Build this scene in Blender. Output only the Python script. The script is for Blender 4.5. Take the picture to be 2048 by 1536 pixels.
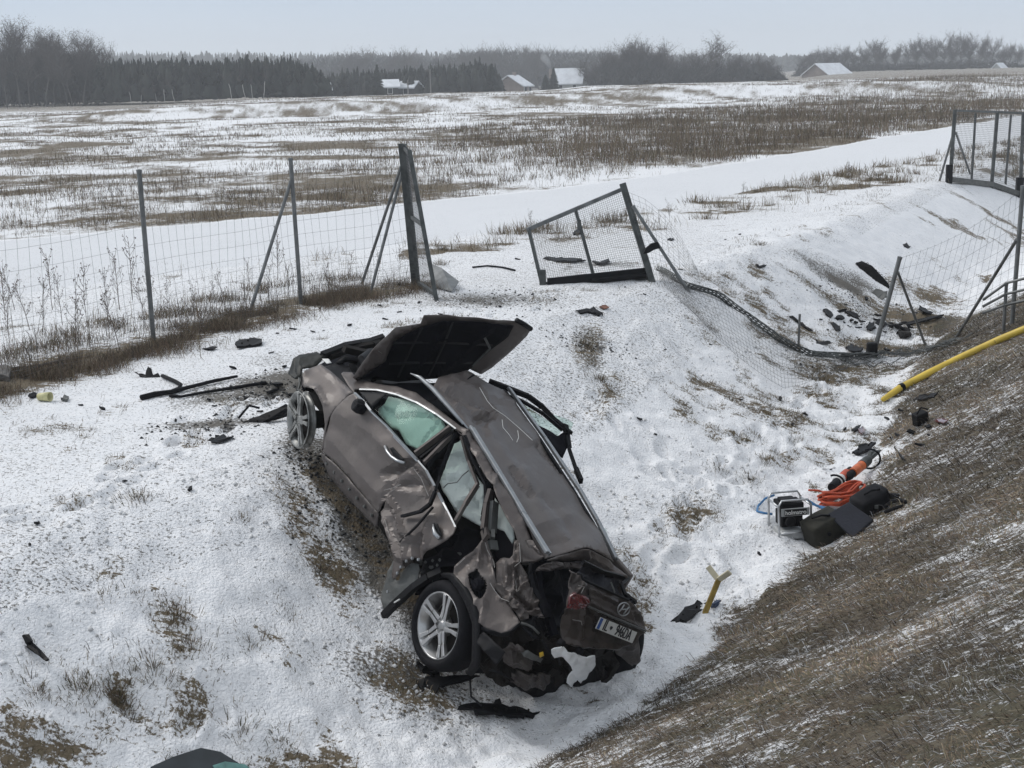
import bpy, bmesh, math, random
import numpy as np
from mathutils import Vector, Matrix
from mathutils.geometry import delaunay_2d_cdt
for o in list(bpy.data.objects): bpy.data.objects.remove(o)
S = bpy.context.scene
COL = S.collection
rng = np.random.default_rng(7)
random.seed(7)
# ------------------------------------------------------------------ camera
F, CX, CY = 2750., 1024., 768.          # focal length in photograph pixels
PITCH, ROLL, CAMZ = math.radians(12.7), math.radians(1.4), 3.15
fw = np.array([0, math.cos(PITCH), -math.sin(PITCH)])
r0 = np.array([1., 0, 0]); u0 = np.cross(r0, fw)
rt = math.cos(ROLL)*r0 - math.sin(ROLL)*u0
up = np.cross(rt, fw)
CAM = np.array([0, 0, CAMZ])
cd = bpy.data.cameras.new('camera'); cam = bpy.data.objects.new('camera', cd); COL.objects.link(cam)
cd.sensor_width = 36; cd.lens = F/2048*36; cd.clip_start = .1; cd.clip_end = 9000
M4 = Matrix.Identity(4)
for i in range(3):
    M4[i][0] = rt[i]; M4[i][1] = up[i]; M4[i][2] = -fw[i]; M4[i][3] = CAM[i]
cam.matrix_world = M4
S.camera = cam
# ------------------------------------------------------------------ world and sun (overcast winter day)
SUN_EL, SUN_AZ = math.radians(42), math.radians(-60)      # azimuth from +Y towards +X
w = bpy.data.worlds.new('World'); S.world = w; w.use_nodes = True
nt = w.node_tree; nt.nodes.clear()
N = nt.nodes.new; L = nt.links.new
out = N('ShaderNodeOutputWorld'); bg = N('ShaderNodeBackground')
sky = N('ShaderNodeTexSky'); sky.sky_type = 'NISHITA'; sky.sun_disc = False
sky.sun_elevation = SUN_EL; sky.sun_rotation = SUN_AZ; sky.air_density = 1.2; sky.dust_density = 4; sky.ozone_density = 2
hs = N('ShaderNodeHueSaturation'); hs.inputs['Saturation'].default_value = .45
L(sky.outputs[0], hs.inputs['Color'])
tc = N('ShaderNodeTexCoord'); sep = N('ShaderNodeSeparateXYZ'); L(tc.outputs['Generated'], sep.inputs[0])
nz = N('ShaderNodeTexNoise'); nz.inputs['Scale'].default_value = 2.2; nz.inputs['Detail'].default_value = 3
mp = N('ShaderNodeMapping'); mp.inputs['Scale'].default_value = (1, 1, 3.5); L(tc.outputs['Generated'], mp.inputs[0]); L(mp.outputs[0], nz.inputs['Vector'])
ma = N('ShaderNodeMath'); ma.operation = 'MULTIPLY_ADD'; ma.inputs[1].default_value = .045; L(nz.outputs['Fac'], ma.inputs[0]); L(sep.outputs['Z'], ma.inputs[2])
cr = N('ShaderNodeValToRGB'); e = cr.color_ramp.elements
e[0].position = .03; e[0].color = (5.6, 6.2, 6.9, 1)
e[1].position = .10; e[1].color = (3.7, 4.7, 6.0, 1)
x = e.new(.5); x.color = (5.3, 5.8, 6.4, 1)
x = e.new(1.); x.color = (6.3, 6.6, 7.0, 1)
L(ma.outputs[0], cr.inputs[0])
mx = N('ShaderNodeMix'); mx.data_type = 'RGBA'; mx.inputs[0].default_value = .88
L(hs.outputs[0], mx.inputs[6]); L(cr.outputs[0], mx.inputs[7])
L(mx.outputs[2], bg.inputs[0]); bg.inputs[1].default_value = .1
L(bg.outputs[0], out.inputs[0])
sl = bpy.data.lights.new('sun', 'SUN'); sl.energy = 1.2; sl.angle = math.radians(25); sl.color = (1, .97, .93)
sun = bpy.data.objects.new('sun', sl); COL.objects.link(sun)
sd = Vector((math.sin(SUN_AZ)*math.cos(SUN_EL), math.cos(SUN_AZ)*math.cos(SUN_EL), math.sin(SUN_EL)))
sun.rotation_euler = (-sd).to_track_quat('-Z', 'Y').to_euler(); sun.location = (0, 0, 60)
V = S.view_settings; V.view_transform = 'Standard'; V.look = 'None'; V.exposure = .42; V.gamma = 1
S.render.engine = 'CYCLES'; S.cycles.transparent_max_bounces = 24; S.cycles.max_bounces = 5; S.cycles.diffuse_bounces = 2; S.cycles.volume_bounces = 1

# ------------------------------------------------------------------ helpers
def proj(P):
    P = np.asarray(P, float)-CAM; d = P@fw
    return np.stack([CX+F*(P@rt)/d, CY-F*(P@up)/d, d], -1)
def ray(px, py):
    px = np.asarray(px, float); py = np.asarray(py, float)
    return fw+rt*((px-CX)/F)[..., None]-up*((py-CY)/F)[..., None]
def sstep(a, b, x):
    t = np.clip((x-a)/(b-a), 0, 1); return t*t*(3-2*t)
_G = np.random.default_rng(3).random((256, 256))
def vnoise(x, y, s, o=0):
    x = np.asarray(x)/s+o*17.31; y = np.asarray(y)/s+o*9.77
    xi = np.floor(x).astype(int); yi = np.floor(y).astype(int); fx = x-xi; fy = y-yi
    fx = fx*fx*(3-2*fx); fy = fy*fy*(3-2*fy)
    g = lambda i, j: _G[(xi+i) & 255, (yi+j) & 255]
    return (g(0, 0)*(1-fx)+g(1, 0)*fx)*(1-fy)+(g(0, 1)*(1-fx)+g(1, 1)*fx)*fy
def fbm(x, y, s, n=4, o=0, per=.55):
    r = 0; a = .5; t = 0
    for i in range(n): r = r+a*vnoise(x, y, s/2**i, o+i); t += a; a *= per
    return r/t
def new_obj(name, me, parent=None):
    o = bpy.data.objects.new(name, me); COL.objects.link(o)
    if parent is not None: o.parent = parent
    return o
def np_mesh(name, Vt, T, mat, smooth=False, col=None, cname='Col'):
    """large triangle / quad mesh from arrays; col: per-vertex rgba"""
    me = bpy.data.meshes.new(name); Vt = np.asarray(Vt, np.float32); T = np.asarray(T, np.int32); k = T.shape[1]
    me.vertices.add(len(Vt)); me.vertices.foreach_set('co', Vt.ravel())
    me.loops.add(T.size); me.loops.foreach_set('vertex_index', T.ravel())
    me.polygons.add(len(T)); me.polygons.foreach_set('loop_start', np.arange(0, T.size, k, dtype=np.int32))
    me.polygons.foreach_set('loop_total', np.full(len(T), k, np.int32))
    if smooth: me.polygons.foreach_set('use_smooth', np.ones(len(T), bool))
    me.update(calc_edges=True)
    if col is not None:
        a = me.color_attributes.new(cname, 'FLOAT_COLOR', 'POINT'); a.data.foreach_set('color', np.asarray(col, np.float32).ravel())
    me.materials.append(mat); return me
class MB:
    """collects shapes, builds ONE mesh object"""
    def __init__(s): s.v = []; s.f = []
    def add(s, v, f):
        n = len(s.v); s.v += [tuple(map(float, p)) for p in v]; s.f += [tuple(i+n for i in q) for q in f]; return s
    def box(s, c, size, R=None):
        c = np.array(c, float); h = np.array(size, float)/2
        p = np.array([[x, y, z] for x in (-1, 1) for y in (-1, 1) for z in (-1, 1)])*h
        if R is not None: p = p@np.asarray(R).T
        return s.add(p+c, [(0, 1, 3, 2), (4, 6, 7, 5), (0, 4, 5, 1), (2, 3, 7, 6), (0, 2, 6, 4), (1, 5, 7, 3)])
    def bar(s, a, b, wd, hg=None, upv=(0, 0, 1), taper=1.):
        a = np.array(a, float); b = np.array(b, float); hg = hg or wd
        d = b-a; d /= np.linalg.norm(d)+1e-9; u = np.array(upv, float)
        if abs(d@u) > .97: u = np.array([1., 0, 0])
        x = np.cross(d, u); x /= np.linalg.norm(x); y = np.cross(x, d)
        p = []
        for e_, k in ((a, 1.), (b, taper)): p += [e_+k*(x*i*wd/2+y*j*hg/2) for i, j in ((-1, -1), (1, -1), (1, 1), (-1, 1))]
        return s.add(p, [(3, 2, 1, 0), (4, 5, 6, 7), (0, 1, 5, 4), (1, 2, 6, 5), (2, 3, 7, 6), (3, 0, 4, 7)])
    def tube(s, pts, r, n=6, cap=True, closed=False):
        pts = np.array(pts, float); m = len(pts); r = np.full(m, r, float) if np.isscalar(r) else np.array(r, float)
        if closed: tg = np.roll(pts, -1, 0)-np.roll(pts, 1, 0)
        else:
            tg = np.gradient(pts, axis=0) if m > 2 else np.repeat([pts[1]-pts[0]], 2, 0)
        tg /= np.linalg.norm(tg, axis=1)[:, None]+1e-9
        u = np.array([0, 0, 1.]) if abs(tg[0][2]) < .9 else np.array([1., 0, 0])
        v = []
        for i in range(m):
            x = np.cross(tg[i], u); x /= np.linalg.norm(x)+1e-9; u = np.cross(x, tg[i])
            for k in range(n):
                a = 2*math.pi*k/n; v.append(pts[i]+r[i]*(math.cos(a)*x+math.sin(a)*u))
        f = []
        for i in range(m if closed else m-1):
            j = (i+1) % m
            for k in range(n): f.append((i*n+k, i*n+(k+1) % n, j*n+(k+1) % n, j*n+k))
        if cap and not closed: f += [tuple(range(n-1, -1, -1)), tuple(range((m-1)*n, m*n))]
        return s.add(v, f)
    def lathe(s, c, ax, prof, n=40, ref=None):
        """prof: list of (radius, offset along axis)"""
        c = np.array(c, float); ax = np.array(ax, float); ax /= np.linalg.norm(ax)
        r_ = np.array(ref if ref is not None else ((0, 0, 1) if abs(ax[2]) < .9 else (1, 0, 0)), float)
        x = r_-ax*(r_@ax); x /= np.linalg.norm(x); y = np.cross(ax, x); v = []; f = []
        for i in range(n):
            a = 2*math.pi*i/n; d = math.cos(a)*x+math.sin(a)*y
            v += [c+d*q[0]+ax*q[1] for q in prof]
        m = len(prof)
        for i in range(n):
            j = (i+1) % n
            for k in range(m-1): f.append((i*m+k, i*m+k+1, j*m+k+1, j*m+k))
        return s.add(v, f)
    def prism(s, pts, off):
        """closed outline (3-D points) extruded by vector off"""
        pts = [np.array(p, float) for p in pts]; n = len(pts); off = np.array(off, float)
        return s.add(pts+[p+off for p in pts], [tuple(range(n-1, -1, -1)), tuple(range(n, 2*n))]+[(i, (i+1) % n, n+(i+1) % n, n+i) for i in range(n)])
    def build(s, name, mat, parent=None, org=None, smooth=False, bevel=0):
        v = np.array(s.v); o = np.zeros(3)
        if org is not None: o = np.array(org, float)
        elif parent is not None and parent.get('_w'): o = np.array(parent['_w'])
        me = bpy.data.meshes.new(name); me.from_pydata([tuple(p) for p in v-o], [], s.f); me.update()
        bm = bmesh.new(); bm.from_mesh(me); bmesh.ops.recalc_face_normals(bm, faces=bm.faces); bm.to_mesh(me); bm.free()
        if smooth: me.polygons.foreach_set('use_smooth', np.ones(len(me.polygons), bool))
        me.materials.append(mat); ob = new_obj(name, me, parent)
        if parent is None: ob.location = o
        elif parent.get('_w'): ob['_w'] = list(o)
        if bevel: m = ob.modifiers.new('bevel', 'BEVEL'); m.width = bevel; m.segments = 2; m.limit_method = 'ANGLE'
        return ob
def tag(o, label=None, cat=None, group=None, kind=None):
    if label: o['label'] = label
    if cat: o['category'] = cat
    if group: o['group'] = group
    if kind: o['kind'] = kind
    return o
def thing(name, label, cat, loc=(0, 0, 0), group=None):
    o = bpy.data.objects.new(name, None); COL.objects.link(o); o.location = loc; o['_w'] = [float(q) for q in loc]
    o.empty_display_size = .1
    return tag(o, label, cat, group)
def copy_tree(o, parent=None):
    c = o.copy(); COL.objects.link(c); c.parent = parent
    for ch in o.children: copy_tree(ch, c)
    return c
# ------------------------------------------------------------------ materials
MATS = {}
def mat(name, col, rough=.7, metal=0, var=.15, scale=12, coat=0, spec=.4, bump=0, bscale=60, attr=None, col2=None, sheen=0, trans=None):
    if name in MATS: return MATS[name]
    m = bpy.data.materials.new(name); m.use_nodes = True; t = m.node_tree; b = t.nodes['Principled BSDF']; MATS[name] = m
    N = t.nodes.new; L = t.links.new
    b.inputs['Roughness'].default_value = rough; b.inputs['Metallic'].default_value = metal
    b.inputs['Coat Weight'].default_value = coat; b.inputs['Coat Roughness'].default_value = .12
    b.inputs['Specular IOR Level'].default_value = spec
    co = N('ShaderNodeTexCoord'); n = N('ShaderNodeTexNoise'); n.inputs['Scale'].default_value = scale; n.inputs['Detail'].default_value = 5
    L(co.outputs['Object'], n.inputs['Vector'])
    r = N('ShaderNodeValToRGB'); c2 = col2 or tuple(min(1, q*(1+var)) for q in col); c1 = tuple(q*(1-var) for q in col) if not col2 else col
    r.color_ramp.elements[0].position = .35; r.color_ramp.elements[1].position = .65
    r.color_ramp.elements[0].color = (*c1, 1); r.color_ramp.elements[1].color = (*c2, 1)
    L(n.outputs['Fac'], r.inputs[0]); src = r.outputs[0]
    if attr:
        a = N('ShaderNodeVertexColor'); a.layer_name = attr; mm = N('ShaderNodeMix'); mm.data_type = 'RGBA'; mm.blend_type = 'MULTIPLY'; mm.inputs[0].default_value = 1
        L(a.outputs[0], mm.inputs[6]); L(src, mm.inputs[7]); src = mm.outputs[2]
    L(src, b.inputs['Base Color'])
    if bump:
        n2 = N('ShaderNodeTexNoise'); n2.inputs['Scale'].default_value = bscale; n2.inputs['Detail'].default_value = 4
        L(co.outputs['Object'], n2.inputs['Vector'])
        bp = N('ShaderNodeBump'); bp.inputs['Strength'].default_value = bump; bp.inputs['Distance'].default_value = .01
        L(n2.outputs['Fac'], bp.inputs['Height']); L(bp.outputs[0], b.inputs['Normal'])
    return m
# ------------------------------------------------------------------ terrain
AX = np.array([(-40, -48), (-7.5, -2), (-3.6, 4.3), (-.8, 7.9), (.05, 8.95), (.75, 9.8), (1.3, 10.6), (2.1, 11.9), (2.9, 13.3), (3.9, 15.5), (4.75, 18), (5.75, 20.9), (7.3, 23.7), (9.6, 27.9), (13.5, 35), (30, 65), (90, 175), (200, 375)], float)
def ditch(x, y):
    """signed distance to the ditch line (+ = motorway side)"""
    x = np.asarray(x, float); y = np.asarray(y, float)
    best = np.full(x.shape, 1e9); sg = np.ones(x.shape)
    for a, b in zip(AX[:-1], AX[1:]):
        d = b-a; l = np.hypot(*d); d = d/l
        t = np.clip((x-a[0])*d[0]+(y-a[1])*d[1], 0, l)
        ex = x-(a[0]+d[0]*t); ey = y-(a[1]+d[1]*t); q = np.hypot(ex, ey); c = ex*d[1]-ey*d[0]
        m = q < best; best = np.where(m, q, best); sg = np.where(m, np.sign(c), sg)
    return best*np.where(sg == 0, 1, sg)
DEP = 1.42
def H0(x, y):
    x = np.asarray(x, float); y = np.asarray(y, float)
    s = ditch(x, y)
    wd = np.interp(y, [4, 8.6, 11.7, 14.3, 17.8, 20.5, 24, 32], [2.6, 2.9, 3.6, 4.1, 4.2, 3.5, 3.0, 2.8])
    u = np.clip((-s-.12)/wd, 0, 1)
    left = -DEP*(1-(.55*u*u*(3-2*u)+.45*np.minimum(1, u*1.08)))
    q = s-.22
    right = -DEP+.56*np.where(q > 0, np.sqrt(q*q+.02)-.14, 0)
    right = np.minimum(right, 1.62+.02*np.maximum(0, s-6))
    z = np.where(s < 0, left, right)
    # far land
    az = x/np.maximum(np.abs(y), 1e-3)
    yb = 128+6*np.sin(x*.05)
    berm = sstep(yb, yb+9, y)*1.0*sstep(-55, -22, x)*sstep(60, 30, x) + sstep(118, 165, y)*1.5*sstep(2, 22, x)*sstep(-1, 5, y-50)
    berm = np.where(y > 60, np.minimum(berm, 1.5), 0)
    z = z+berm*(1-.9*sstep(165, 260, y)*sstep(.24, .14, az)) - 2.2*sstep(170, 330, y)*sstep(.26, .12, az)*sstep(-.2, -.1, az)
    return z
# boot prints of the rescuers: ditch floor, both ways up the bank, round the car
_rp = np.random.default_rng(31); PRINTS = []
for a0, b0, n0 in (((1.0, 10.9), (1.9, 13.6), 16), ((1.9, 13.6), (5.0, 20.2), 26), ((1.9, 13.6), (.9, 15.2), 10), ((-1.6, 15.5), (.8, 20.3), 20), ((-3.2, 11.2), (-2.4, 14.6), 14), ((-4.2, 8.8), (-3.0, 11.4), 12), ((-2.4, 8.6), (-1.9, 7.6), 4)):
    for k in range(n0):
        t = (k+.5)/n0; d = np.array(b0)-np.array(a0); d = d/np.hypot(*d); p = np.array(a0)*(1-t)+np.array(b0)*t+np.array([d[1], -d[0]])*((k % 2)-.5)*.26+_rp.normal(0, .13, 2); an_ = math.atan2(d[1], d[0])+_rp.normal(0, .35); PRINTS.append((p[0], p[1], math.cos(an_), math.sin(an_)))
def H(x, y, fine=True):
    x = np.asarray(x, float); y = np.asarray(y, float)
    z = H0(x, y); s = ditch(x, y); r = np.hypot(x, y)
    near = sstep(60, 20, r)
    z = z+(fbm(x, y, 6, 3, 1)-.5)*.16*sstep(0, 3, np.abs(s)+.5)
    bank = sstep(-4.6, -3, s)*sstep(.6, -.2, s); bot = sstep(1.3, .2, np.abs(s+.1))
    if fine:
        z = z+near*((fbm(x, y, .9, 3, 4)-.5)*(.05+.12*bank+.10*bot)+(fbm(x, y, .22, 3, 8)-.5)*(.02+.065*bank+.085*bot+.03*(s > .5)))
        z = z+near*sstep(.2, .8, s)*(np.abs(fbm(x*.8+y*.3, y, .35, 2, 12)-.5))*.10
        for (cx, cy, ca, sa_) in PRINTS:
            if z.ndim == 0: break
            m = (np.abs(x-cx) < .3) & (np.abs(y-cy) < .3)
            if not m.any(): continue
            dx = x[m]-cx; dy = y[m]-cy; u = (dx*ca+dy*sa_)/.15; v = (-dx*sa_+dy*ca)/.065; q2 = u*u+v*v
            z[m] += -.05*np.exp(-q2*q2)+.018*np.exp(-(np.sqrt(q2)-1.45)**2*7)
    z = z+sstep(45, 90, r)*(fbm(x, y, 9, 4, 15)-.5)*.35*sstep(20, 60, y)
    # soil and snow pushed up where the car ploughed in
    z = z-.10*np.exp(-(((x+1.35)/.45)**2+((y-10.6)/1.3)**2))
    return z
# height table for quick look-ups near the camera
_hx0, _hy0, _hs = -34., -4., .08
_HX, _HY = np.meshgrid(np.arange(_hx0, 34, _hs), np.arange(_hy0, 62, _hs)); _HT = H(_HX, _HY)
def hq(x, y):
    x = np.asarray(x, float); y = np.asarray(y, float); i = (x-_hx0)/_hs; j = (y-_hy0)/_hs
    ok = (i >= 0) & (j >= 0) & (i < _HT.shape[1]-2) & (j < _HT.shape[0]-2)
    ii = np.where(ok, i, 0).astype(int); jj = np.where(ok, j, 0).astype(int); fx = np.where(ok, i-ii, 0); fy = np.where(ok, j-jj, 0)
    z = (_HT[jj, ii]*(1-fx)+_HT[jj, ii+1]*fx)*(1-fy)+(_HT[jj+1, ii]*(1-fx)+_HT[jj+1, ii+1]*fx)*fy
    if not np.all(ok): z = np.where(ok, z, H(x, y))
    return z
_T = np.geomspace(3, 60, 520)
def hit(px, py, dz=0.):
    """point of the terrain seen at a photograph pixel"""
    v = ray(px, py); P = CAM+v*_T[:, None]; below = P[:, 2]-hq(P[:, 0], P[:, 1])-dz < 0
    if not below.any(): k = len(_T)-1
    else: k = max(1, int(np.argmax(below)))
    t = np.linspace(_T[k-1], _T[k], 24); P = CAM+v*t[:, None]; f = P[:, 2]-hq(P[:, 0], P[:, 1])-dz < 0
    p = P[int(np.argmax(f))] if f.any() else P[-1]; return np.array([p[0], p[1], float(hq(p[0], p[1]))])
def gz(x, y): return float(hq(x, y))
# --- cover masks (1 = no snow) worked out in ground coordinates
def pl(y_or_x, pts): return np.interp(y_or_x, *zip(*pts))
ROAD_LO = [(-60, -15), (-7.9, 21.1), (-6.0, 23), (-3.8, 24.8), (-1.35, 27.2), (.9, 29.3), (3.3, 32.2), (8.4, 39.6), (15.9, 50.4), (40, 85), (120, 190)]
ROAD_HI = [(-60, -7), (-10.7, 28.9), (-8, 30.8), (-4.9, 32.8), (-1.5, 35.9), (1.2, 38.2), (4.4, 42.9), (8.3, 47.6), (14, 56.8), (22.1, 70.4), (40, 96), (120, 202)]
VERGE = [(-60, -19), (-7, 18.5), (-3.2, 21.5), (-1.1, 25.0), (.4, 25.3), (2.9, 27.6), (5.4, 30.4), (8.7, 34.8), (12, 38), (40, 78), (120, 183)]
FENCE = np.array([(-9.6, 7.6), (-4.42, 16.75), (-3.0, 19.55), (-1.47, 20.95)])
def fdist(x, y):
    best = np.full(np.shape(x), 1e9)
    for a, b in zip(FENCE[:-1], FENCE[1:]):
        d = b-a; l = np.hypot(*d); d = d/l; t = np.clip((x-a[0])*d[0]+(y-a[1])*d[1], 0, l)
        best = np.minimum(best, np.hypot(x-a[0]-d[0]*t, y-a[1]-d[1]*t))
    return best
def blob(x, y, px, py, rx, ry, ang=0):
    c = hitc(px, py); a = math.radians(ang); dx = x-c[0]; dy = y-c[1]
    u = (dx*math.cos(a)+dy*math.sin(a))/rx; v = (-dx*math.sin(a)+dy*math.cos(a))/ry
    return np.exp(-(u*u+v*v))
_hc = {}
def hitc(px, py):
    if (px, py) not in _hc: _hc[(px, py)] = hit(px, py)
    return _hc[(px, py)]
def cover(x, y):
    """dead-grass cover 0..1"""
    s = ditch(x, y); lo = pl(x, ROAD_LO); hi = pl(x, ROAD_HI); ve = pl(x, VERGE)
    n1 = fbm(x, y, 1.6, 4, 21); n2 = fbm(x, y, 5, 4, 25)
    c = np.zeros(np.shape(x))
    bank = sstep(-4.2, -2.6, s)*(s < .3)
    n3 = fbm(x, y, .55, 4, 33)
    c = np.maximum(c, bank*sstep(.50, .70, n1*.5+n3*.5)*.62)
    c = np.maximum(c, sstep(.62, .74, n3)*.42*(y < lo))                              # loose tufts on the level
    slope = sstep(.15, .55, s+(n3-.5)*.6)
    c = np.where(s > 0, np.maximum(c, slope*(.66+.4*(n1-.5)+.5*(n3-.5))), c)
    c = np.where((s > 0) & (y > 22.5), c*(1-.75*sstep(22.5, 26, y)), c)
    verge = (y > ve) & (y < lo) & (x > -2)
    c = np.where(verge, np.maximum(c, np.clip(.26+(n1-.5)*1.8+(n3-.5)*1.6, .02, .75)), c)
    fd = fdist(x, y); ins = (y < lo+.2)
    c = np.where(ins, np.maximum(c, .78*np.exp(-(fd/.75)**2)*(.45+1.1*n1)), c)
    fr = sstep(0, .5, y-hi)
    nf_ = fbm(x, y, 4.5, 6, 29, .74)
    field = fr*np.clip(.42+(nf_-.5)*2.4+(n2-.5)*.9, .05, .8)
    tall = fr*sstep(-2, 7, x)*sstep(1.2, 4, y-hi)*np.clip(.62+(nf_-.5)*1.8, 0, 1)*sstep(118, 80, y)
    c = np.where(y > hi, np.maximum(field, tall*.9), c)
    bermc = sstep(126, 131, y)*sstep(175, 150, y)
    c = np.where(bermc > .1, np.clip(.45+(fbm(x+y*.6, y*.6, 3.2, 5, 40, .72)-.5)*2.0, .05, .8), c)
    far = sstep(165, 190, y); c = c*(1-far)+far*.62
    for (px, py, rx, ry, an, k) in [(600, 1020, .3, .8, 30, .62), (660, 1130, .25, .7, 25, .62), (350, 1250, .2, .4, 20, .62), (1180, 700, .22, 1.4, -8, .62), (1215, 790, .2, 1.0, -14, .55),
                                    (1380, 1030, .3, .9, -25, .6), (640, 960, .25, .5, 20, .6), (720, 1060, .2, 1.3, 32, .7), (820, 1380, .5, .4, 20, .6), (380, 1420, .2, .3, 0, .6), (1420, 560, .5, .3, 0, .5),
                                    (1650, 590, .7, .35, -10, .75), (1860, 600, 1.0, .8, 10, .85), (1700, 740, 1.2, .5, 20, .75), (1830, 640, 1.3, .6, 20, .9), (1800, 700, 1.3, .5, 20, .95), (1900, 660, 1.0, .8, 30, .9), (1660, 760, .9, .35, 30, .8), (1560, 800, .6, .25, 30, .5), (240, 1390, .12, .15, 0, .6), (1420, 680, .2, .3, 0, .5)]:
        c = np.maximum(c, k*blob(x, y, px, py, rx, ry, an)*(.45+1.1*n3))
    return np.clip(c, 0, 1)
def dirt(x, y):
    """soil, grit and soot thrown over the snow, with contact shade beside the car"""
    n = fbm(x, y, .5, 5, 51); d = np.zeros(np.shape(x))
    for (px, py, rx, ry, an, k) in [(545, 780, 1.1, .9, 20, 1.15), (590, 760, .7, .6, 0, 1.1), (1690, 570, .8, .5, 0, 1.0), (1640, 540, .8, .4, 0, .7), (1760, 640, 1.2, .6, 0, .6), (420, 850, .8, .22, 15, .85), (600, 900, .35, .5, 0, .95), (640, 930, .3, 1.0, 30, 1.15), (700, 1010, .28, 1.3, 32, 1.25), (745, 1100, .28, 1.1, 32, 1.2), (625, 900, .35, .4, 0, 1.2), (980, 600, 1.6, .8, 0, .75), (1200, 530, 1.2, .8, 0, .55),  # wet soil strips beside the car, darkened further as its contact shade
                                    (700, 720, 1.5, .9, 0, .6), (1180, 690, .35, 1.3, -8, .8), (820, 1360, .6, .35, 20, .8), (900, 1400, .8, .4, 20, .6), (1480, 600, 1.5, .8, 0, .35), (1700, 560, .9, .7, 0, .7), (1250, 640, 1.5, .6, 0, .35)]:
        d = np.maximum(d, k*blob(x, y, px, py, rx, ry, an)*(.35+1.3*n))
    lo = pl(x, ROAD_LO); s = ditch(x, y)
    d = np.maximum(d, (.16+.32*fbm(x, y, 2.2, 4, 57))*(y < lo)*(s < -2.3))
    d = np.maximum(d, (y > lo)*(y < pl(x, ROAD_HI)+1.)*(.02+.26*fbm(x*.6, y, 1.5, 5, 59, .7)))
    d = np.maximum(d, .30*sstep(-3.6, -1.5, s)*(s < .4)*n)
    return np.clip(d, 0, 1)
# --- one ground sheet, finer towards the camera
an = np.concatenate([np.linspace(-180, -60, 30, endpoint=False), np.linspace(-60, -26, 60, endpoint=False), np.linspace(-26, 27, 470, endpoint=False), np.linspace(27, 60, 60, endpoint=False), np.linspace(60, 180, 31)])
an = np.radians(an)
rr = np.concatenate([np.linspace(.3, 6.0, 24, endpoint=False), np.geomspace(6.0, 40, 440, endpoint=False), np.geomspace(40, 300, 170, endpoint=False), np.geomspace(300, 1500, 30)])
A_, R_ = np.meshgrid(an, rr); GX = R_*np.sin(A_); GY = R_*np.cos(A_)
GZ = H(GX, GY)
na, nr = len(an), len(rr)
Vt = np.stack([GX.ravel(), GY.ravel(), GZ.ravel()], 1)
idx = np.arange(na*nr).reshape(nr, na)
Q = np.stack([idx[:-1, :-1].ravel(), idx[:-1, 1:].ravel(), idx[1:, 1:].ravel(), idx[1:, :-1].ravel()], 1)
cv = cover(GX.ravel(), GY.ravel()); dv = dirt(GX.ravel(), GY.ravel())
roadm = ((GY > pl(GX, ROAD_LO)) & (GY < pl(GX, ROAD_HI))).ravel()*1.
sv = ditch(GX, GY).ravel(); slo = sstep(.1, .7, sv)
fieldm = np.clip(sstep(0, 2, GY.ravel()-pl(GX.ravel(), VERGE))+.75*(sv < 0)+.25, 0, 1)
gcol = np.stack([cv, dv, roadm, fieldm], 1)
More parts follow.
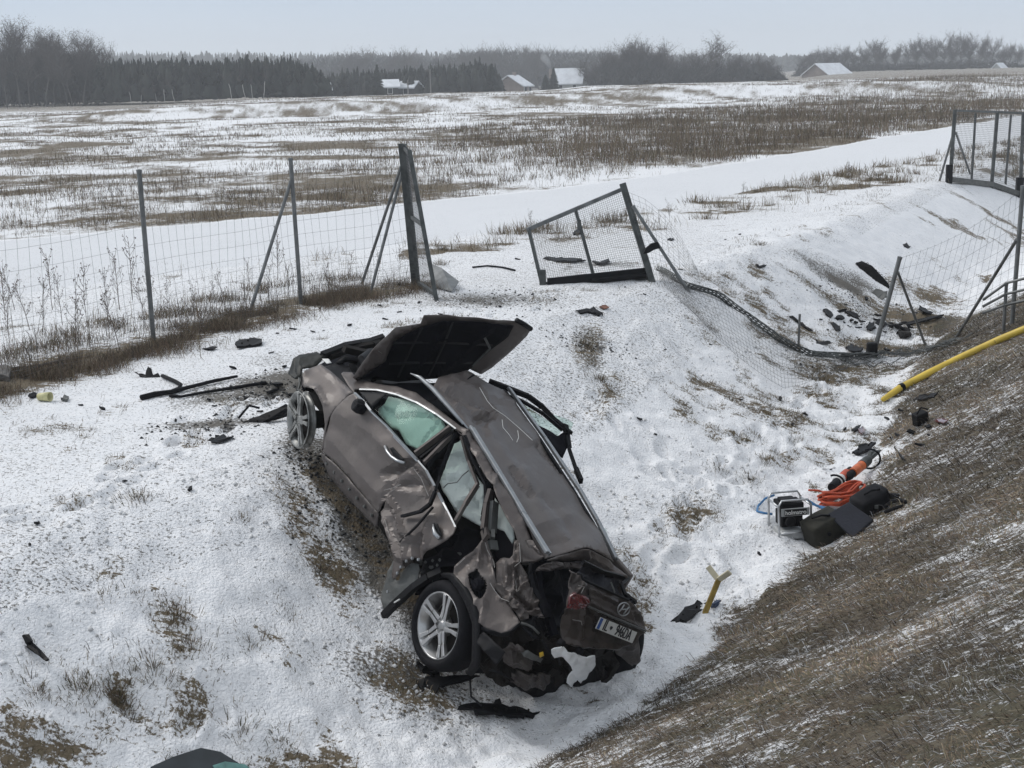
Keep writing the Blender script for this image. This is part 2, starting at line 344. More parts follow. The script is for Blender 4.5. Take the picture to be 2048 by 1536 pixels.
def ground_material():
    m = bpy.data.materials.new('snowy_ground'); m.use_nodes = True; t = m.node_tree; b = t.nodes['Principled BSDF']; N = t.nodes.new; L = t.links.new
    g = N('ShaderNodeNewGeometry'); a = N('ShaderNodeVertexColor'); a.layer_name = 'mask'; sp = N('ShaderNodeSeparateColor'); L(a.outputs[0], sp.inputs[0])
    def noise(scale, det=6, rough=.6, vec=None, dist=0):
        n = N('ShaderNodeTexNoise'); n.inputs['Scale'].default_value = scale; n.inputs['Detail'].default_value = det; n.inputs['Roughness'].default_value = rough; n.inputs['Distortion'].default_value = dist
        L(vec or g.outputs['Position'], n.inputs['Vector']); return n.outputs['Fac']
    def ma(op, x, y, c=None, clamp=False):
        n = N('ShaderNodeMath'); n.operation = op; n.use_clamp = clamp
        for i, q in enumerate((x, y, c)):
            if q is None: continue
            if isinstance(q, (int, float)): n.inputs[i].default_value = q
            else: L(q, n.inputs[i])
        return n.outputs[0]
    def mixc(f, c1, c2):
        n = N('ShaderNodeMix'); n.data_type = 'RGBA'
        for i, q in ((0, f), (6, c1), (7, c2)):
            if isinstance(q, (int, float)): n.inputs[i].default_value = q
            elif isinstance(q, tuple): n.inputs[i].default_value = (*q, 1)
            else: L(q, n.inputs[i])
        return n.outputs[2]
    def mapr(v, a0, a1):
        n = N('ShaderNodeMapRange'); n.interpolation_type = 'SMOOTHSTEP'; L(v, n.inputs[0]); n.inputs[1].default_value = a0; n.inputs[2].default_value = a1; return n.outputs[0]
    # streaks run down the motorway slope, so stretch a noise along it
    mp = N('ShaderNodeMapping'); mp.inputs['Rotation'].default_value = (0, 0, math.radians(30)); mp.inputs['Scale'].default_value = (.75, 1.7, 1); L(g.outputs['Position'], mp.inputs[0])
    nm = noise(7, 4, .7, mp.outputs[0], .4); nf = noise(34, 3, .7)
    nn = ma('ADD', ma('MULTIPLY', nm, .55), ma('MULTIPLY', nf, .45))
    thr = ma('SUBTRACT', 1.0, sp.outputs[0])
    k = ma('SUBTRACT', ma('ADD', ma('MULTIPLY', ma('SUBTRACT', nn, .5), 2.6), .5), thr)
    grass = mapr(k, -.12, .12)
    gc = mixc(mapr(nm, .35, .65), (.032, .027, .021), (.125, .106, .082))
    gc = mixc(mapr(noise(.7, 2), .45, .66), gc, mixc(nf, (.028, .030, .018), (.085, .080, .050)))
    gc = mixc(ma('MULTIPLY', a.outputs['Alpha'], .8), gc, mixc(nm, (.085, .066, .045), (.21, .165, .105)))
    # snow: slightly uneven tone, grit
    sc = mixc(mapr(nm, .3, .7), (.74, .75, .77), (.84, .84, .85))
    sc = mixc(ma('MULTIPLY', sp.outputs[2], .75), sc, mixc(nf, (.60, .615, .64), (.76, .765, .78)))
    grit = mapr(ma('ADD', nf, ma('MULTIPLY', sp.outputs[1], .34)), .655, .74)
    dc = mixc(nm, (.045, .040, .034), (.13, .115, .092))
    sc = mixc(ma('MULTIPLY', grit, .8), sc, dc)
    dn = mapr(ma('ADD', ma('MULTIPLY', ma('SUBTRACT', nn, .5), 2.2), sp.outputs[1]), .40, .95)
    sc = mixc(ma('MULTIPLY', dn, .8), sc, dc)
    col = mixc(grass, sc, gc); L(col, b.inputs['Base Color'])
    b.inputs['Roughness'].default_value = .8; b.inputs['Specular IOR Level'].default_value = .25
    bp = N('ShaderNodeBump'); bp.inputs['Strength'].default_value = .75; bp.inputs['Distance'].default_value = .03; L(noise(45, 2, .6), bp.inputs['Height']); L(bp.outputs[0], b.inputs['Normal'])
    return m
GROUND = ground_material()
me = np_mesh('ground', Vt, Q, GROUND, True, gcol, 'mask')
ground = new_obj('ground', me); ground['kind'] = 'structure'; ground['label'] = 'snow-covered ground with roadside ditch and grassy embankment'
# ------------------------------------------------------------------ crashed car (car frame: x forward, y left, z up, origin under the rear axle)
CR = np.array([[-0.4678, -0.748, 0.4708], [0.7953, -0.5886, -0.145], [0.3856, 0.3066, 0.8702]])
CR, _ = np.linalg.qr(CR); CR = CR*np.sign(np.diag(CR.T@np.array([[-0.4678, -0.748, 0.4708], [0.7953, -0.5886, -0.145], [0.3856, 0.3066, 0.8702]])))
CT = np.array([-0.069, 9.96, -1.348])
def toc(P): return (np.asarray(P)-CT)@CR
CO = toc(CAM)
def cp(px, py, ax, val):
    d = ray(px, py)@CR; i = 'xyz'.index(ax); return CO+d*((val-CO[i])/d[i])
def cdepth(px, py, ax, val):
    d = ray(px, py)@CR; i = 'xyz'.index(ax); return (val-CO[i])/d[i]
_ZM = dict(p=(0, 0, 1), a=(400, 600, 2.2756), b=(550, 620, 5.12), c=(740, 880, 2.793), d=(900, 700, 5.12), e=(740, 840, 6.827), f=(740, 1030, 6.827), g=(1000, 1080, 6.4), h=(800, 1220, 3.938), i=(400, 680, 6.827))
def P_(s):
    """'a 690,340 y.9; 720,305; ...' -> list of (px, py, constraint)"""
    out = []; z = 'p'
    for tok in s.replace('\n', ' ').split(';'):
        tok = tok.split()
        if not tok: continue
        if tok[0] in _ZM: z = tok.pop(0)
        X, Y = map(float, tok[0].split(',')); o = _ZM[z]; c = None
        if len(tok) > 1: c = (tok[1][0], float(tok[1][1:]))
        out.append((o[0]+X/o[2], o[1]+Y/o[2], c))
    return out
def tps(xy, v, reg=1e-3):
    n = len(xy); d = np.hypot(*(xy[:, None]-xy[None]).transpose(2, 0, 1)); K = np.where(d > 0, d*d*np.log(d+1e-12), 0)+reg*np.eye(n)
    Pm = np.c_[np.ones(n), xy]; A = np.zeros((n+3, n+3)); A[:n, :n] = K; A[:n, n:] = Pm; A[n:, :n] = Pm.T
    if n < 4: A += 1e-7*np.eye(n+3)
    s = np.linalg.lstsq(A, np.r_[v, np.zeros(3)], rcond=None)[0]
    def f(q):
        d = np.hypot(*(q[:, None]-xy[None]).transpose(2, 0, 1)); return np.where(d > 0, d*d*np.log(d+1e-12), 0)@s[:n]+s[n]+q@s[n+1:]
    return f
def inpoly(q, poly):
    r = np.zeros(len(q), bool); x, y = q[:, 0], q[:, 1]; n = len(poly)
    for i in range(n):
        (x1, y1), (x2, y2) = poly[i], poly[(i+1) % n]
        c = ((y1 > y) != (y2 > y)); xx = (x2-x1)*(y-y1)/(y2-y1+1e-12)+x1; r ^= c & (x < xx)
    return r
def segd(q, a, b):
    d = b-a; l = d@d+1e-9; t = np.clip(((q-a)@d)/l, 0, 1); return np.hypot(*(q-a-t[:, None]*d).T)
def facets(uv, cell, seed):
    """creased-sheet relief: flat facets between random points"""
    r = np.random.default_rng(seed+100); x0, y0 = uv.min(0)-cell*1.5; x1, y1 = uv.max(0)+cell*1.5
    gx, gy = np.meshgrid(np.arange(x0, x1+cell, cell), np.arange(y0, y1+cell, cell)); q = np.stack([gx.ravel(), gy.ravel()], 1)+r.uniform(-.45, .45, (gx.size, 2))*cell
    hh = r.uniform(-1, 1, len(q)); res = delaunay_2d_cdt([Vector(p) for p in q], [], [], 0, 1e-5); o = np.zeros(len(uv)); pv = np.array([tuple(p) for p in res[0]]); idm = [k[0] for k in res[3]]
    for t in res[2]:
        A, B, C = pv[list(t)]; lo = np.minimum(np.minimum(A, B), C); hi = np.maximum(np.maximum(A, B), C)
        k = np.nonzero((uv[:, 0] >= lo[0]) & (uv[:, 0] <= hi[0]) & (uv[:, 1] >= lo[1]) & (uv[:, 1] <= hi[1]))[0]
        if not len(k): continue
        d = (B[1]-C[1])*(A[0]-C[0])+(C[0]-B[0])*(A[1]-C[1])
        if abs(d) < 1e-9: continue
        p = uv[k]; l1 = ((B[1]-C[1])*(p[:, 0]-C[0])+(C[0]-B[0])*(p[:, 1]-C[1]))/d; l2 = ((C[1]-A[1])*(p[:, 0]-C[0])+(A[0]-C[0])*(p[:, 1]-C[1]))/d; l3 = 1-l1-l2
        ins = (l1 >= -1e-6) & (l2 >= -1e-6) & (l3 >= -1e-6); kk = k[ins]
        o[kk] = l1[ins]*hh[idm[t[0]]]+l2[ins]*hh[idm[t[1]]]+l3[ins]*hh[idm[t[2]]]
    return o
def panel(name, s, m, ctrl='', folds=(), step=6., thick=.006, crum=0, cell=22, seed=1, parent=None, hole=None, smooth=True, push=0, reg=1e-3):
    """sheet part: outline seen in the photograph, each point fixed in the car by one known car coordinate"""
    O = P_(s); C_ = [v for v in O+P_(ctrl) if v[2]]
    cx = np.array([v[:2] for v in C_])/100; cz = np.array([cdepth(v[0], v[1], *v[2]) for v in C_])
    fz = tps(cx, cz, reg)
    poly = np.array([v[:2] for v in O]); dense = []
    for i in range(len(poly)):
        a, b = poly[i], poly[(i+1) % len(poly)]; n = max(1, int(np.hypot(*(b-a))/step+.5)); dense += [a+(b-a)*k/n for k in range(n)]
    dense = np.array(dense); r = np.random.default_rng(seed)
    x0, y0 = poly.min(0); x1, y1 = poly.max(0)
    gx, gy = np.meshgrid(np.arange(x0, x1, step), np.arange(y0, y1, step)); q = np.stack([gx.ravel(), gy.ravel()], 1)+r.uniform(-.28, .28, (gx.size, 2))*step
    q = q[inpoly(q, poly)]
    if len(q):
        dm = np.min(np.hypot(*(q[:, None]-dense[None]).transpose(2, 0, 1)), 1); q = q[dm > step*.5]
    allp = np.concatenate([dense, q]) if len(q) else dense; nd = len(dense)
    res = delaunay_2d_cdt([Vector(p) for p in allp], [(i, (i+1) % nd) for i in range(nd)], [], 1, 1e-5)
    uv = np.array([tuple(p) for p in res[0]]); tri = [tuple(t) for t in res[2]]
    if hole is not None:
        hp = np.array([v[:2] for v in P_(hole)]); cen = np.array([uv[list(t)].mean(0) for t in tri]); k = inpoly(cen, hp); tri = [t for t, z in zip(tri, k) if not z]
    dep = fz(uv/100)
    W = CAM+ray(uv[:, 0], uv[:, 1])*dep[:, None]; Pc = toc(W)
    ce = Pc-Pc.mean(0); nrm = np.linalg.svd(ce, full_matrices=False)[2][2]
    if nrm@(CO-Pc.mean(0)) < 0: nrm = -nrm
    dsp = np.full(len(uv), float(push))
    for fl in folds:
        line, hgt, wid = fl; pp = np.array([v[:2] for v in P_(line)]); d = np.min([segd(uv, a, b) for a, b in zip(pp[:-1], pp[1:])], 0)
        dsp += hgt*np.maximum(0, 1-d/wid)
    if crum:
        dsp += crum*(facets(uv, cell, seed)+.2*facets(uv, cell*.5, seed+40))
    Pc = Pc+dsp[:, None]*nrm
    used = sorted({i for t in tri for i in t}); mp_ = {k: i for i, k in enumerate(used)}
    me = bpy.data.meshes.new(name); me.from_pydata([tuple(Pc[i]) for i in used], [], [tuple(mp_[i] for i in t) for t in tri])
    bm = bmesh.new(); bm.from_mesh(me); bmesh.ops.recalc_face_normals(bm, faces=bm.faces)
    bm.faces.ensure_lookup_table(); sm = sum((f.normal*f.calc_area() for f in bm.faces), Vector())
    if sm.dot(Vector(nrm)) < 0: bmesh.ops.reverse_faces(bm, faces=bm.faces)
    bm.to_mesh(me); bm.free()
    if smooth: me.polygons.foreach_set('use_smooth', np.ones(len(me.polygons), bool))
    me.set_sharp_from_angle(angle=.20)
    me.materials.append(m); ob = new_obj(name, me, parent if parent is not None else car)
    if thick: md = ob.modifiers.new('thickness', 'SOLIDIFY'); md.thickness = thick; md.offset = -1
    return ob
def c3(s): return [cp(v[0], v[1], *v[2]) for v in P_(s)]
def strip(name, s, wd, hg, m, parent=None, sub=1):
    """bent bar along points"""
    pts = c3(s); b = MB()
    for q0, q1 in zip(pts[:-1], pts[1:]): b.bar(q0, q1, wd, hg, upv=CO-q0)
    return b.build(name, m, parent if parent is not None else car)
def tubec(name, s, r, m, parent=None, n=6):
    b = MB(); b.tube(c3(s), r, n); return b.build(name, m, parent if parent is not None else car, smooth=True)
# --- materials of the car
def paint_material(name, base, rough, coat):
    m = bpy.data.materials.new(name); m.use_nodes = True; t = m.node_tree; b = t.nodes['Principled BSDF']; N = t.nodes.new; L = t.links.new
    co = N('ShaderNodeTexCoord'); n = N('ShaderNodeTexNoise'); n.inputs['Scale'].default_value = 5; n.inputs['Detail'].default_value = 6; n.inputs['Roughness'].default_value = .7; L(co.outputs['Object'], n.inputs['Vector'])
    n2 = N('ShaderNodeTexNoise'); n2.inputs['Scale'].default_value = 70; n2.inputs['Detail'].default_value = 2; L(co.outputs['Object'], n2.inputs['Vector'])
    r = N('ShaderNodeValToRGB'); r.color_ramp.elements[0].position = .5; r.color_ramp.elements[1].position = .72; r.color_ramp.elements[0].color = (*base, 1); r.color_ramp.elements[1].color = (base[0]*1.35+.015, base[1]*1.4+.015, base[2]*1.4+.014, 1)
    L(n.outputs['Fac'], r.inputs[0])
    r2 = N('ShaderNodeValToRGB'); r2.color_ramp.elements[0].position = .70; r2.color_ramp.elements[1].position = .76; r2.color_ramp.elements[0].color = (0, 0, 0, 1); r2.color_ramp.elements[1].color = (1, 1, 1, 1); L(n2.outputs['Fac'], r2.inputs[0])
    mx = N('ShaderNodeMix'); mx.data_type = 'RGBA'; L(r2.outputs[0], mx.inputs[0]); L(r.outputs[0], mx.inputs[6]); mx.inputs[7].default_value = (.035, .03, .027, 1)
    n3 = N('ShaderNodeTexNoise'); n3.inputs['Scale'].default_value = 2.6; n3.inputs['Detail'].default_value = 5; n3.inputs['Roughness'].default_value = .75; L(co.outputs['Object'], n3.inputs['Vector'])
    r3 = N('ShaderNodeValToRGB'); r3.color_ramp.elements[0].position = .52; r3.color_ramp.elements[1].position = .80; r3.color_ramp.elements[0].color = (0, 0, 0, 1); r3.color_ramp.elements[1].color = (.4, .4, .4, 1); L(n3.outputs['Fac'], r3.inputs[0])
    mx2 = N('ShaderNodeMix'); mx2.data_type = 'RGBA'; L(r3.outputs[0], mx2.inputs[0]); L(mx.outputs[2], mx2.inputs[6]); mx2.inputs[7].default_value = (.15, .135, .12, 1)
    L(mx2.outputs[2], b.inputs['Base Color'])
    b.inputs['Metallic'].default_value = .45; b.inputs['Coat Weight'].default_value = coat; b.inputs['Coat Roughness'].default_value = .10
    ra = N('ShaderNodeMapRange'); L(n.outputs['Fac'], ra.inputs[0]); ra.inputs[1].default_value = .3; ra.inputs[2].default_value = .75; ra.inputs[3].default_value = rough; ra.inputs[4].default_value = rough+.3; L(ra.outputs[0], b.inputs['Roughness'])
    return m
PAINT = paint_material('brown_car_paint', (.104, .088, .082), .44, .12)
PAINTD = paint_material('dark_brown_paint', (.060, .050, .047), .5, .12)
BLACK = mat('black_plastic', (.006, .006, .0075), .6, 0, .3, 8, spec=.18)
DARK = mat('dark_interior', (.006, .006, .009), .8, 0, .3, 6, spec=.1)
GEARK = mat('dull_black', (.016, .016, .018), .5, 0, .3, 10, spec=.3)
GREYP = mat('grey_panel', (.085, .088, .085), .6, 0, .25, 9)
RUBBER = mat('rubber', (.008, .008, .010), .8, 0, .3, 14, bump=.2, bscale=90, spec=.15)
SILVER = mat('silver_trim', (.36, .37, .38), .38, .9, .1, 20)
RAILM = mat('roof_rail_metal', (.30, .31, .32), .45, .85, .12, 14)
ALLOY = mat('alloy', (.46, .46, .46), .32, .9, .18, 10)
ALLOYD = mat('dirty_alloy', (.26, .26, .25), .5, .7, .35, 12)
BAG = mat('airbag_cloth', (.60, .66, .63), .85, 0, .08, 5, bump=.35, bscale=9)
HEAT = mat('heat_shield', (.80, .81, .82), .5, .0, .08, 12, bump=.3, bscale=25)
TAIL = mat('tail_lamp', (.10, .008, .010), .15, 0, .3, 5, coat=.8)
SCRAPE = mat('bare_metal', (.30, .29, .28), .5, .3, .2, 30)
WHITE = mat('white_print', (.62, .62, .60), .5, 0, .05, 8)
PLATEM = mat('plate_white', (.55, .55, .53), .4, 0, .06, 18)
BLUE = mat('plate_blue', (.02, .07, .25), .4, 0, .1, 8)
INK = mat('plate_ink', (.012, .012, .014), .5, 0, .05, 8)
YEL = mat('yellow_label', (.62, .40, .03), .5, 0, .1, 8)
UNDER = mat('underbody', (.014, .012, .011), .75, .0, .4, 7, bump=.3, bscale=20, spec=.15)
def glass_material(name, tint, dens):
    m = bpy.data.materials.new(name); m.use_nodes = True; t = m.node_tree; t.nodes.clear(); N = t.nodes.new; L = t.links.new
    o = N('ShaderNodeOutputMaterial'); tr = N('ShaderNodeBsdfTransparent'); gl = N('ShaderNodeBsdfGlossy'); mx = N('ShaderNodeMixShader'); lw = N('ShaderNodeLayerWeight'); lw.inputs[0].default_value = .5; fr = N('ShaderNodeMath'); fr.operation = 'POWER'; fr.inputs[1].default_value = 5.; L(lw.outputs['Facing'], fr.inputs[0])
    co = N('ShaderNodeTexCoord'); n = N('ShaderNodeTexNoise'); n.inputs['Scale'].default_value = 6; L(co.outputs['Object'], n.inputs['Vector'])
    r = N('ShaderNodeValToRGB'); r.color_ramp.elements[0].color = (*[q*.85 for q in tint], 1); r.color_ramp.elements[1].color = (*tint, 1); L(n.outputs['Fac'], r.inputs[0]); L(r.outputs[0], tr.inputs[0])
    gl.inputs['Roughness'].default_value = .02
    L(fr.outputs[0], mx.inputs[0]); L(tr.outputs[0], mx.inputs[1]); L(gl.outputs[0], mx.inputs[2]); L(mx.outputs[0], o.inputs[0]); return m
GLASS = glass_material('green_glass', (.86, .94, .91), 1)
car = bpy.data.objects.new('crashed_car', None); COL.objects.link(car); car.empty_display_size = .2
mw = Matrix.Identity(4)
for i in range(3):
    for j in range(3): mw[i][j] = CR[i][j]
    mw[i][3] = CT[i]
car.matrix_world = mw
tag(car, 'wrecked brown estate car with raised bonnet lying nose-up in the snowy ditch', 'car')
# --- structure inside: floor, sills, far side, seats, engine
b = MB(); b.box((1.25, -.06, .32), (3.1, 1.34, .10)); b.box((2.42, 0, .62), (.10, 1.45, .62)); b.box((-.12, 0, .42), (.40, 1.2, .10)); b.box((.9, 0, .40), (2.4, .26, .14)); b.build('floor_pan', UNDER, car, bevel=.02)
b = MB(); b.bar((2.30, .68, .36), (.72, .70, .33), .10, .10); b.bar((2.35, -.80, .28), (.5, -.80, .26), .14, .16); b.build('sill', UNDER, car)
def seat(x, y, wd, zt):
    b = MB(); b.box((x, y, .52), (.52, wd, .17)); b.bar((x-.22, y, .55), (x-.34, y, zt), wd, .14, upv=(1, 0, 0)); b.bar((x-.34, y, zt), (x-.36, y, zt+.10), wd*.5, .10, upv=(1, 0, 0))
    return b.build('seat', DARK, car, bevel=.04)
seat(1.55, .30, .46, .95); seat(1.55, -.36, .46, .9); seat(.62, 0, 1.05, .82)
b = MB(); b.box((2.22, 0, .86), (.30, 1.36, .26)); b.build('dashboard', DARK, car, bevel=.05)
b = MB(); b.lathe((1.98, .36, .93), (-.9, 0, .35), [(.17, -.012), (.185, 0), (.17, .012), (.155, 0), (.17, -.012)], 28); b.bar((1.98, .20, .93), (1.98, .52, .93), .05, .02); b.box((2.0, .36, .93), (.05, .14, .12)); b.build('steering_wheel', DARK, car, smooth=True)
# --- far side and engine bay
b = MB()
for x0, x1, zt in ((2.35, 3.05, .86), (1.18, 2.28, .90), (.12, 1.12, .88), (-.15, .05, .66)):
    b.box(((x0+x1)/2, -.86, (zt+.30)/2), (x1-x0, .05, zt-.30))
b.build('far_side_panel', PAINT, car, bevel=.02)
b = MB(); b.box((2.85, .02, .62), (.55, .75, .42)); b.box((2.8, .1, .87), (.4, .5, .08)); b.tube([(2.6, .45, .92), (2.85, .5, .98), (3.05, .3, .95), (3.1, 0, .9)], .035, 8); b.tube([(2.55, -.3, .9), (2.9, -.45, 1.0), (3.1, -.4, .85)], .04, 8); b.box((2.62, .52, .80), (.26, .20, .18)); b.box((2.7, -.55, .78), (.3, .25, .2)); b.build('engine', BLACK, car, bevel=.015)
b = MB(); b.bar((3.12, .62, .62), (3.05, -.62, .62), .10, .12); b.bar((3.1, .62, .45), (2.4, .55, .45), .10, .12); b.bar((3.05, -.6, .45), (2.4, -.55, .45), .10, .12); b.bar((3.14, .5, .9), (3.05, -.55, .92), .06, .06); b.build('front_subframe', UNDER, car)
panel('inner_wing', 'b 430,575 y.74; 480,535 y.66; 560,500 y.6; 650,470 y.5; 760,520 y.5; 800,600 y.6; 800,700 y.68; 700,735 y.78; 590,640 y.75; 480,560 y.74', BLACK, crum=.015, push=-.06)
panel('engine_bay_shade_sheet', 'b 430,570 y.58; 450,475 y.5; 560,420 y.36; 700,362 y.15; 1120,262 y-.3; 1090,430 y-.2; 860,650 y.25; 700,720 y.5; 560,640 y.6', DARK, push=-.10)  # dark fill sheet standing for the shaded depth of the engine bay
panel('windscreen_remains', 'b 1250,700 y.40; 1700,700 y.12; 1950,595 y-.02; 2040,615 y-.04; 1830,740 y.26; 1650,860 y.46; 1500,900 y.55; 1250,785 y.60; 1000,745 y.64', DARK, push=-.04)
strip('radiator_support', 'b 480,470 y.60; 600,425 y.45; 720,375 y.3; 860,350 y.15; 980,330 y.0; 1115,285 y-.12', .07, .05, BLACK)
strip('radiator_support', 'b 560,480 y.5; 720,415 y.3; 1000,355 y.05; 1080,340 y-.05', .05, .05, UNDER)
tubec('engine_hose', 'b 640,560 y.52; 720,500 y.45; 820,520 y.4; 900,440 y.25; 1000,420 y.1', .03, BLACK)
g = panel('broken_headlamp', 'i 1200,460 y.80; 1270,240 y.74; 1360,210 y.70; 1580,150 y.6; 1700,215 y.6; 1560,345 y.72; 1400,390 y.78; 1370,500 y.82; 1290,520 y.84', mat('headlamp_mesh', (.010, .011, .009), .5, .1, .5, 40, spec=.2), crum=.018, cell=16, thick=.012)
for k in range(7):
    strip('grille_slat', f'i {1400+k*4},{250+k*18} y.66; {1535+k*3},{205+k*18} y.6', .012, .006, BLACK, g)
panel('body_label', 'i 1690,305 y.66; 1775,303 y.64; 1822,360 y.66; 1755,372 y.68', WHITE, thick=.003, push=.04)
# --- bonnet
hood = panel('bonnet', 'a 690,340 x2.50; 720,305 x2.48; 800,215 x2.42; 850,150 x2.40; 890,120 x2.38; 1000,95 x2.34; 1020,70 x2.32; 1110,68 x2.30; 1440,100 x2.26; 1445,92 x2.26; 1510,130 x2.26; 1490,165 x2.28; 1420,230 x2.34; 1330,310 x2.42; 1280,340 x2.46; 1220,312 x2.44; 1100,345 x2.46; 900,362 x2.5; 720,362 x2.52', PAINT,
             folds=[('a 860,160; 830,260; 700,340', .05, 18), ('a 1000,100; 900,140', .04, 14)], crum=.012, cell=40)
panel('bonnet_liner', 'a 722,350 x2.50; 775,322 x2.47; 830,285 x2.45; 862,225 x2.42; 885,185 x2.4; 940,150 x2.37; 1012,118 x2.34; 1110,88 x2.30; 1300,98 x2.28; 1425,112 x2.27; 1400,160 x2.3; 1330,215 x2.36; 1250,290 x2.43; 1215,318 x2.44; 1100,349 x2.46; 900,366 x2.5', DARK, parent=hood, push=.015,
      folds=[('a 1120,100; 1060,200; 960,340', .02, 8), ('a 1330,110; 1200,230; 1090,330', .02, 8), ('a 1200,120; 1290,150; 1380,120', .015, 8), ('a 900,200; 1000,180; 1150,170', .012, 8)], crum=.006, cell=30)
for rb_ in ('a 1010,125 x2.325; 960,220 x2.395; 900,350 x2.475', 'a 1150,98 x2.285; 1110,200 x2.355; 1040,345 x2.445', 'a 880,195 x2.385; 1060,190 x2.36; 1330,205 x2.34', 'a 860,290 x2.43; 1000,285 x2.42; 1240,285 x2.41'):
    strip('bonnet_rib', rb_, .022, .012, GEARK, hood)
strip('bonnet_rib', 'a 1290,160 x2.30; 1320,220 x2.35; 1240,300 x2.42', .02, .012, GREYP, hood)
b = MB(); q = cp(*P_('a 1475,110')[0][:2], 'x', 2.25); b.tube([q+np.array([0, .10, .02]), q, q+np.array([0, -.10, -.03])], .022, 8); b.build('bonnet_bump_stop', BLACK, hood, smooth=True)
# --- left side
panel('front_wing', 'b 430,575 y.76; 480,560 y.74; 590,640 y.76; 700,740 y.80; 812,848 y.88; 755,878 y.90; 688,932 y.92; 618,1018; 558,1108 y.94; 528,1200; 503,1320 y.95; 480,1430 y.95; 466,1425; 490,1300; 514,1180; 505,1080 y.95; 488,980; 443,880 y.94; 390,805 y.93; 300,790 y.92; 275,770; 278,690 y.90; 300,620 y.86; 350,600 y.80', PAINT, step=4,
      folds=[('b 480,590; 640,720; 760,850', .015, 10), ('b 330,780; 430,800; 520,960', .02, 8)], crum=.012, cell=30)
panel('front_door', 'b 690,935 y.93; 755,880 y.91; 815,852 y.90; 900,930 y.91; 980,1035; 1150,1195 y.92; 1300,1365; 1455,1530 y.92; e 330,225; 640,560 y.92; 540,640; 425,760 y.93; 325,920; 215,1090 y.94; 120,1240 y.93; a 808,968 y.93; 760,910; 700,835 y.94; 620,745; 553,690 y.95; b 485,1430 y.95; 512,1320; 538,1200; 567,1110 y.94; 627,1020', PAINT, step=5,
      folds=[('a 640,520; 780,610; 930,760', .022, 26), ('a 600,640; 720,780; 830,900', .022, 24), ('a 850,790; 930,760; 1000,740', -.05, 14), ('a 840,900; 880,800; 960,730', -.03, 10), ('a 700,560; 860,740', -.012, 18)], crum=.010, cell=38)
panel('rear_door', 'e 655,572 y.92; 770,702 y.91; 880,905 y.9; 930,1000; 1060,1240 y.9; 1170,1470 y.92; f 1130,260 y.94; 1050,330; 950,390 y.96; 820,470; 720,540 y.98; 690,610; 600,580 y1.0; 500,640; 420,730 y1.0; 390,830; 330,890 y1.0; 310,830; 340,590 y1.0; 330,480; 290,330 y.98; 220,150; 150,0 y.96; e 135,1250 y.95; 230,1100; 340,930 y.94; 440,770; 550,660 y.93', PAINT, step=4.5,
      folds=[('e 280,1100; 380,1300; 470,1560', .05, 8), ('e 200,1400; f 330,420; 420,600', .04, 9), ('e 600,660; 720,820; 810,1060', -.035, 8), ('f 500,640; 480,400; 560,300', .04, 8), ('f 640,600; 620,420; 700,300', -.05, 9), ('f 760,470; 780,200; 850,50', .03, 9), ('e 420,900; 560,900; 780,860', -.02, 12)], crum=.020, cell=36, seed=5)
panel('door_cladding', 'f 300,605 y1.0; 240,740 y1.0; 170,980 y1.0; 130,1100 y1.0; 150,1200 y1.0; 205,1370 y.98; 400,1180 y.98; 600,960 y.96; 650,880 y.95; 640,665 y.94; 560,655 y.96; 480,700; 410,790 y.97; 372,885; 330,895 y1.0; 312,840; 338,605 y1.0', GREYP, step=5, crum=.012, cell=14, push=-.01)
b = MB()
for s_ in ('f 490,628', 'f 570,590', 'f 655,608', 'f 416,710', 'f 367,793', 'f 235,1045'):
    v = P_(s_)[0]; q = cp(v[0], v[1], 'y', 1.03); b.lathe(q, (0, 1, 0), [(0, .004), (.011, .003), (.013, -.01)], 10)
b.build('cladding_rivets', SILVER, car)['kind'] = 'stuff'
strip('sill_trim', 'f 980,770 y.86; 800,850 y.92; 600,985 y.95; 330,1230 y.97; 190,1375 y.97', .05, .05, BLACK)
strip('sill_clip', 'f 335,1195 y1.0; 405,1150 y1.0', .012, .008, WHITE)
panel('door_gap_shade_sheet', 'f 690,610 y.80; 720,560; 850,480 y.75; 1000,400 y.7; 1150,280 y.62; 1240,60 y.5; 1420,120 y.45; 1540,200 y.5; 1570,300 y.55; 1420,480 y.7; 1160,700 y.82; 980,780 y.82; 650,920 y.84; 640,680 y.82', DARK, crum=.03, push=-.05)  # dark sheet in place of the shaded cabin between rear door and quarter
b = MB()
for i_ in range(16):
    r_ = random.uniform; v = P_(f'f {r_(660,960):.0f},{r_(600,900):.0f}')[0]; q = cp(v[0], v[1], 'y', .86); b.box(q, (.018, .01, .018))
b.build('seam_specks', GREYP, car)['kind'] = 'stuff'
strip('striker_plate', 'f 1215,515 y.66; 1250,550 y.66', .03, .008, GREYP)
for k_ in range(7):
    v = P_(f'a {575+k_*34},{745+k_*39}')[0]; b = MB(); b.lathe(cp(v[0], v[1], 'y', .925), (0, 1, -.2), [(0, .006), (.012, .004), (.014, -.01)], 8); b.build('sill_bolt', GREYP, car)
panel('sill_cladding', 'a 553,695 y.93; 620,750; 700,840 y.92; 812,972 y.92; 806,1040 y.90; 735,968 y.90; 645,875 y.91; 582,792 y.92; 555,722 y.92', PAINTD, crum=.006)
panel('centre_pillar', 'e 700,500 y.84; 770,610 y.84; 700,720 y.85; 480,900 y.86; 240,1230 y.86; 110,1310 y.86; 60,1250 y.86; 180,1060; 380,730 y.86; 560,590 y.86', DARK, push=-.02)
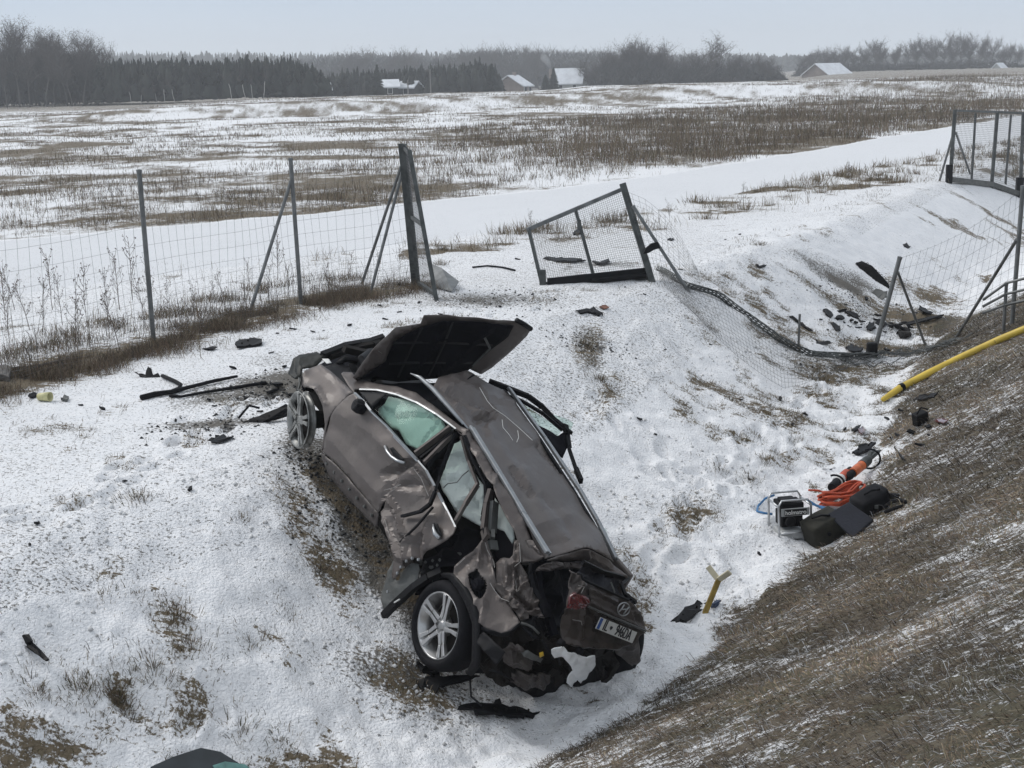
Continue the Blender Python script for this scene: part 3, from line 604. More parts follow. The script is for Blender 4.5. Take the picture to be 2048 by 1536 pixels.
# A pillar, roof edge
panel('a_pillar', 'b 680,650 y.76; 700,635 y.72; 790,640 y.70; 850,715 y.70; 1000,745 y.69; 1250,780 y.66; 1450,850 y.64; 1600,960 y.62; 1900,1190 y.60; 1990,1230 y.60; 1930,1270 y.62; 1850,1215 y.64; 1650,1060 y.67; 1450,940 y.69; 1250,860 y.72; 1050,815 y.76; 870,808 y.80; 815,812 y.84; 815,850 y.88; 760,790 y.84', PAINT, step=4, crum=.006)
panel('roof_side', 'e 1180,120 y.64; 1250,190 y.63; 1330,120 y.58; 1400,230 y.57; 1600,530 y.57; 1800,850 y.56; 2048,1260 y.55; c 900,560 y.55; 970,655 y.54; 900,690 y.58; 850,690 y.62; 838,600 y.64; 810,520 y.66; 760,420 y.67; 705,320 y.68; e 1680,900 y.66; 1600,790 y.65; 1480,570 y.65; 1380,430 y.64; 1270,230 y.64', PAINT, step=4.5, crum=.018, cell=18,
      folds=[('e 1620,720; 1720,760; 1690,900', .02, 6), ('e 1400,400; 1560,520', .015, 6)])
roof = panel('roof', 'a 1085,352 y.40; 1150,335 y.22; 1215,318 y.0; 1300,368 y-.2; 1390,412 y-.40; 1560,640 y-.42; 1700,860 y-.42; 1800,1030 y-.42; 1882,1192 y-.42; g 1400,235 y-.30; 1110,95 y.05; 830,170 y.30; 580,235 y.50; a 1500,1040 y.54; 1350,800 y.55; 1222,590 y.56; 1160,510 y.57; 1100,440 y.58; 1060,395 y.56', PAINT, step=5, push=0, reg=2e-3,
      folds=[('d 0,430; 200,520; 430,610', -0.027, 9), ('d 300,390; 440,600', 0.018, 8), ('d 440,600; 700,800; 840,930', 0.016, 9), ('d 60,560; 250,640; 430,640', 0.027, 8), ('d 270,710; 440,670', -0.032, 8), ('d 620,1240; 720,1380; 830,1500', -0.027, 9), ('d 740,1250; 800,1400', 0.018, 14), ('a 1120,380; 1330,420', 0.018, 14), ('a 1450,1050; 1700,980; 1820,1080', 0.016, 22), ('d 920,980; 1060,1120; 1140,1230', -0.027, 8), ('g 600,60; 900,30; 1100,90', -0.010, 10), ('a 1090,400; 1200,470; 1300,600', -0.024, 12), ('a 1150,350; 1250,420; 1420,470', 0.021, 10), ('a 1300,560; 1420,760', 0.015, 14), ('a 1560,900; 1700,1080', -0.015, 12), ('d 430,610; 360,760', -0.021, 8)], crum=.016, cell=48, seed=9)
def scratch(s):
    b = MB(); pts = c3(s)
    b.tube([p+np.array([0, 0, .006]) for p in pts], .0026, 4); return b.build('paint_scratch', WHITE, roof)
for s in ('d 300,390 y.10; 380,530 y.10; 440,600 y.09; 560,680 y.02; 700,800 y-.05; 840,930 y-.1', 'd 530,720 y.1; 540,800 y.12; 600,870 y.10; 640,930 y.08', 'd 690,830 y-.02; 700,900 y.01; 680,950 y.03'):
    v = P_(s); sc_ = []
    scratch(s)
def railc(name, s, sep, m):
    pts = np.array(c3(s)); b = MB()
    for q0, q1 in zip(pts[:-1], pts[1:]):
        b.bar(q0+np.array([0, .0, .03]), q1+np.array([0, .0, .03]), .026, .03, upv=(0, 0, 1)); b.bar(q0+np.array([0, -sep, .018]), q1+np.array([0, -sep, .018]), .020, .03, upv=(0, 0, 1))
    return b.build(name, m, car, bevel=.006)
railc('roof_rail', 'a 1222,590 y.56; 1350,800 y.55; 1460,985 y.54; 1572,1166 y.53', .035, RAILM)
railc('roof_rail', 'a 1395,412 y-.43; 1560,640 y-.45; 1720,880 y-.45; 1800,1020 y-.45; 1882,1190 y-.44', .03, RAILM)
strip('rail_seal', 'a 1385,412 y-.40; 1550,640 y-.41; 1700,870 y-.41; 1790,1020 y-.41', .03, .02, BLACK)
b = MB(); pts = np.array(c3('a 958,334 y.68; 1000,352 y.66; 1060,405 y.63; 1130,485 y.60; 1222,592 y.57')); b.tube(pts, [.004, .016, .02, .018, .012], 6); b.build('loose_roof_moulding', RAILM, car, smooth=True)
tubec('roof_moulding', 'a 1060,400 y.59; 1120,470 y.59; 1215,590 y.58', .010, BLACK)
# windows, trims
panel('window_glass', 'b 880,850 y.84; 1000,838 y.81; 1200,868 y.76; 1400,940 y.73; 1600,1045 y.70; 1835,1212 y.66; 1450,1465 y.88; 1300,1335; 1150,1170 y.9; 1000,1010; 900,905 y.88', GLASS, thick=.004)
panel('curtain_airbag', 'b 1160,880 y.73; 1300,900 y.70; 1500,980 y.67; 1640,1060 y.65; 1720,1140 y.64; 1750,1200 y.64; 1480,1420 y.81; 1340,1370 y.83; 1260,1215 y.83; 1180,1190 y.83; 1060,1060 y.83; 1050,1000 y.82; 1120,950 y.78', BAG, thick=.03, crum=.008, cell=14, folds=[('b 1120,1010; 1250,1075; 1640,1070', -.05, 5), ('b 1480,1390; 1660,1150', -.02, 4)], push=-.01)
panel('cabin_shade_sheet', 'b 870,850 y.3; 1000,838 y.3; 1400,940 y.3; 1850,1215 y.3; 1450,1480 y.3; 1150,1170 y.3; 890,905 y.3', DARK)  # dark backing sheet, stands for the dim cabin behind the front window
panel('mirror_corner', 'b 875,848 y.86; 1160,856 y.80; 1000,1010 y.90', BLACK, push=.012)
strip('window_trim', 'b 870,815 y.83; 1050,822 y.79; 1250,868 y.75; 1450,948 y.72; 1650,1068 y.69; 1855,1222 y.66', .020, .012, SILVER)
strip('belt_trim', 'b 815,850 y.93; 900,928 y.94; 980,1033 y.945; 1150,1192 y.945; 1300,1362 y.945; 1455,1530 y.945; e 330,222 y.945; 650,560 y.945', .018, .012, SILVER)
strip('belt_trim', 'e 655,560 y.945; 770,692 y.94; 880,902 y.93', .016, .012, SILVER)
strip('belt_trim', 'e 930,998 y.93; 1000,1130 y.93; 1060,1240 y.935; 1172,1468 y.95', .018, .012, SILVER)
strip('b_pillar_cover', 'e 1095,105 y.68; 620,465 y.90', .055, .02, PAINT)
strip('b_pillar_cover', 'e 1120,205 y.66; 740,590 y.89', .045, .02, PAINT)
strip('window_seal', 'e 1140,160 y.66; 690,520 y.885', .022, .02, BLACK)
strip('window_seal', 'e 1170,190 y.65; 1040,520 y.72; 950,760 y.78; 890,980 y.94; 820,1150 y.98; 690,1250 y.99; 440,1315 y.99', .032, .02, RUBBER)
strip('window_seal', 'e 1100,260 y.66; 900,480 y.78; 780,640 y.86', .05, .02, RUBBER)
strip('window_seal', 'e 860,1190 y.98; f 640,150 y1.0; 410,372 y1.02', .016, .012, RUBBER)
strip('door_frame', 'e 1255,225 y.64; 1350,560 y.64; 1470,880 y.66', .032, .02, PAINTD)
strip('door_frame', 'e 1470,880 y.66; 1300,1150 y.76; 1160,1400 y.88', .048, .02, PAINT)
strip('window_seal', 'e 1290,215 y.63; 1420,560 y.63; 1575,860 y.63; 1590,1060 y.64; 1540,1300 y.68; f 1530,60 y.72; 1570,300 y.78', .028, .02, RUBBER)
panel('side_airbag', 'e 1250,250 y.58; 1330,480 y.56; 1480,800 y.53; 1560,900 y.52; 1560,1250 y.55; 1520,1450 y.58; 1280,1310 y.66; 1130,1180 y.72; 1000,960 y.74; 950,850 y.74; 1000,700 y.70; 1150,330 y.60', BAG, thick=.03, crum=.03, cell=16, seed=4)
tubec('airbag_cord', 'e 1005,925 y.77; 1060,870 y.76; 1190,850 y.72; 1260,760 y.68; 1345,690 y.63', .004, GREYP)
panel('side_airbag', 'e 1700,1050 y.52; 1850,1260 y.52; 1960,1480 y.52; f 1975,330 y.54; 1940,400 y.55; 1830,215 y.57; 1720,150 y.60; 1720,0 y.57', BAG, thick=.02, crum=.015)
panel('quarter_shade_sheet', 'f 1690,120 y.48; 1850,200 y.45; 1990,380 y.45; 1990,600 y.5; 1700,640 y.52; 1660,450 y.52', DARK, push=-.03)  # shade of the quarter window opening, put in as a dark sheet
strip('c_pillar', 'e 1655,960 y.65; 1600,1150 y.69; 1560,1500 y.74; f 1590,320 y.80', .06, .03, PAINTD)
strip('c_pillar', 'e 1700,1120 y.64; 1685,1300 y.66; 1670,1536 y.68; f 1670,350 y.72; 1690,480 y.72', .07, .03, GREYP)
# handles, mirror stub, filler
panel('handle_recess', 'e 265,390 y.94; 320,372; 400,460 y.94; 475,540 y.94; 450,575; 350,525 y.94; 285,450', BLACK, step=4, push=.008)
tubec('door_handle', 'e 208,358 y.96; 235,430 y.97; 290,500 y.975; 370,555 y.975; 472,590 y.96', .013, SILVER)
panel('handle_recess', 'f 880,105 y.955; 935,120; 965,215 y.955; 990,290; 930,250 y.955; 890,190', BLACK, step=4, push=.01)
b = MB(); b.tube(c3('f 868,130 y.965; 868,190 y.975; 890,260 y.98; 950,320 y.97'), [.008, .012, .019, .015], 8); b.build('door_handle', SILVER, car, smooth=True)
b = MB(); q = cp(*P_('a 722,483')[0][:2], 'y', .97); b.lathe(q, (.25, 1, .1), [(0, .05), (.05, .045), (.062, 0), (.055, -.05)], 14); b.box(q+np.array([-.02, .03, .03]), (.07, .06, .03)); b.build('mirror_stub', BLACK, car, bevel=.01)
# --- rear quarter
panel('rear_quarter', 'f 1560,330 y.78; 1410,490 y.84; 1280,580 y.88; 1150,700 y.93; 1140,790 y.94; 1190,880 y.95; 1290,1010; 1380,1170 y.96; 1440,1330; 1480,1480 y.95; h 700,155 y.92; 800,187 y.86; 870,165 y.82; 945,92 y.76; g 200,960 y.75; 90,780 y.76; f 1860,1150 y.76; 1790,1140; 1700,1030 y.80; 1720,930; 1700,830 y.79; 1680,740; 1700,645 y.74; 1640,480; 1600,350 y.76', PAINT, step=4,
      hole='f 1350,800; 1450,745; 1500,795; 1590,930; 1595,1000; 1545,1120; 1490,1150; 1425,1100; 1380,1000; 1345,880', folds=[('f 1550,340; 1480,600; 1490,680', .03, 8), ('f 1600,360; 1700,830; 1790,1130', .03, 8), ('f 1440,520; 1200,760', -.02, 10), ('f 1560,1200; 1500,1450', .02, 12)], crum=.016, cell=22)
rec = panel('fuel_filler_recess', 'f 1330,790 y.86; 1450,730; 1520,790 y.84; 1610,930; 1610,1010 y.83; 1550,1140; 1490,1165 y.86; 1410,1110; 1350,1000 y.88; 1325,880', BLACK, push=-.02, crum=.01)
b = MB(); q = cp(*P_('f 1470,950')[0][:2], 'y', .87); b.lathe(q, (0, 1, .1), [(0, .03), (.035, .03), (.045, .015), (.045, -.02)], 16); b.bar(q+np.array([-.04, .035, 0]), q+np.array([.04, .035, 0]), .015, .015); b.build('fuel_cap', DARK, car)
panel('crumpled_d_pillar', 'g 0,240 y.72; 130,245 y.69; 170,200 y.67; 185,0 y.645; 420,0 y.57; 500,150 y.55; 545,240 y.54; 290,285 y.64; 262,310 y.66; 370,470 y.62; 370,560 y.62; 480,720 y.60; 515,780 y.60; 480,830 y.62; 570,990 y.60; 480,1000 y.62; 360,940 y.68; 200,730 y.735; 95,792 y.765; 20,745 y.775; -62,620 y.79; -52,480 y.78; -60,300 y.75', PAINT, step=3.5,
      folds=[('g 240,0; 250,280; 180,330; 190,660', .05, 6), ('g 262,310; 370,560; 215,660', .045, 6), ('g 205,350; 215,620', -.06, 7), ('g 200,690; 370,880; 510,840', -.05, 8), ('g 360,900; 500,880', .04, 6), ('g 300,30; 330,200; 480,230', -.04, 7), ('g 60,300; 90,560', .025, 7), ('g 420,640; 400,780', .04, 7)], crum=.03, cell=14, seed=3)
panel('tail_lamp_socket', 'g 78,775 y.765; 180,742 y.75; 362,930 y.70; 372,1000 y.69; 270,1030 y.73', PAINTD, step=4, crum=.02, cell=8, push=.005)
panel('rear_wiring_panel', 'g 250,1050 y.72; 370,1000 y.68; 480,1005 y.64; 575,1000 y.60; 640,1240 x-.55; 560,1290 x-.58; 420,1260 x-.6; 300,1150 y.72', BLACK, step=4, crum=.04, cell=8)
# --- tail
panel('boot_shade_sheet', 'g 380,280 x.05; 560,265 x.05; 920,360 x.1; 920,600 x.1; 860,870 x.05; 790,1000 x.0; 780,1220 x-.1; 630,1260 x-.2; 560,980 x-.05; 360,560 x.0', mat('navy_shade', (.008, .010, .018), .75, 0, .4, 5), crum=.05, cell=20)  # dark navy sheet set inside the hatch to stand for its shaded cavity
strip('boot_seal', 'g 400,300 y.60; 385,420 y.62; 420,600 y.62; 520,760 y.60; 590,980 y.58; 640,1235 x-.5', .03, .02, RUBBER)
strip('boot_pillar', 'g 470,420 y.50; 520,700 y.50; 640,1000 y.50; 700,1220 y.48', .05, .03, DARK)
panel('roof_spoiler', 'g 570,245 y.52; 830,180 y.30; 1110,110 y.08; 1230,165 y-.05; 1400,255 y-.30; 1440,310 y-.40; 1640,460 y-.52; 1640,492 y-.52; 1480,450 y-.40; 1310,402 y-.22; 1090,270 y.02; 850,280 y.25; 650,270 y.46', PAINT, step=4, folds=[('g 1110,110; 1100,260', .03, 8), ('g 570,245; 1090,200; 1600,450', .015, 8)], crum=.012, cell=18)
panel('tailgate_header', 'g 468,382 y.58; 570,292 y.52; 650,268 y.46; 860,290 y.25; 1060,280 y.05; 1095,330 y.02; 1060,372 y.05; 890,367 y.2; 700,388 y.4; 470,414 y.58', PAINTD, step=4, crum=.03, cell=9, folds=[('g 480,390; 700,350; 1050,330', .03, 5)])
panel('rear_window_shade_sheet', 'g 1000,432 x-.50; 1090,300 x-.35; 1310,405 x-.22; 1640,492 x-.05; 1550,560 x-.2; 1590,680 x-.3; 1740,800 x-.42; 1640,772 x-.5; 1500,690 x-.55; 1140,548 x-.56', DARK, step=4, crum=.03, cell=12, push=-.02)  # dark sheet painted as the shaded inside behind the rear window
strip('window_surround_edge', 'g 1060,290 x-.36; 1310,412 x-.22; 1635,500 x-.08', .04, .02, BLACK)
strip('window_surround_edge', 'g 1640,495 x-.08; 1555,565 x-.2; 1595,685 x-.3; 1742,802 x-.42', .03, .02, BLACK)
strip('rear_glass_shard', 'g 1420,540 x-.4; 1470,670 x-.45', .012, .006, GREYP)
tubec('gas_strut', 'g 985,425 x-.55; 1040,440 x-.57; 1060,500 x-.6; 1150,550 x-.62; 1640,770 x-.63', .010, BLACK)
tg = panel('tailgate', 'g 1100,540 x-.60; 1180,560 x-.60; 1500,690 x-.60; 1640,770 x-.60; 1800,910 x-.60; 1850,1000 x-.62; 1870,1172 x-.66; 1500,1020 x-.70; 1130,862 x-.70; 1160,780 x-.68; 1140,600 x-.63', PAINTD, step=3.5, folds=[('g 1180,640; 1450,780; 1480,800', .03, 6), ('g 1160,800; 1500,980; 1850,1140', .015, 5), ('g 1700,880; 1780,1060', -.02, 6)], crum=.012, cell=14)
panel('tailgate_corner', 'g 890,382 x-.50; 920,372 x-.50; 1000,430 x-.52; 1060,500 x-.55; 1140,562 x-.60; 1160,780 x-.68; 960,662 x-.64; 900,600 x-.60', PAINTD, step=3.5, crum=.03, cell=9, folds=[('g 1040,560; 1000,640', .03, 5)])
panel('tailgate_edge', 'g 900,602 x-.60; 962,662 x-.65; 905,735 x-.66; 852,872 x-.67; 832,884 x-.64; 860,740 x-.62', PAINTD, step=3.5, crum=.01)
panel('tail_lamp', 'g 960,662 x-.67; 1160,790 x-.71; 1110,882 x-.71; 850,872 x-.68; 902,732 x-.67', TAIL, step=3.5, thick=.02, crum=.02, cell=8, push=.012)
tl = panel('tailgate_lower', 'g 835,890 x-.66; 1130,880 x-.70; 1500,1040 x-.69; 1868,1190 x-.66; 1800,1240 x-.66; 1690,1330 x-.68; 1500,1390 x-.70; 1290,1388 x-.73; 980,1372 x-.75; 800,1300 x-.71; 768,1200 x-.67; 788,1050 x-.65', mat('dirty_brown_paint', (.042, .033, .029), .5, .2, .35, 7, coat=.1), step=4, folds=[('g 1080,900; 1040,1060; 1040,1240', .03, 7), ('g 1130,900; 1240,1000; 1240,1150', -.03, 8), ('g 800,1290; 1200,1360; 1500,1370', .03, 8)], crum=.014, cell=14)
strip('tailgate_chrome', 'g 1128,852 x-.715; 1500,1012 x-.715; 1868,1165 x-.68', .012, .012, GREYP, tg)
# number plate
pc = np.array([cp(*P_(f'g {q}')[0][:2], 'x', X) for q, X in (('1290,985', -.725), ('1745,1180', -.70), ('1688,1316', -.73), ('1210,1130', -.755))])
ex = (pc[1]-pc[0]+pc[2]-pc[3])/2; wid = np.linalg.norm(ex); ex /= wid; ey = (pc[0]-pc[3]+pc[1]-pc[2])/2; hgt = np.linalg.norm(ey); ey = ey-ex*(ex@ey); ey /= np.linalg.norm(ey); en = np.cross(ex, ey)
if en@(CO-pc[0]) < 0: en = -en
pcen = pc.mean(0)
def on_plate(u, v, d=0): return pcen+ex*u*wid+ey*v*hgt+en*d
b = MB(); b.prism([on_plate(u, v, 0) for u, v in ((-.5, -.5), (.5, -.5), (.5, .5), (-.5, .5))], en*.006); plate = b.build('number_plate', PLATEM, car)
b = MB(); b.prism([on_plate(u, v, .006) for u, v in ((-.49, -.46), (-.425, -.46), (-.425, .46), (-.49, .46))], en*.002); b.build('plate_band', BLUE, plate)
def text_mesh(txt, size, name, m, parent, org, X, Y, Nn, depth=.003, sx=1., bold=0.):
    cu = bpy.data.curves.new(name, 'FONT'); cu.body = txt; cu.size = size; cu.align_x = 'CENTER'; cu.align_y = 'CENTER'; cu.extrude = depth; cu.offset = bold
    tmp = bpy.data.objects.new('tmp', cu); COL.objects.link(tmp)
    dg = bpy.context.evaluated_depsgraph_get(); me = bpy.data.meshes.new_from_object(tmp.evaluated_get(dg)); bpy.data.objects.remove(tmp)
    for v in me.vertices:
        p = np.array(org)+np.array(X)*v.co.x*sx+np.array(Y)*v.co.y+np.array(Nn)*v.co.z; v.co = p
    me.materials.clear(); me.materials.append(m); me.name = name; return new_obj(name, me, parent)
text_mesh('IL', hgt*1.3, 'plate_lettering', INK, plate, on_plate(-.30, .0, .008), ex, ey, en, sx=.72, bold=0)
text_mesh('946DA', hgt*1.3, 'plate_lettering', INK, plate, on_plate(.175, .0, .008), ex, ey, en, sx=.64, bold=0)
b = MB(); b.prism([on_plate(-.16+x_*.030, y_*.16, .007) for x_, y_ in ((-1, 1), (1, 1), (1, -.2), (0, -1.1), (-1, -.2))], en*.002); b.build('plate_crest', INK, plate)
# emblem: oval ring with a slanted letter
e0 = cp(*P_('g 1570,880')[0][:2], 'x', -.68); eX = ex; eY = ey
b = MB(); th = np.linspace(0, 2*np.pi, 29)[:-1]
b.tube([e0+eX*.075*math.cos(a)+eY*.047*math.sin(a)+en*.01 for a in th], .0048, 6, closed=True)
for sgn in (-1, 1): b.tube([e0+eX*(sgn*.034+.013)+eY*.033+en*.012, e0+eX*(sgn*.03)+en*.014, e0+eX*(sgn*.034-.013)-eY*.033+en*.012], .0055, 6)
b.tube([e0-eX*.032-eY*.008+en*.012, e0+en*.014, e0+eX*.032+eY*.008+en*.012], .005, 6)
b.build('emblem', SILVER, car, smooth=True)
# rear underside and bumper remains
panel('bumper_remains', 'h 610,120 y.90; 700,165 y.88; 790,195 y.84; 950,105 y.74; 1130,200 x-.62; 1270,240 x-.66; 1520,310 x-.68; 1640,280 x-.62; 1720,400 x-.55; 1650,430 x-.55; 1600,520 x-.48; 1500,500 x-.5; 1420,470 x-.5; 1300,500 x-.5; 1230,580 x-.52; 1090,560 x-.5; 1010,600 x-.5; 900,640 x-.5; 800,590 x-.5; 680,500 x-.42; 600,420 y.85; 560,300 y.90', UNDER, step=4.5, crum=.06, cell=16, seed=12,
      folds=[('h 640,190; 860,330; 1100,360', .04, 8), ('h 900,430; 1150,470; 1300,400', .05, 8), ('h 1000,300; 1200,250', -.05, 9)])
panel('bumper_grille', 'h 650,200 y.90; 690,180 y.90; 870,335 y.86; 790,440 y.88; 700,330 y.91; 640,265 y.92', BLACK, step=4, crum=.01, push=.05)
panel('bumper_corner', 'h 612,108 y.92; 700,162 y.92; 800,192 y.86; 880,170 y.82; 955,100 y.76; 950,140 y.74; 850,220 y.82; 760,215 y.87; 680,190 y.91; 620,150 y.93', BLACK, step=4, crum=.01, push=.015)
hsd = panel('heat_shield', 'h 1178,270 x-.70; 1262,232 x-.72; 1300,285 x-.74; 1420,320 x-.75; 1522,322 x-.74; 1526,390 x-.70; 1450,490 x-.68; 1408,536 x-.66; 1380,508 x-.67; 1330,560 x-.66; 1294,520 x-.67; 1300,488 x-.68; 1345,440 x-.69; 1330,400 x-.7; 1270,328 x-.70; 1200,332 x-.69; 1178,300 x-.69', HEAT, step=3.5, thick=.006, push=.05, crum=.012, cell=10)
for s_ in ('h 1280,262', 'h 1428,330'):
    v = P_(s_)[0]; q = cp(v[0], v[1], 'x', -.80); b = MB(); b.lathe(q, en, [(0, .012), (.022, .010), (.026, -.03)], 12); b.build('rubber_mount', RUBBER, hsd)
panel('yellow_tag', 'h 1076,310 x-.70; 1105,300 x-.70; 1112,330 x-.70; 1080,345 x-.70', YEL, step=4, thick=.004, push=.04)
panel('tailgate_torn_corner', 'h 1640,245 x-.66; 1890,200 x-.60; 1895,300 x-.56; 1890,390 x-.52; 1830,440 x-.52; 1700,340 x-.56', PAINTD, step=4, crum=.03, cell=10)
strip('torn_bracket', 'h 1620,320 x-.58; 1700,430 x-.52; 1650,520 x-.46; 1600,560 x-.44', .06, .03, UNDER)
strip('torn_bracket', 'h 1170,470 x-.58; 1250,500 x-.58; 1245,580 x-.56', .06, .03, UNDER)
tubec('hanging_cable', 'h 550,540 y.80; 560,680 y.85; 640,750 y.85', .008, RUBBER)
panel('rear_underfloor', 'h 880,560 x-.42; 1090,480 x-.42; 1300,420 x-.42; 1560,400 x-.40; 1640,500 x-.34; 1580,590 x-.34; 1490,610 x-.34; 1330,676 x-.36; 1060,694 x-.40; 960,650 x-.42', BLACK, step=5, crum=.03, cell=20)
panel('bumper_skin', 'h 770,240 y.84; 900,200 y.78; 960,250 y.74; 1040,360 x-.60; 1000,440 x-.58; 880,420 x-.58; 800,340 y.82', PAINTD, step=4.5, crum=.04, cell=11, push=.06)
panel('bumper_skin', 'h 860,440 x-.56; 1100,460 x-.60; 1180,480 x-.60; 1160,560 x-.56; 960,570 x-.54; 860,520 x-.54', PAINTD, step=4.5, crum=.035, cell=11, push=.05)
panel('crash_beam', 'h 900,280 y.76; 960,270 y.72; 1080,340 x-.62; 1060,370 x-.62; 930,320 y.74', GREYP, step=4.5, crum=.012, cell=9, push=.08)
for sc_, mm_ in (('g 300,1120 y.74; 380,1180 y.70; 420,1240 x-.66; 500,1260 x-.66', RUBBER), ('g 260,1060 y.76; 340,1080 y.72; 420,1120 y.68; 500,1200 x-.64', GREYP), ('h 1120,240 x-.70; 1180,330 x-.70; 1240,360 x-.72; 1260,430 x-.70', RUBBER), ('h 700,470 y.88; 800,500 y.82; 900,560 x-.56', RUBBER), ('i 1350,520 y.86; 1365,600 y.88; 1340,680 y.90; 1390,720 y.90', GREYP), ('i 1380,500 y.86; 1400,640 y.88; 1420,700 y.88', RUBBER)):
    tubec('torn_wire', sc_, .009, mm_, n=5)
# --- wheels
def wheel(c, axis, R_t, tyre, m, ref, wdt=.235):
    c = np.array(c, float); ax = np.array(axis, float); ax /= np.linalg.norm(ax); r = np.array(ref, float); x = r-ax*(r@ax); x /= np.linalg.norm(x); y = np.cross(ax, x)
    rr_ = .245; h = wdt/2
    b = MB(); b.lathe(c, ax, [(.235, h*.80), (rr_, h*.86), (rr_+.006, h*.70), (.222, h*.55), (.205, 0), (.215, -h*.7), (rr_, -h*.86), (.20, -h*.7), (.19, 0), (.205, h*.45), (.235, h*.80)], 48)
    wh = b.build('wheel', m, car, smooth=True)
    b = MB()
    for k in range(5):
        for sgn in (-1, 1):
            a = 2*math.pi*k/5+.25; a1 = a+sgn*.14; a0 = a+sgn*.42
            d0 = math.cos(a0)*x+math.sin(a0)*y; d1 = math.cos(a1)*x+math.sin(a1)*y; tgn = -math.sin(a1)*x+math.cos(a1)*y
            p = [c+d0*.055+ax*h*.52, c+d1*.14+ax*h*.60, c+d1*.236+ax*h*.70]
            for q0, q1, w0, w1 in ((p[0], p[1], .034, .028), (p[1], p[2], .028, .036)): b.bar(q0, q1, w0, .03, upv=ax, taper=w1/w0)
    b.lathe(c, ax, [(0, h*.62), (.030, h*.60), (.036, h*.52), (.075, h*.50), (.08, h*.2)], 24)
    b.build('rim_spokes', m, wh, bevel=.004)
    b = MB(); b.lathe(c, ax, [(.19, -h*.2), (.15, -h*.15), (.15, .0), (.06, .02), (.06, -h)], 30); b.build('brake_disc', UNDER, wh, smooth=True)
    if tyre:
        b = MB(); pr = [(rr_-.004, h*.80), (rr_+.02, h*.98), (R_t*.86, h*1.04), (R_t*.94, h*.92), (R_t-.006, h*.72), (R_t, h*.4), (R_t, -h*.4), (R_t-.006, -h*.72), (R_t*.94, -h*.92), (R_t*.86, -h*1.04), (rr_+.02, -h*.98), (rr_-.004, -h*.80)]
        b.lathe(c, ax, pr, 56); b.build('tyre', RUBBER, wh, smooth=True)
    return wh
wheel((0, .82, .37), (0, 1, -.02), .332, True, ALLOY, (0, 0, 1))
wheel((0, -.80, .34), (0, -1, 0), .37, True, ALLOY, (0, 0, 1))
wheel((2.72, -.78, .37), (.2, -1, 0), .37, True, ALLOY, (0, 0, 1))
fwc = cp(592, 840, 'y', .90); fax = CR.T@np.array([-.86, -.50, .12])
fw_ = wheel(fwc-fax/np.linalg.norm(fax)*.05, fax, .37, False, ALLOYD, (0, 0, 1), .085)
b = MB(); a_ = fax/np.linalg.norm(fax); b.tube([fwc-a_*.12, fwc-a_*.35, fwc-a_*.5+np.array([0, 0, .1])], [.09, .07, .05], 10); b.tube([fwc-a_*.3, fwc-a_*.3+np.array([-.05, -.1, .45])], .05, 8); b.build('suspension_strut', UNDER, car)
def arch(c, y0, y1, r, name, a0=-20, a1=200):
    b = MB(); v = []; n = 20
    for i in range(n+1):
        a = math.radians(a0+(a1-a0)*i/n)
        for yy, rr_ in ((y0, r), (y1, r), (y1, r-.012), (y0, r-.012)): v.append((c[0]+rr_*math.cos(a), yy, c[2]+rr_*math.sin(a)))
    f = []
    for i in range(n):
        for k in range(4): f.append((i*4+k, i*4+(k+1) % 4, i*4+4+(k+1) % 4, i*4+4+k))
    b.add(v, f); b.box((c[0], y0, c[2]+.1), (.7, .02, .5)); return b.build(name, DARK, car)
arch((0, 0, .38), .42, .86, .44, 'wheel_arch_liner', -10, 190)
arch((2.72, 0, .40), .42, .76, .35, 'wheel_arch_liner', 10, 190)
panel('wheel_arch_trim', 'f 960,800 y.88; 1030,790 y.90; 1130,800 y.94; 1190,880 y.955; 1290,1010 y.965; 1380,1170 y.965; 1440,1330 y.965; 1485,1490 y.96; h 615,200 y.955; 625,330 y.94; 610,440 y.92; 560,520 y.9; 520,500 y.9; 565,400 y.92; 570,250 y.94; f 1400,1490 y.94; 1350,1330 y.945; 1290,1180 y.945; 1200,1020 y.94; 1100,890 y.92; 1000,850 y.88', BLACK, step=4.5, thick=.03, push=.004)
# open far front door seen beyond the roof
dr = strip('far_door_frame', 'd 400,320 y-.55; 600,395 y-.68; 800,475 y-.78; 950,585 y-.84; 1080,725 y-.88; 1180,805 y-.90; 1235,850 y-.90', .045, .03, RUBBER)
strip('far_door_frame', 'd 620,470 y-.66; 760,535 y-.72; 950,650 y-.78; 1150,820 y-.86', .03, .02, BLACK)
panel('far_window_glass', 'd 670,515 y-.66; 760,560 y-.70; 1000,720 y-.78; 1140,830 y-.84; 1100,885 y-.80; 860,745 y-.68', GLASS, step=5, thick=.004)
panel('far_window_glass', 'd 1000,640 y-.88; 1180,700 y-.92; 1265,745 y-.94; 1230,832 y-.92; 1080,720 y-.90', GLASS, step=5, thick=.004)
panel('far_door_lining', 'd 860,745 y-.66; 1100,885 y-.80; 1175,830 y-.86; 1200,1000 y-.86; 1150,1112 y-.78; 1060,1000 y-.70', DARK, step=5, crum=.02)
strip('far_door_pillar', 'd 1180,765 y-.90; 1215,1000 y-.88; 1290,1220 y-.82; 1345,1345 y-.78', .055, .03, BLACK)
#strip('far_roof_seal', 'a 1790,860 y-.55; 1815,930 y-.56; 1830,1000 y-.56; 1815,960 y-.52', .05, .03, BLACK)
panel('far_rear_glass', 'c 1285,470 y-.55; 1320,500 y-.6; 1335,560 y-.6; 1340,610 y-.58; 1310,560 y-.52', GLASS, step=5, thick=.004)

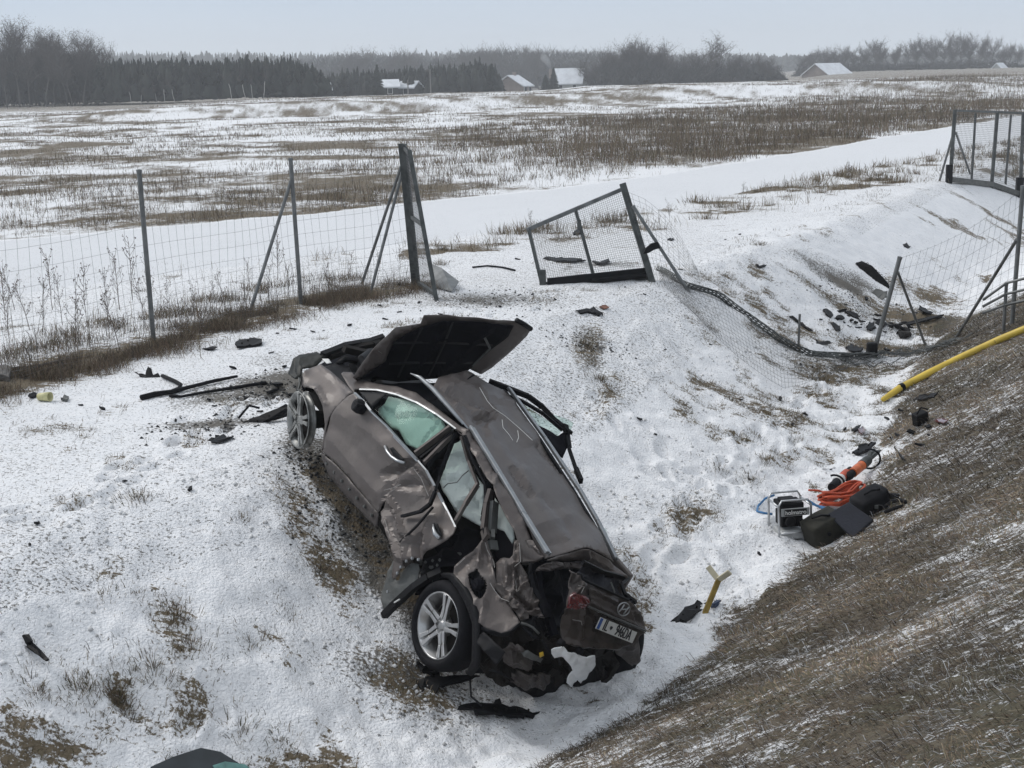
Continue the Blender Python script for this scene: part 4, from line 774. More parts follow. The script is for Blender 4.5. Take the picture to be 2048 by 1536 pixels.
for sc_ in ('f 1560,330 y.80; 1600,480 y.78; 1690,640 y.76; 1700,720 y.80', 'g 250,40 y.66; 262,280 y.69; 185,340 y.72', 'g 200,520 y.74; 215,660 y.74; 345,560 y.66', 'f 1640,930 y.84; 1700,1030 y.83; 1790,1140 y.80; 1900,1180 y.78', 'e 190,960 y.96; 300,930 y.96; 420,880 y.955', 'e 240,1000 y.96; 330,950 y.96', 'f 1190,690 y.95; 1290,590 y.91', 'f 200,60 y.99; 260,250 y1.0; 330,470 y1.01', 'e 600,670 y.95; 700,800 y.94; 800,1040 y.94', 'b 1060,420 x2.40; 1150,480 x2.42; 1240,330 x2.40', 'g 1000,580 x-.66; 1080,600 x-.68; 1040,680 x-.70', 'g 930,1020 x-.72; 1040,1040 x-.74; 1050,1090 x-.74'):
    b = MB(); b.tube(c3(sc_), .0022, 4); b.build('bare_metal_scrape', SCRAPE, car)
# ------------------------------------------------------------------ dead grass and weeds
GRASSM = mat('dead_grass', (1, 1, 1), .85, 0, .12, 3, attr='Col', spec=.2)
PAL = np.array([(.15, .105, .075), (.22, .175, .115), (.105, .088, .072), (.085, .083, .042), (.17, .13, .09), (.065, .052, .042), (.28, .24, .17)])
def blades(P, h, wd, lean, az, col, bend=.5):
    """P n*3, h height, lean 0..1 (1 = lying), az direction of the lean"""
    n = len(P); a2 = rng.uniform(0, 2*np.pi, n); s = np.stack([np.cos(a2), np.sin(a2), np.zeros(n)], 1)*wd[:, None]/2
    d = np.stack([np.cos(az), np.sin(az), np.zeros(n)], 1); u = np.array([0, 0, 1.])
    mid = P+(d*(lean*h*.35)[:, None]+u*((1-lean*.45)*h*.55)[:, None]); tip = P+d*(lean*h*(.55+bend*.5))[:, None]+u*((1-lean*.75)*h*(1-.15*bend))[:, None]
    V = np.concatenate([P-s, P+s, mid-s*.8, mid+s*.8, tip], 0).reshape(5, n, 3).transpose(1, 0, 2).reshape(-1, 3)
    k = (np.arange(n)*5)[:, None]; T = np.concatenate([k+[0, 1, 3], k+[0, 3, 2], k+[2, 3, 4]], 0)
    C = np.repeat(np.c_[col, np.ones(n)], 5, 0); return V, T, C
def merge(L_):
    V = []; T = []; C = []; o = 0
    for v, t, c in L_: V.append(v); T.append(t+o); C.append(c); o += len(v)
    return np.concatenate(V), np.concatenate(T), np.concatenate(C)
def palcol(n, w, jit=.25):
    w = np.array(w, float); i = rng.choice(len(PAL), n, p=w/w.sum()); return PAL[i]*rng.uniform(1-jit, 1+jit, (n, 1))
def stuff(name, label, parts):
    v, t, c = merge(parts); me = np_mesh(name, v, t, GRASSM, False, c); o = new_obj(name, me); o['kind'] = 'stuff'; o['label'] = label; return o
def scatter(n, x0, x1, y0, y1): return rng.uniform(x0, x1, n), rng.uniform(y0, y1, n)
def inview(x, y, m=140):
    q = proj(np.stack([x, y, hq(x, y)], 1)); return (q[:, 0] > -m) & (q[:, 0] < 2048+m) & (q[:, 1] < 1536+2*m) & (q[:, 2] > 2)
def near_car(x, y):
    L_ = toc(np.stack([x, y, hq(x, y)], 1)); return (L_[:, 0] > -.6) & (L_[:, 0] < 3.2) & (np.abs(L_[:, 1]) < .85)
# (a) motorway slope
x, y = scatter(1000000, -3.5, 13, 3.5, 24); k = inview(x, y, 60); x, y = x[k], y[k]; s = ditch(x, y); r = np.hypot(x, y)
c = cover(x, y); acc = rng.random(len(x)) < np.clip((c-.22)*2.2, 0, 1)*np.clip((9/r)**1.3, .2, 1)*(s > .15); x, y, r = x[acc], y[acc], r[acc]
n = len(x); print('slope blades', n)
cl_ = fbm(x, y, .35, 2, 63); h = rng.uniform(.05, .19, n)*(.55+.9*cl_); down = math.atan2(.5, -.87)
az = down+rng.normal(0, .55, n)+(fbm(x, y, .5, 2, 64)-.5)*3.4; P = np.stack([x, y, hq(x, y)-.008], 1)
tone = fbm(x, y, 1.1, 3, 61)[:, None]
tn = tone[:, 0]; pcol = palcol(n, [4, 2.6, 2.4, 1.0, 3.6, 3, .7], .45)*(.46+1.1*sstep(.3, .75, tn))[:, None]
pcol = np.where((rng.random(n) < .05+.16*(fbm(x, y, .45, 3, 66) > .57))[:, None], rng.uniform(.25, .5, (n, 1))*np.array([[.97, .98, 1.]]), pcol)
vb, tb, cb = blades(P, h, rng.uniform(.0025, .005, n)*np.clip(r/8, .9, 2), rng.uniform(.75, 1, n), az, pcol)
flat = np.repeat(rng.random(n) < .88, 5); lift = np.tile(np.array([0, 0, .018, .018, .010]), n)*np.repeat(rng.uniform(.2, 1.6, n), 5)
vb[:, 2] = np.where(flat, hq(vb[:, 0], vb[:, 1])+lift, vb[:, 2]); parts = [(vb, tb, cb)]
stuff('slope_grass', 'matted brown dead grass on the motorway embankment', parts)
# (b) tufts on the snowy banks and the level
x, y = scatter(560000, -9, 11, 5, 24); k = inview(x, y) & ~near_car(x, y); x, y = x[k], y[k]; s = ditch(x, y); c = cover(x, y)
acc = (rng.random(len(x)) < np.clip((c-.24)*4, 0, 1)) & (s < .25) & (fdist(x, y) > .7); x, y = x[acc], y[acc]; n = len(x); print('bank blades', n)
P = np.stack([x, y, hq(x, y)-.01], 1); down = math.atan2(-.5, .87)
pt = [blades(P, rng.uniform(.03, .12, n), rng.uniform(.003, .006, n), rng.uniform(.4, 1, n), down+rng.normal(0, 1.2, n), palcol(n, [1.2, 2.6, 2, 3.6, 2, 1.5, 1.2], .4))]
# single tufts read off the photograph
for (px, py, hh, nb) in [(275, 995, .12, 140), (160, 1385, .12, 160), (240, 1395, .14, 220), (305, 1335, .15, 150), (180, 1375, .1, 120), (350, 1230, .12, 160), (380, 1290, .12, 160), (75, 1385, .1, 160), (480, 1035, .08, 60), (210, 1190, .08, 80), (275, 1185, .08, 60), (640, 1140, .1, 120), (500, 1285, .1, 70), (1500, 960, .12, 120), (1530, 920, .1, 100), (1440, 940, .1, 100), (1510, 870, .1, 90),
                         (1590, 880, .1, 80), (1425, 660, .12, 120), (1490, 880, .1, 80), (860, 1400, .1, 60), (480, 1460, .1, 120), (560, 1480, .1, 100), (250, 1365, .1, 60), (95, 1310, .06, 40), (565, 1220, .08, 60), (420, 1330, .06, 50), (885, 500, .25, 120), (880, 530, .2, 120), (60, 750, .15, 120), (1520, 490, .15, 120), (1650, 470, .12, 100), (1170, 690, .12, 200), (1200, 760, .12, 200)]:
    c0 = hit(px, py); n = nb; rr_ = np.abs(rng.normal(0, .10, n)); a = rng.uniform(0, 6.28, n); xx = c0[0]+rr_*np.cos(a); yy = c0[1]+rr_*np.sin(a)
    pt.append(blades(np.stack([xx, yy, hq(xx, yy)-.01], 1), hh*rng.uniform(.5, 1.2, n), rng.uniform(.003, .006, n), rng.uniform(.3, .95, n), a+rng.normal(0, .5, n), palcol(n, [1, 2, 2, 2.6, 2, 1.5, .8])))
# sparse single stalks poking through the snow
x, y = scatter(30000, -9, 10, 6, 25); k = inview(x, y) & ~near_car(x, y); x, y = x[k], y[k]; n = len(x)
pt.append(blades(np.stack([x, y, hq(x, y)-.01], 1), rng.uniform(.015, .08, n)*(1+(rng.random(n) < .1)), rng.uniform(.002, .004, n), rng.uniform(.1, .9, n), rng.uniform(0, 6.28, n), palcol(n, [1, 2, 2, 1, 2, 1, 1])))
stuff('bank_grass', 'loose tufts of dead grass poking through the bank snow', pt)
# (c) weeds along the fence
pt = []
seg = [(FENCE[0], FENCE[1], 10.), (FENCE[1], FENCE[2], 3.2), (FENCE[2], FENCE[3], 2.1)]
for a0, a1, L_ in seg:
    n = int(L_*5200); t = rng.random(n); off = rng.normal(0, .33, n)+.12; d = (a1-a0)/np.linalg.norm(a1-a0); nn_ = np.array([d[1], -d[0]])
    x = a0[0]+(a1[0]-a0[0])*t+nn_[0]*off; y = a0[1]+(a1[1]-a0[1])*t+nn_[1]*off; m = fbm(x, y, .6, 3, 71); k = (rng.random(n) < sstep(.42, .58, m)) & inview(x, y); x, y, m = x[k], y[k], m[k]; n = len(x)
    pt.append(blades(np.stack([x, y, hq(x, y)-.01], 1), rng.uniform(.06, .32, n)*(.4+m), rng.uniform(.003, .006, n), rng.uniform(.35, 1, n), rng.uniform(0, 6.28, n), palcol(n, [4, 1.5, 2.5, .6, 3, 1.5, .5])))
    n = int(L_*60); t = rng.random(n); off = rng.normal(-.5, .6, n); x = a0[0]+(a1[0]-a0[0])*t+nn_[0]*off; y = a0[1]+(a1[1]-a0[1])*t+nn_[1]*off; k = inview(x, y); x, y = x[k], y[k]; n = len(x)
    pt.append(blades(np.stack([x, y, hq(x, y)-.01], 1), rng.uniform(.2, .6, n), rng.uniform(.004, .008, n), rng.uniform(.0, .6, n), rng.uniform(0, 6.28, n), palcol(n, [2, .6, 3, .2, 2, 2, .3])))
    n = int(L_*1500); t = rng.random(n); off = rng.normal(-1.15, .35, n); x = a0[0]+(a1[0]-a0[0])*t+nn_[0]*off; y = a0[1]+(a1[1]-a0[1])*t+nn_[1]*off; m = fbm(x, y, .7, 3, 73); k = inview(x, y) & (rng.random(n) < sstep(.45, .6, m)); x, y = x[k], y[k]; n = len(x)
    pt.append(blades(np.stack([x, y, hq(x, y)-.01], 1), rng.uniform(.06, .30, n), rng.uniform(.004, .007, n), rng.uniform(.2, .95, n), rng.uniform(0, 6.28, n), palcol(n, [3, 2.4, 2, 1, 3, 1, .8])))
stuff('fence_weeds', 'reddish brown dead weeds matted along the wire fence', pt)
# (d) verge between the field road and the second track
x, y = scatter(420000, -6, 30, 20, 66); lo = pl(x, ROAD_LO); ve = pl(x, VERGE); c = cover(x, y); cl = fbm(x, y, .8, 3, 81)
k = (y > ve-.4) & (y < lo+.1) & inview(x, y) & (rng.random(len(x)) < np.clip((c-.16)*1.5, 0, 1)*sstep(.46, .62, cl)*1.2+.015); x, y, cl = x[k], y[k], cl[k]; n = len(x); print('verge', n); r = np.hypot(x, y)
pt = [blades(np.stack([x, y, hq(x, y)-.01], 1), rng.uniform(.08, .40, n)*(.5+cl), rng.uniform(.006, .011, n)*np.clip(r/30, .8, 2), rng.uniform(.1, .9, n), rng.uniform(0, 6.28, n), palcol(n, [2.5, 4, 1, 1.4, 3, .4, 2.2]))]
for _ in range(46):                      # larger tussocks
    xx = rng.uniform(-1.5, 22); yy = pl(xx, VERGE)+(pl(xx, ROAD_LO)-pl(xx, VERGE))*rng.uniform(.1, .95); n = 90; a = rng.uniform(0, 6.28, n); rr_ = np.abs(rng.normal(0, .16, n)); tx = xx+rr_*np.cos(a)*1.5; ty = yy+rr_*np.sin(a)
    pt.append(blades(np.stack([tx, ty, hq(tx, ty)-.01], 1), rng.uniform(.10, .42, n), rng.uniform(.006, .012, n), rng.uniform(.1, .9, n), a, palcol(n, [2.4, 4, .8, 1.8, 3, .3, 2.2])))
# fringe of the second track
x, y = scatter(30000, 0, 14, 20, 40); s = ditch(x, y); wd = 3.0; k = (np.abs(-s-wd-.5) < .35) & inview(x, y) & (fbm(x, y, 1.2, 3, 85) > .5); x, y = x[k], y[k]; n = len(x)
pt.append(blades(np.stack([x, y, hq(x, y)-.01], 1), rng.uniform(.04, .16, n), rng.uniform(.005, .009, n), rng.uniform(.3, 1, n), rng.uniform(0, 6.28, n), palcol(n, [1, 2, 2, 1.5, 2, 1, 1])))
stuff('verge_grass', 'tussocks of straw-coloured grass on the track verge', pt)
# (e) field weeds
tt = rng.random(800000)**1.6; y = 26+139*tt; x = rng.uniform(-.43, .42, 800000)*y; hi = pl(x, ROAD_HI); r = np.hypot(x, y); k = (y > hi+.2); x, y, hi, r = x[k], y[k], hi[k], r[k]
pat = fbm(x*.6, y, 3.2, 4, 91); tall = sstep(-9, 9, x-(-.02*y))*sstep(.8, 3.5, y-hi)*sstep(60, 45, y-hi)
cl_ = fbm(x, y, .7, 3, 93, .7); pr_ = np.clip((.05+.55*sstep(.42, .64, pat))*sstep(.38, .58, cl_)+.62*tall*sstep(.36, .6, cl_), 0, 1); k = (rng.random(len(x)) < pr_*.8); x, y, tall, pat, r = x[k], y[k], tall[k], pat[k], r[k]; n = len(x); print('field', n)
h = rng.uniform(.08, .36, n)*(.6+.8*pat)*(1+1.3*tall); wd = rng.uniform(.005, .010, n)*np.clip(r/30, .8, 3.2)
stuff('field_weeds', 'dead weeds and reeds standing through the snow of the far field', [blades(np.stack([x, y, H(x, y)-.02], 1), h, wd, rng.uniform(0, .85, n), rng.uniform(0, 6.28, n), palcol(n, [2.6, 2.2, 2.2, .8, 3, .9, .6]))])
# (f) single dry plants by the fence
def dry_plant(seed, H_):
    r = np.random.default_rng(seed); b = MB(); pts = [np.array([0, 0, -.03])]; d = np.array([r.uniform(-.12, .12), r.uniform(-.12, .12), 1.])
    for i in range(5): d = d+np.array([r.uniform(-.12, .12), r.uniform(-.12, .12), 0]); pts.append(pts[-1]+d/np.linalg.norm(d)*H_/5)
    b.tube(pts, np.linspace(.007, .003, 6), 4); st = b; tw = MB()
    for k in range(r.integers(16, 26)):
        f0 = r.uniform(.25, 1); i = min(4, int(f0*5)); p = pts[i]+(pts[i+1]-pts[i])*(f0*5-i); a = r.uniform(0, 6.28); l = H_*r.uniform(.12, .32)*(1.2-f0*.6); e_ = p+np.array([math.cos(a)*l*.5, math.sin(a)*l*.5, l*.85]); tw.tube([p, (p+e_)/2+np.array([math.cos(a), math.sin(a), 0])*l*.1, e_], [.0035, .003, .002], 3)
        for q in range(3): c_ = e_+r.uniform(-.02, .02, 3); tw.box(c_, r.uniform(.006, .016, 3))
    return st, tw
WEED = mat('dry_weed', (.085, .062, .048), .9, 0, .3, 4)
plants = [(240, 700, .75), (150, 690, .8), (215, 640, .7), (265, 600, .9), (125, 650, .65), (60, 660, .7), (555, 560, .85), (575, 600, .5), (390, 640, .5), (340, 650, .55), (450, 610, .5), (800, 540, .5), (700, 560, .45), (630, 640, .5), (190, 730, .4), (30, 620, .7), (10, 640, .8), (85, 670, .75), (105, 620, .85), (175, 655, .8), (290, 640, .6), (300, 610, .7), (420, 625, .45), (500, 585, .5), (540, 610, .55), (660, 590, .5), (760, 545, .45), (845, 530, .4), (240, 620, .85), (20, 690, .6), (1062, 470, .5), (1340, 445, .5), (1480, 415, .55), (1700, 372, .6)]
protos = []
for j in range(5):
    t = thing('dry_weed', 'tall brittle brown weed standing among the fence weeds', 'weed', (0, 0, 0), 'tall dry weeds along the fence'); s_, w_ = dry_plant(j+20, 1.0); s_.build('stem', WEED, t); w_.build('seed_heads', WEED, t); protos.append(t)
for j, (px, py, hh) in enumerate(plants):
    o = protos[j] if j < 5 else copy_tree(protos[j % 5]); p = hit(px, py); o.location = p; o.scale = (hh, hh, hh); o.rotation_euler = (0, 0, j*1.3)
# (g) crumbs of snow and soil in the ditch
pt = []
def clods(x, y, r, colr):
    n = len(x); z = hq(x, y); oc = np.array([(1, 0, 0), (-1, 0, 0), (0, 1, 0), (0, -1, 0), (0, 0, 1), (0, 0, -.6)]); f = np.array([(0, 2, 4), (2, 1, 4), (1, 3, 4), (3, 0, 4), (2, 0, 5), (1, 2, 5), (3, 1, 5), (0, 3, 5)])
    v = np.stack([x, y, z], 1)[:, None]+oc[None]*r[:, None, None]*rng.uniform(.6, 1.25, (n, 6, 3)); return v.reshape(-1, 3), (f[None]+(np.arange(n)*6)[:, None, None]).reshape(-1, 3), np.repeat(np.c_[colr, np.ones(n)], 6, 0)
x, y = scatter(16000, -5, 9, 6, 24); s = ditch(x, y); k = (s > -3.4) & (s < .7) & inview(x, y) & (fbm(x, y, .7, 3, 95) > .50) & ~near_car(x, y); x, y = x[k], y[k]; n = len(x)
pt.append(clods(x, y, rng.uniform(.006, .028, n), np.full((n, 3), .72)*rng.uniform(.85, 1.05, (n, 1))))
for (px, py, m, rr_, cc) in [(1640, 750, 120, .5, .5), (545, 780, 260, .55, .05), (420, 855, 160, .5, .05), (640, 920, 200, .3, .06), (1180, 690, 160, .4, .08), (1700, 600, 160, .6, .06), (980, 600, 200, 1., .07), (830, 1390, 140, .35, .5), (700, 1060, 240, .5, .06)]:
    c0 = hit(px, py); x = c0[0]+rng.normal(0, rr_*.6, m); y = c0[1]+rng.normal(0, rr_*.6, m); pt.append(clods(x, y, rng.uniform(.005, .022, m)*(1.8 if py == 750 else 1), np.full((m, 3), cc)*rng.uniform(.6, 1.4, (m, 1))))
stuff('clods', 'crumbs of snow and soil lying in the ditch', pt)
# ------------------------------------------------------------------ fences and gates
STEEL = mat('galvanised_steel', (.16, .165, .165), .5, .55, .25, 6)
STEELD = mat('dark_steel', (.075, .08, .078), .55, .5, .3, 8)
WIRE = mat('fence_wire', (.12, .12, .12), .5, .5, .2, 5)
def vtop(B, px, py, dy=0.):
    v = ray(px, py); return CAM+v*((B[1]+dy-CAM[1])/v[1])
def wire_tris(b, pts, r): b.tube(pts, r, 3, cap=False)
def sheet(name, parent, fn, nu, nv, r, us=None, vs=None):
    """wire net over a surface fn(u, v)"""
    b = MB()
    for v in (vs if vs is not None else np.linspace(0, 1, nv)): wire_tris(b, [fn(u, v) for u in np.linspace(0, 1, 14)], r)
    for u in (us if us is not None else np.linspace(0, 1, nu)): wire_tris(b, [fn(u, v) for v in np.linspace(0, 1, 7)], r)
    o = b.build(name, WIRE, parent); o['kind'] = 'stuff'; return o
HV = [.02, .07, .12, .17, .22, .28, .35, .43, .52, .62, .74, .87, .985]
def post(parent, base, top, r=.03, name='post', m=None):
    base = np.array(base, float); d = np.array(top)-base; d /= np.linalg.norm(d); b = MB(); b.tube([base-d*.25, top], r, 10); b.lathe(top, d, [(r*1.15, -.03), (r*1.15, .004), (0, .012)], 10); return b.build(name, m or STEEL, parent, smooth=False)
# left run
B1 = hit(308, 690); T1 = vtop(B1, 278, 340); B2 = hit(602, 608); T2 = vtop(B2, 581, 317); B3 = hit(829, 573); T3 = vtop(B3, 802, 287)
d_ = B1-B2; B0 = B1+d_*1.05; B0[2] = gz(B0[0], B0[1]); T0 = B0+(T1-B1)
Bm = B0+d_*1.0; Bm[2] = gz(Bm[0], Bm[1]); Tm = Bm+(T1-B1)
fl = thing('wire_fence', 'tall wire mesh fence on grey posts running along the dry weeds left of the gateway', 'fence', tuple(B2))
for Bq, Tq in ((Bm, Tm), (B0, T0), (B1, T1), (B2, T2)): post(fl, Bq, Tq, .030)
post(fl, hit(500, 624), vtop(B2, 582, 362), .024, 'brace')
run = [(Bm, Tm), (B0, T0), (B1, T1), (B2, T2), (B3, T3)]
for (a0, a1), (c0, c1) in zip(run[:-1], run[1:]):
    L_ = np.linalg.norm(c0-a0)
    def fn(u, v, a0=a0, a1=a1, c0=c0, c1=c1):
        g = a0*(1-u)+c0*u; g = np.array([g[0], g[1], gz(g[0], g[1])]); t = a1*(1-u)+c1*u
        return g+(t-g)*v*.93+np.array([.025*math.sin(u*9+v*4), 0, -.03*math.sin(math.pi*u)*v])
    sheet('wire_mesh', fl, fn, int(L_/.15)+1, 0, .0017, vs=HV)
    def fn2(u, v, a0=a0, c0=c0):
        g = a0*(1-u)+c0*u; zz = gz(g[0], g[1]); lean = .12*math.sin(u*11)+.05*math.sin(u*29)
        return np.array([g[0]+.06+v*(.10+lean*.5), g[1]-.06-v*(.10+lean*.5), zz+v*(.40+.05*math.sin(u*17))])
    sheet('apron_mesh', fl, fn2, int(L_/.055), 0, .0014, vs=np.linspace(0, 1, 9))
# gate posts + left leaf
gl = thing('gate_leaf', 'narrow grey steel gate leaf swung open and leaning beside its tall post', 'gate', tuple(B3))
def boxpost(parent, a, c, w, name, m=STEELD, ext=.2):
    a = np.array(a, float); c = np.array(c, float); d = (c-a)/np.linalg.norm(c-a); b = MB(); b.bar(a-d*ext, c, w, w, upv=(0, 1, 0)); return b.build(name, m, parent, bevel=.004)
gp = thing('gate_post', 'thick dark square gate post with two slanting braces at the end of the wire fence', 'post', tuple(B3))
boxpost(gp, B3, T3, .085, 'post')
for bx, by, tx, ty in ((724, 567, 802, 334), (741, 586, 804, 345)): post(gp, hit(bx, by), vtop(B3, tx, ty), .024, 'brace')
La = hit(838, 577); Lb = hit(873, 601); LaT = vtop(La, 809, 288); LbT = vtop(Lb, 819, 300, .5)
boxpost(gl, La, LaT, .06, 'stile', ext=.02); boxpost(gl, Lb, LbT, .06, 'stile', ext=.02)
for f0 in (.04, .5, .97): boxpost(gl, La+(LaT-La)*f0, Lb+(LbT-Lb)*f0, .05, 'rail', ext=0)
sheet('wire_mesh', gl, lambda u, v: (La*(1-u)+Lb*u)*(1-v)+(LaT*(1-u)+LbT*u)*v, 22, 50, .0020)
q = hit(890, 572); b = MB()
pts = [np.array(hit(x_, y_))+np.array([0, 0, zz]) for x_, y_, zz in ((862, 575, .02), (905, 587, .03), (918, 578, .10), (884, 566, .22), (862, 560, .25))]
b.prism(pts, (0, .02, .012)); tag(b.build('steel_plate', STEEL, None, org=q), 'flat grey steel plate propped at the foot of the leaning gate leaf', 'plate')
# right leaf, knocked askew
G = [hit(1084, 570), hit(1298, 559)]; G.append(vtop(G[1], 1245, 376, .35)); G.append(vtop(G[0], 1057, 457, .35))
gr = thing('gate_leaf', 'bent mesh gate leaf standing askew across the snowy gateway', 'gate', tuple(G[0]))
bl = lambda u, v: (G[0]*(1-u)+G[1]*u)*(1-v)+(G[3]*(1-u)+G[2]*u)*v
boxpost(gr, bl(0, 0), bl(0, 1), .055, 'stile', ext=.02); boxpost(gr, bl(.49, 0), bl(.49, 1), .05, 'stile', ext=.0)
boxpost(gr, bl(0, .99), bl(1, .99), .06, 'rail', STEEL, ext=.03); boxpost(gr, bl(0, .015), bl(1, .02), .06, 'rail', STEELD, ext=0)
bulge = lambda u, v: bl(u, v)+np.array([0, .10*math.sin(math.pi*u)*math.sin(math.pi*v), .015*math.sin(9*u)*math.sin(math.pi*v)])
sheet('wire_mesh', gr, lambda u, v: bulge(.02+.96*u, .02+.96*v), 48, 40, .0022)
lb = MB(); lb.box(bl(0, .10)+np.array([.03, -.03, 0]), (.10, .05, .30)); lb.build('lock_box', STEELD, gr, bevel=.006)
lb = MB(); lb.box(bl(.485, .78)+np.array([0, -.03, 0]), (.06, .05, .16)); lb.build('latch', STEELD, gr, bevel=.006)
GB = hit(1304, 563); GT = vtop(GB, 1245, 367, .3)
gq = thing('gate_post', 'heavy leaning gate post holding the askew mesh leaf, with a fallen slanting brace', 'post', tuple(GB))
boxpost(gq, GB, GT, .10, 'post')
post(gq, hit(1376, 582), vtop(GB, 1266, 412), .026, 'brace')
b = MB(); b.bar(bl(.05, .0)+np.array([0, -.07, .03]), bl(.97, .02)+np.array([0, -.07, .09]), .05, .16, upv=(0, 0, 1)); b.bar(bl(.45, .0)+np.array([0, -.12, .05]), bl(.97, .02)+np.array([0, -.12, .07]), .05, .05)
tag(b.build('plastic_beam', BLACK, None, org=G[0], bevel=.012), 'long black plastic bumper strip caught along the foot of the askew gate leaf', 'debris')
# fallen mesh with its rolled edge
ups = [(1316, 545), (1345, 560), (1375, 577), (1440, 600), (1500, 640), (1560, 690), (1620, 712), (1700, 722), (1746, 716)]
lows = [(1330, 580), (1380, 625), (1420, 665), (1470, 715), (1520, 755), (1570, 785), (1620, 770), (1680, 745), (1740, 730)]
U3 = np.array([hit(*p) for p in ups])+[0, 0, .03]; L3 = np.array([hit(*p) for p in lows])+[0, 0, .04]
def poly3(A, t):
    s = np.linspace(0, 1, len(A)); return np.array([np.interp(t, s, A[:, i]) for i in range(3)])
fm = thing('fallen_fence', 'torn-down wire mesh sagging over the snowy ditch bank below the askew gate leaf', 'fence', tuple(U3[3]))
def lie(u, v):
    p = poly3(U3, u)*(1-v)+poly3(L3, u)*v; return np.array([p[0], p[1], max(gz(p[0], p[1])+.015, p[2]*.4+.6*gz(p[0], p[1])+.03)+.03*math.sin(9*u)*math.sin(6*v)])
sheet('wire_mesh', fm, lie, 60, 13, .0022)
rollp = [poly3(U3, t)+np.array([0, 0, .03+.02*math.sin(t*23)]) for t in np.linspace(0, 1, 40)]
b = MB()
for k in range(9):
    ph = k*.7; wire_tris(b, [p+np.array([.035*math.cos(ph+i*.5), .03*math.sin(ph*1.7+i*.3), .035*math.sin(ph+i*.55)]) for i, p in enumerate(rollp)], .010)
o = b.build('rolled_edge', STEELD, fm); o['kind'] = 'stuff'
c1 = np.array([vtop(GB, *p) for p in ((1250, 382), (1290, 398), (1330, 430), (1365, 480), (1395, 540))]); c2 = np.array([hit(*p) for p in ((1304, 560), (1322, 562), (1345, 567), (1370, 577), (1400, 590))])
sheet('loose_mesh', fm, lambda u, v: poly3(c1, u)*(1-v)+poly3(c2, u)*v+np.array([0, .12*math.sin(math.pi*v)*math.sin(5*u), 0]), 13, 16, .0018)
D3 = np.array([hit(*p) for p in ((1640, 715), (1700, 724), (1746, 722), (1800, 712), (1850, 704), (1910, 690))]); b = MB()
for k in range(16):
    oo = np.random.default_rng(k).normal(0, .09, 2); wire_tris(b, [np.array([p[0]+oo[0], p[1]+oo[1], gz(p[0]+oo[0], p[1]+oo[1])+.03+.05*abs(math.sin(i*.8+k))]) for i, p in enumerate([poly3(D3, t) for t in np.linspace(0, 1, 30)])], .007)
o = b.build('trampled_net', STEELD, fm); o['kind'] = 'stuff'
# leaning post in the ditch and the run up the embankment
Pb = hit(1746, 712); Pt = vtop(Pb, 1800, 514); Qb = hit(2024, 648); Qt = vtop(Qb, 2046, 372)
pr = thing('leaning_post', 'grey fence post knocked over at an angle in the ditch, with a slanting brace', 'post', tuple(Pb))
post(pr, Pb, Pt, .035); post(pr, hit(1850, 688), vtop(Pb, 1796, 545, .1), .022, 'brace')
b = MB(); b.box(Pb+np.array([-.02, 0, .08]), (.16, .14, .28)); b.build('torn_base', BLACK, pr, bevel=.03)
fr_ = thing('wire_fence', 'sagging wire mesh fence climbing from the ditch to a straight post on the embankment', 'fence', tuple(Qb))
post(fr_, Qb, Qt, .032); post(fr_, hit(1912, 676), vtop(Qb, 2033, 480), .024, 'brace')
Rb = hit(2260, 640); Rt = Rb+(Qt-Qb); post(fr_, Rb, Rt, .032)
def fnr(u, v):
    g = Pb*(1-u)+Qb*u; g = np.array([g[0], g[1], gz(g[0], g[1])]); t = Pt*(1-u)+Qt*u; p = g+(t-g)*v
    return p+np.array([.10*(v-.5)*math.sin(math.pi*u)*2, 0, -.10*math.sin(math.pi*u)*v])
sheet('wire_mesh', fr_, fnr, 20, 0, .0019, vs=HV)
def fnr2(u, v):
    g = Qb*(1-u)+Rb*u; g = np.array([g[0], g[1], gz(g[0], g[1])]); t = Qt*(1-u)+Rt*u; return g+(t-g)*v
sheet('wire_mesh', fr_, fnr2, 20, 0, .0019, vs=HV)
sb = hit(1597, 694); st = thing('marker_stake', 'short thin grey stake standing upright in the ditch snow', 'stake', tuple(sb)); post(st, sb, vtop(sb, 1599.5, 629), .018)
# stair handrail
hb = thing('handrail', 'galvanised tubular handrail of embankment steps beside the fence post', 'railing', tuple(hit(2010, 655)))
h0 = hit(2007, 662); h1 = vtop(h0, 2013, 566); post(hb, h0, h1, .024)
h2 = hit(2120, 640); h3 = h2+(h1-h0); post(hb, h2, h3, .024)
for dz in (.0, .16, .32):
    s0 = vtop(h0, 1966, 600)+np.array([0, 0, -dz*.6]); b = MB(); b.tube([s0, h1-np.array([0, 0, dz]), h3-np.array([0, 0, dz])], .02, 8); b.build('rail', STEEL, hb, smooth=True)
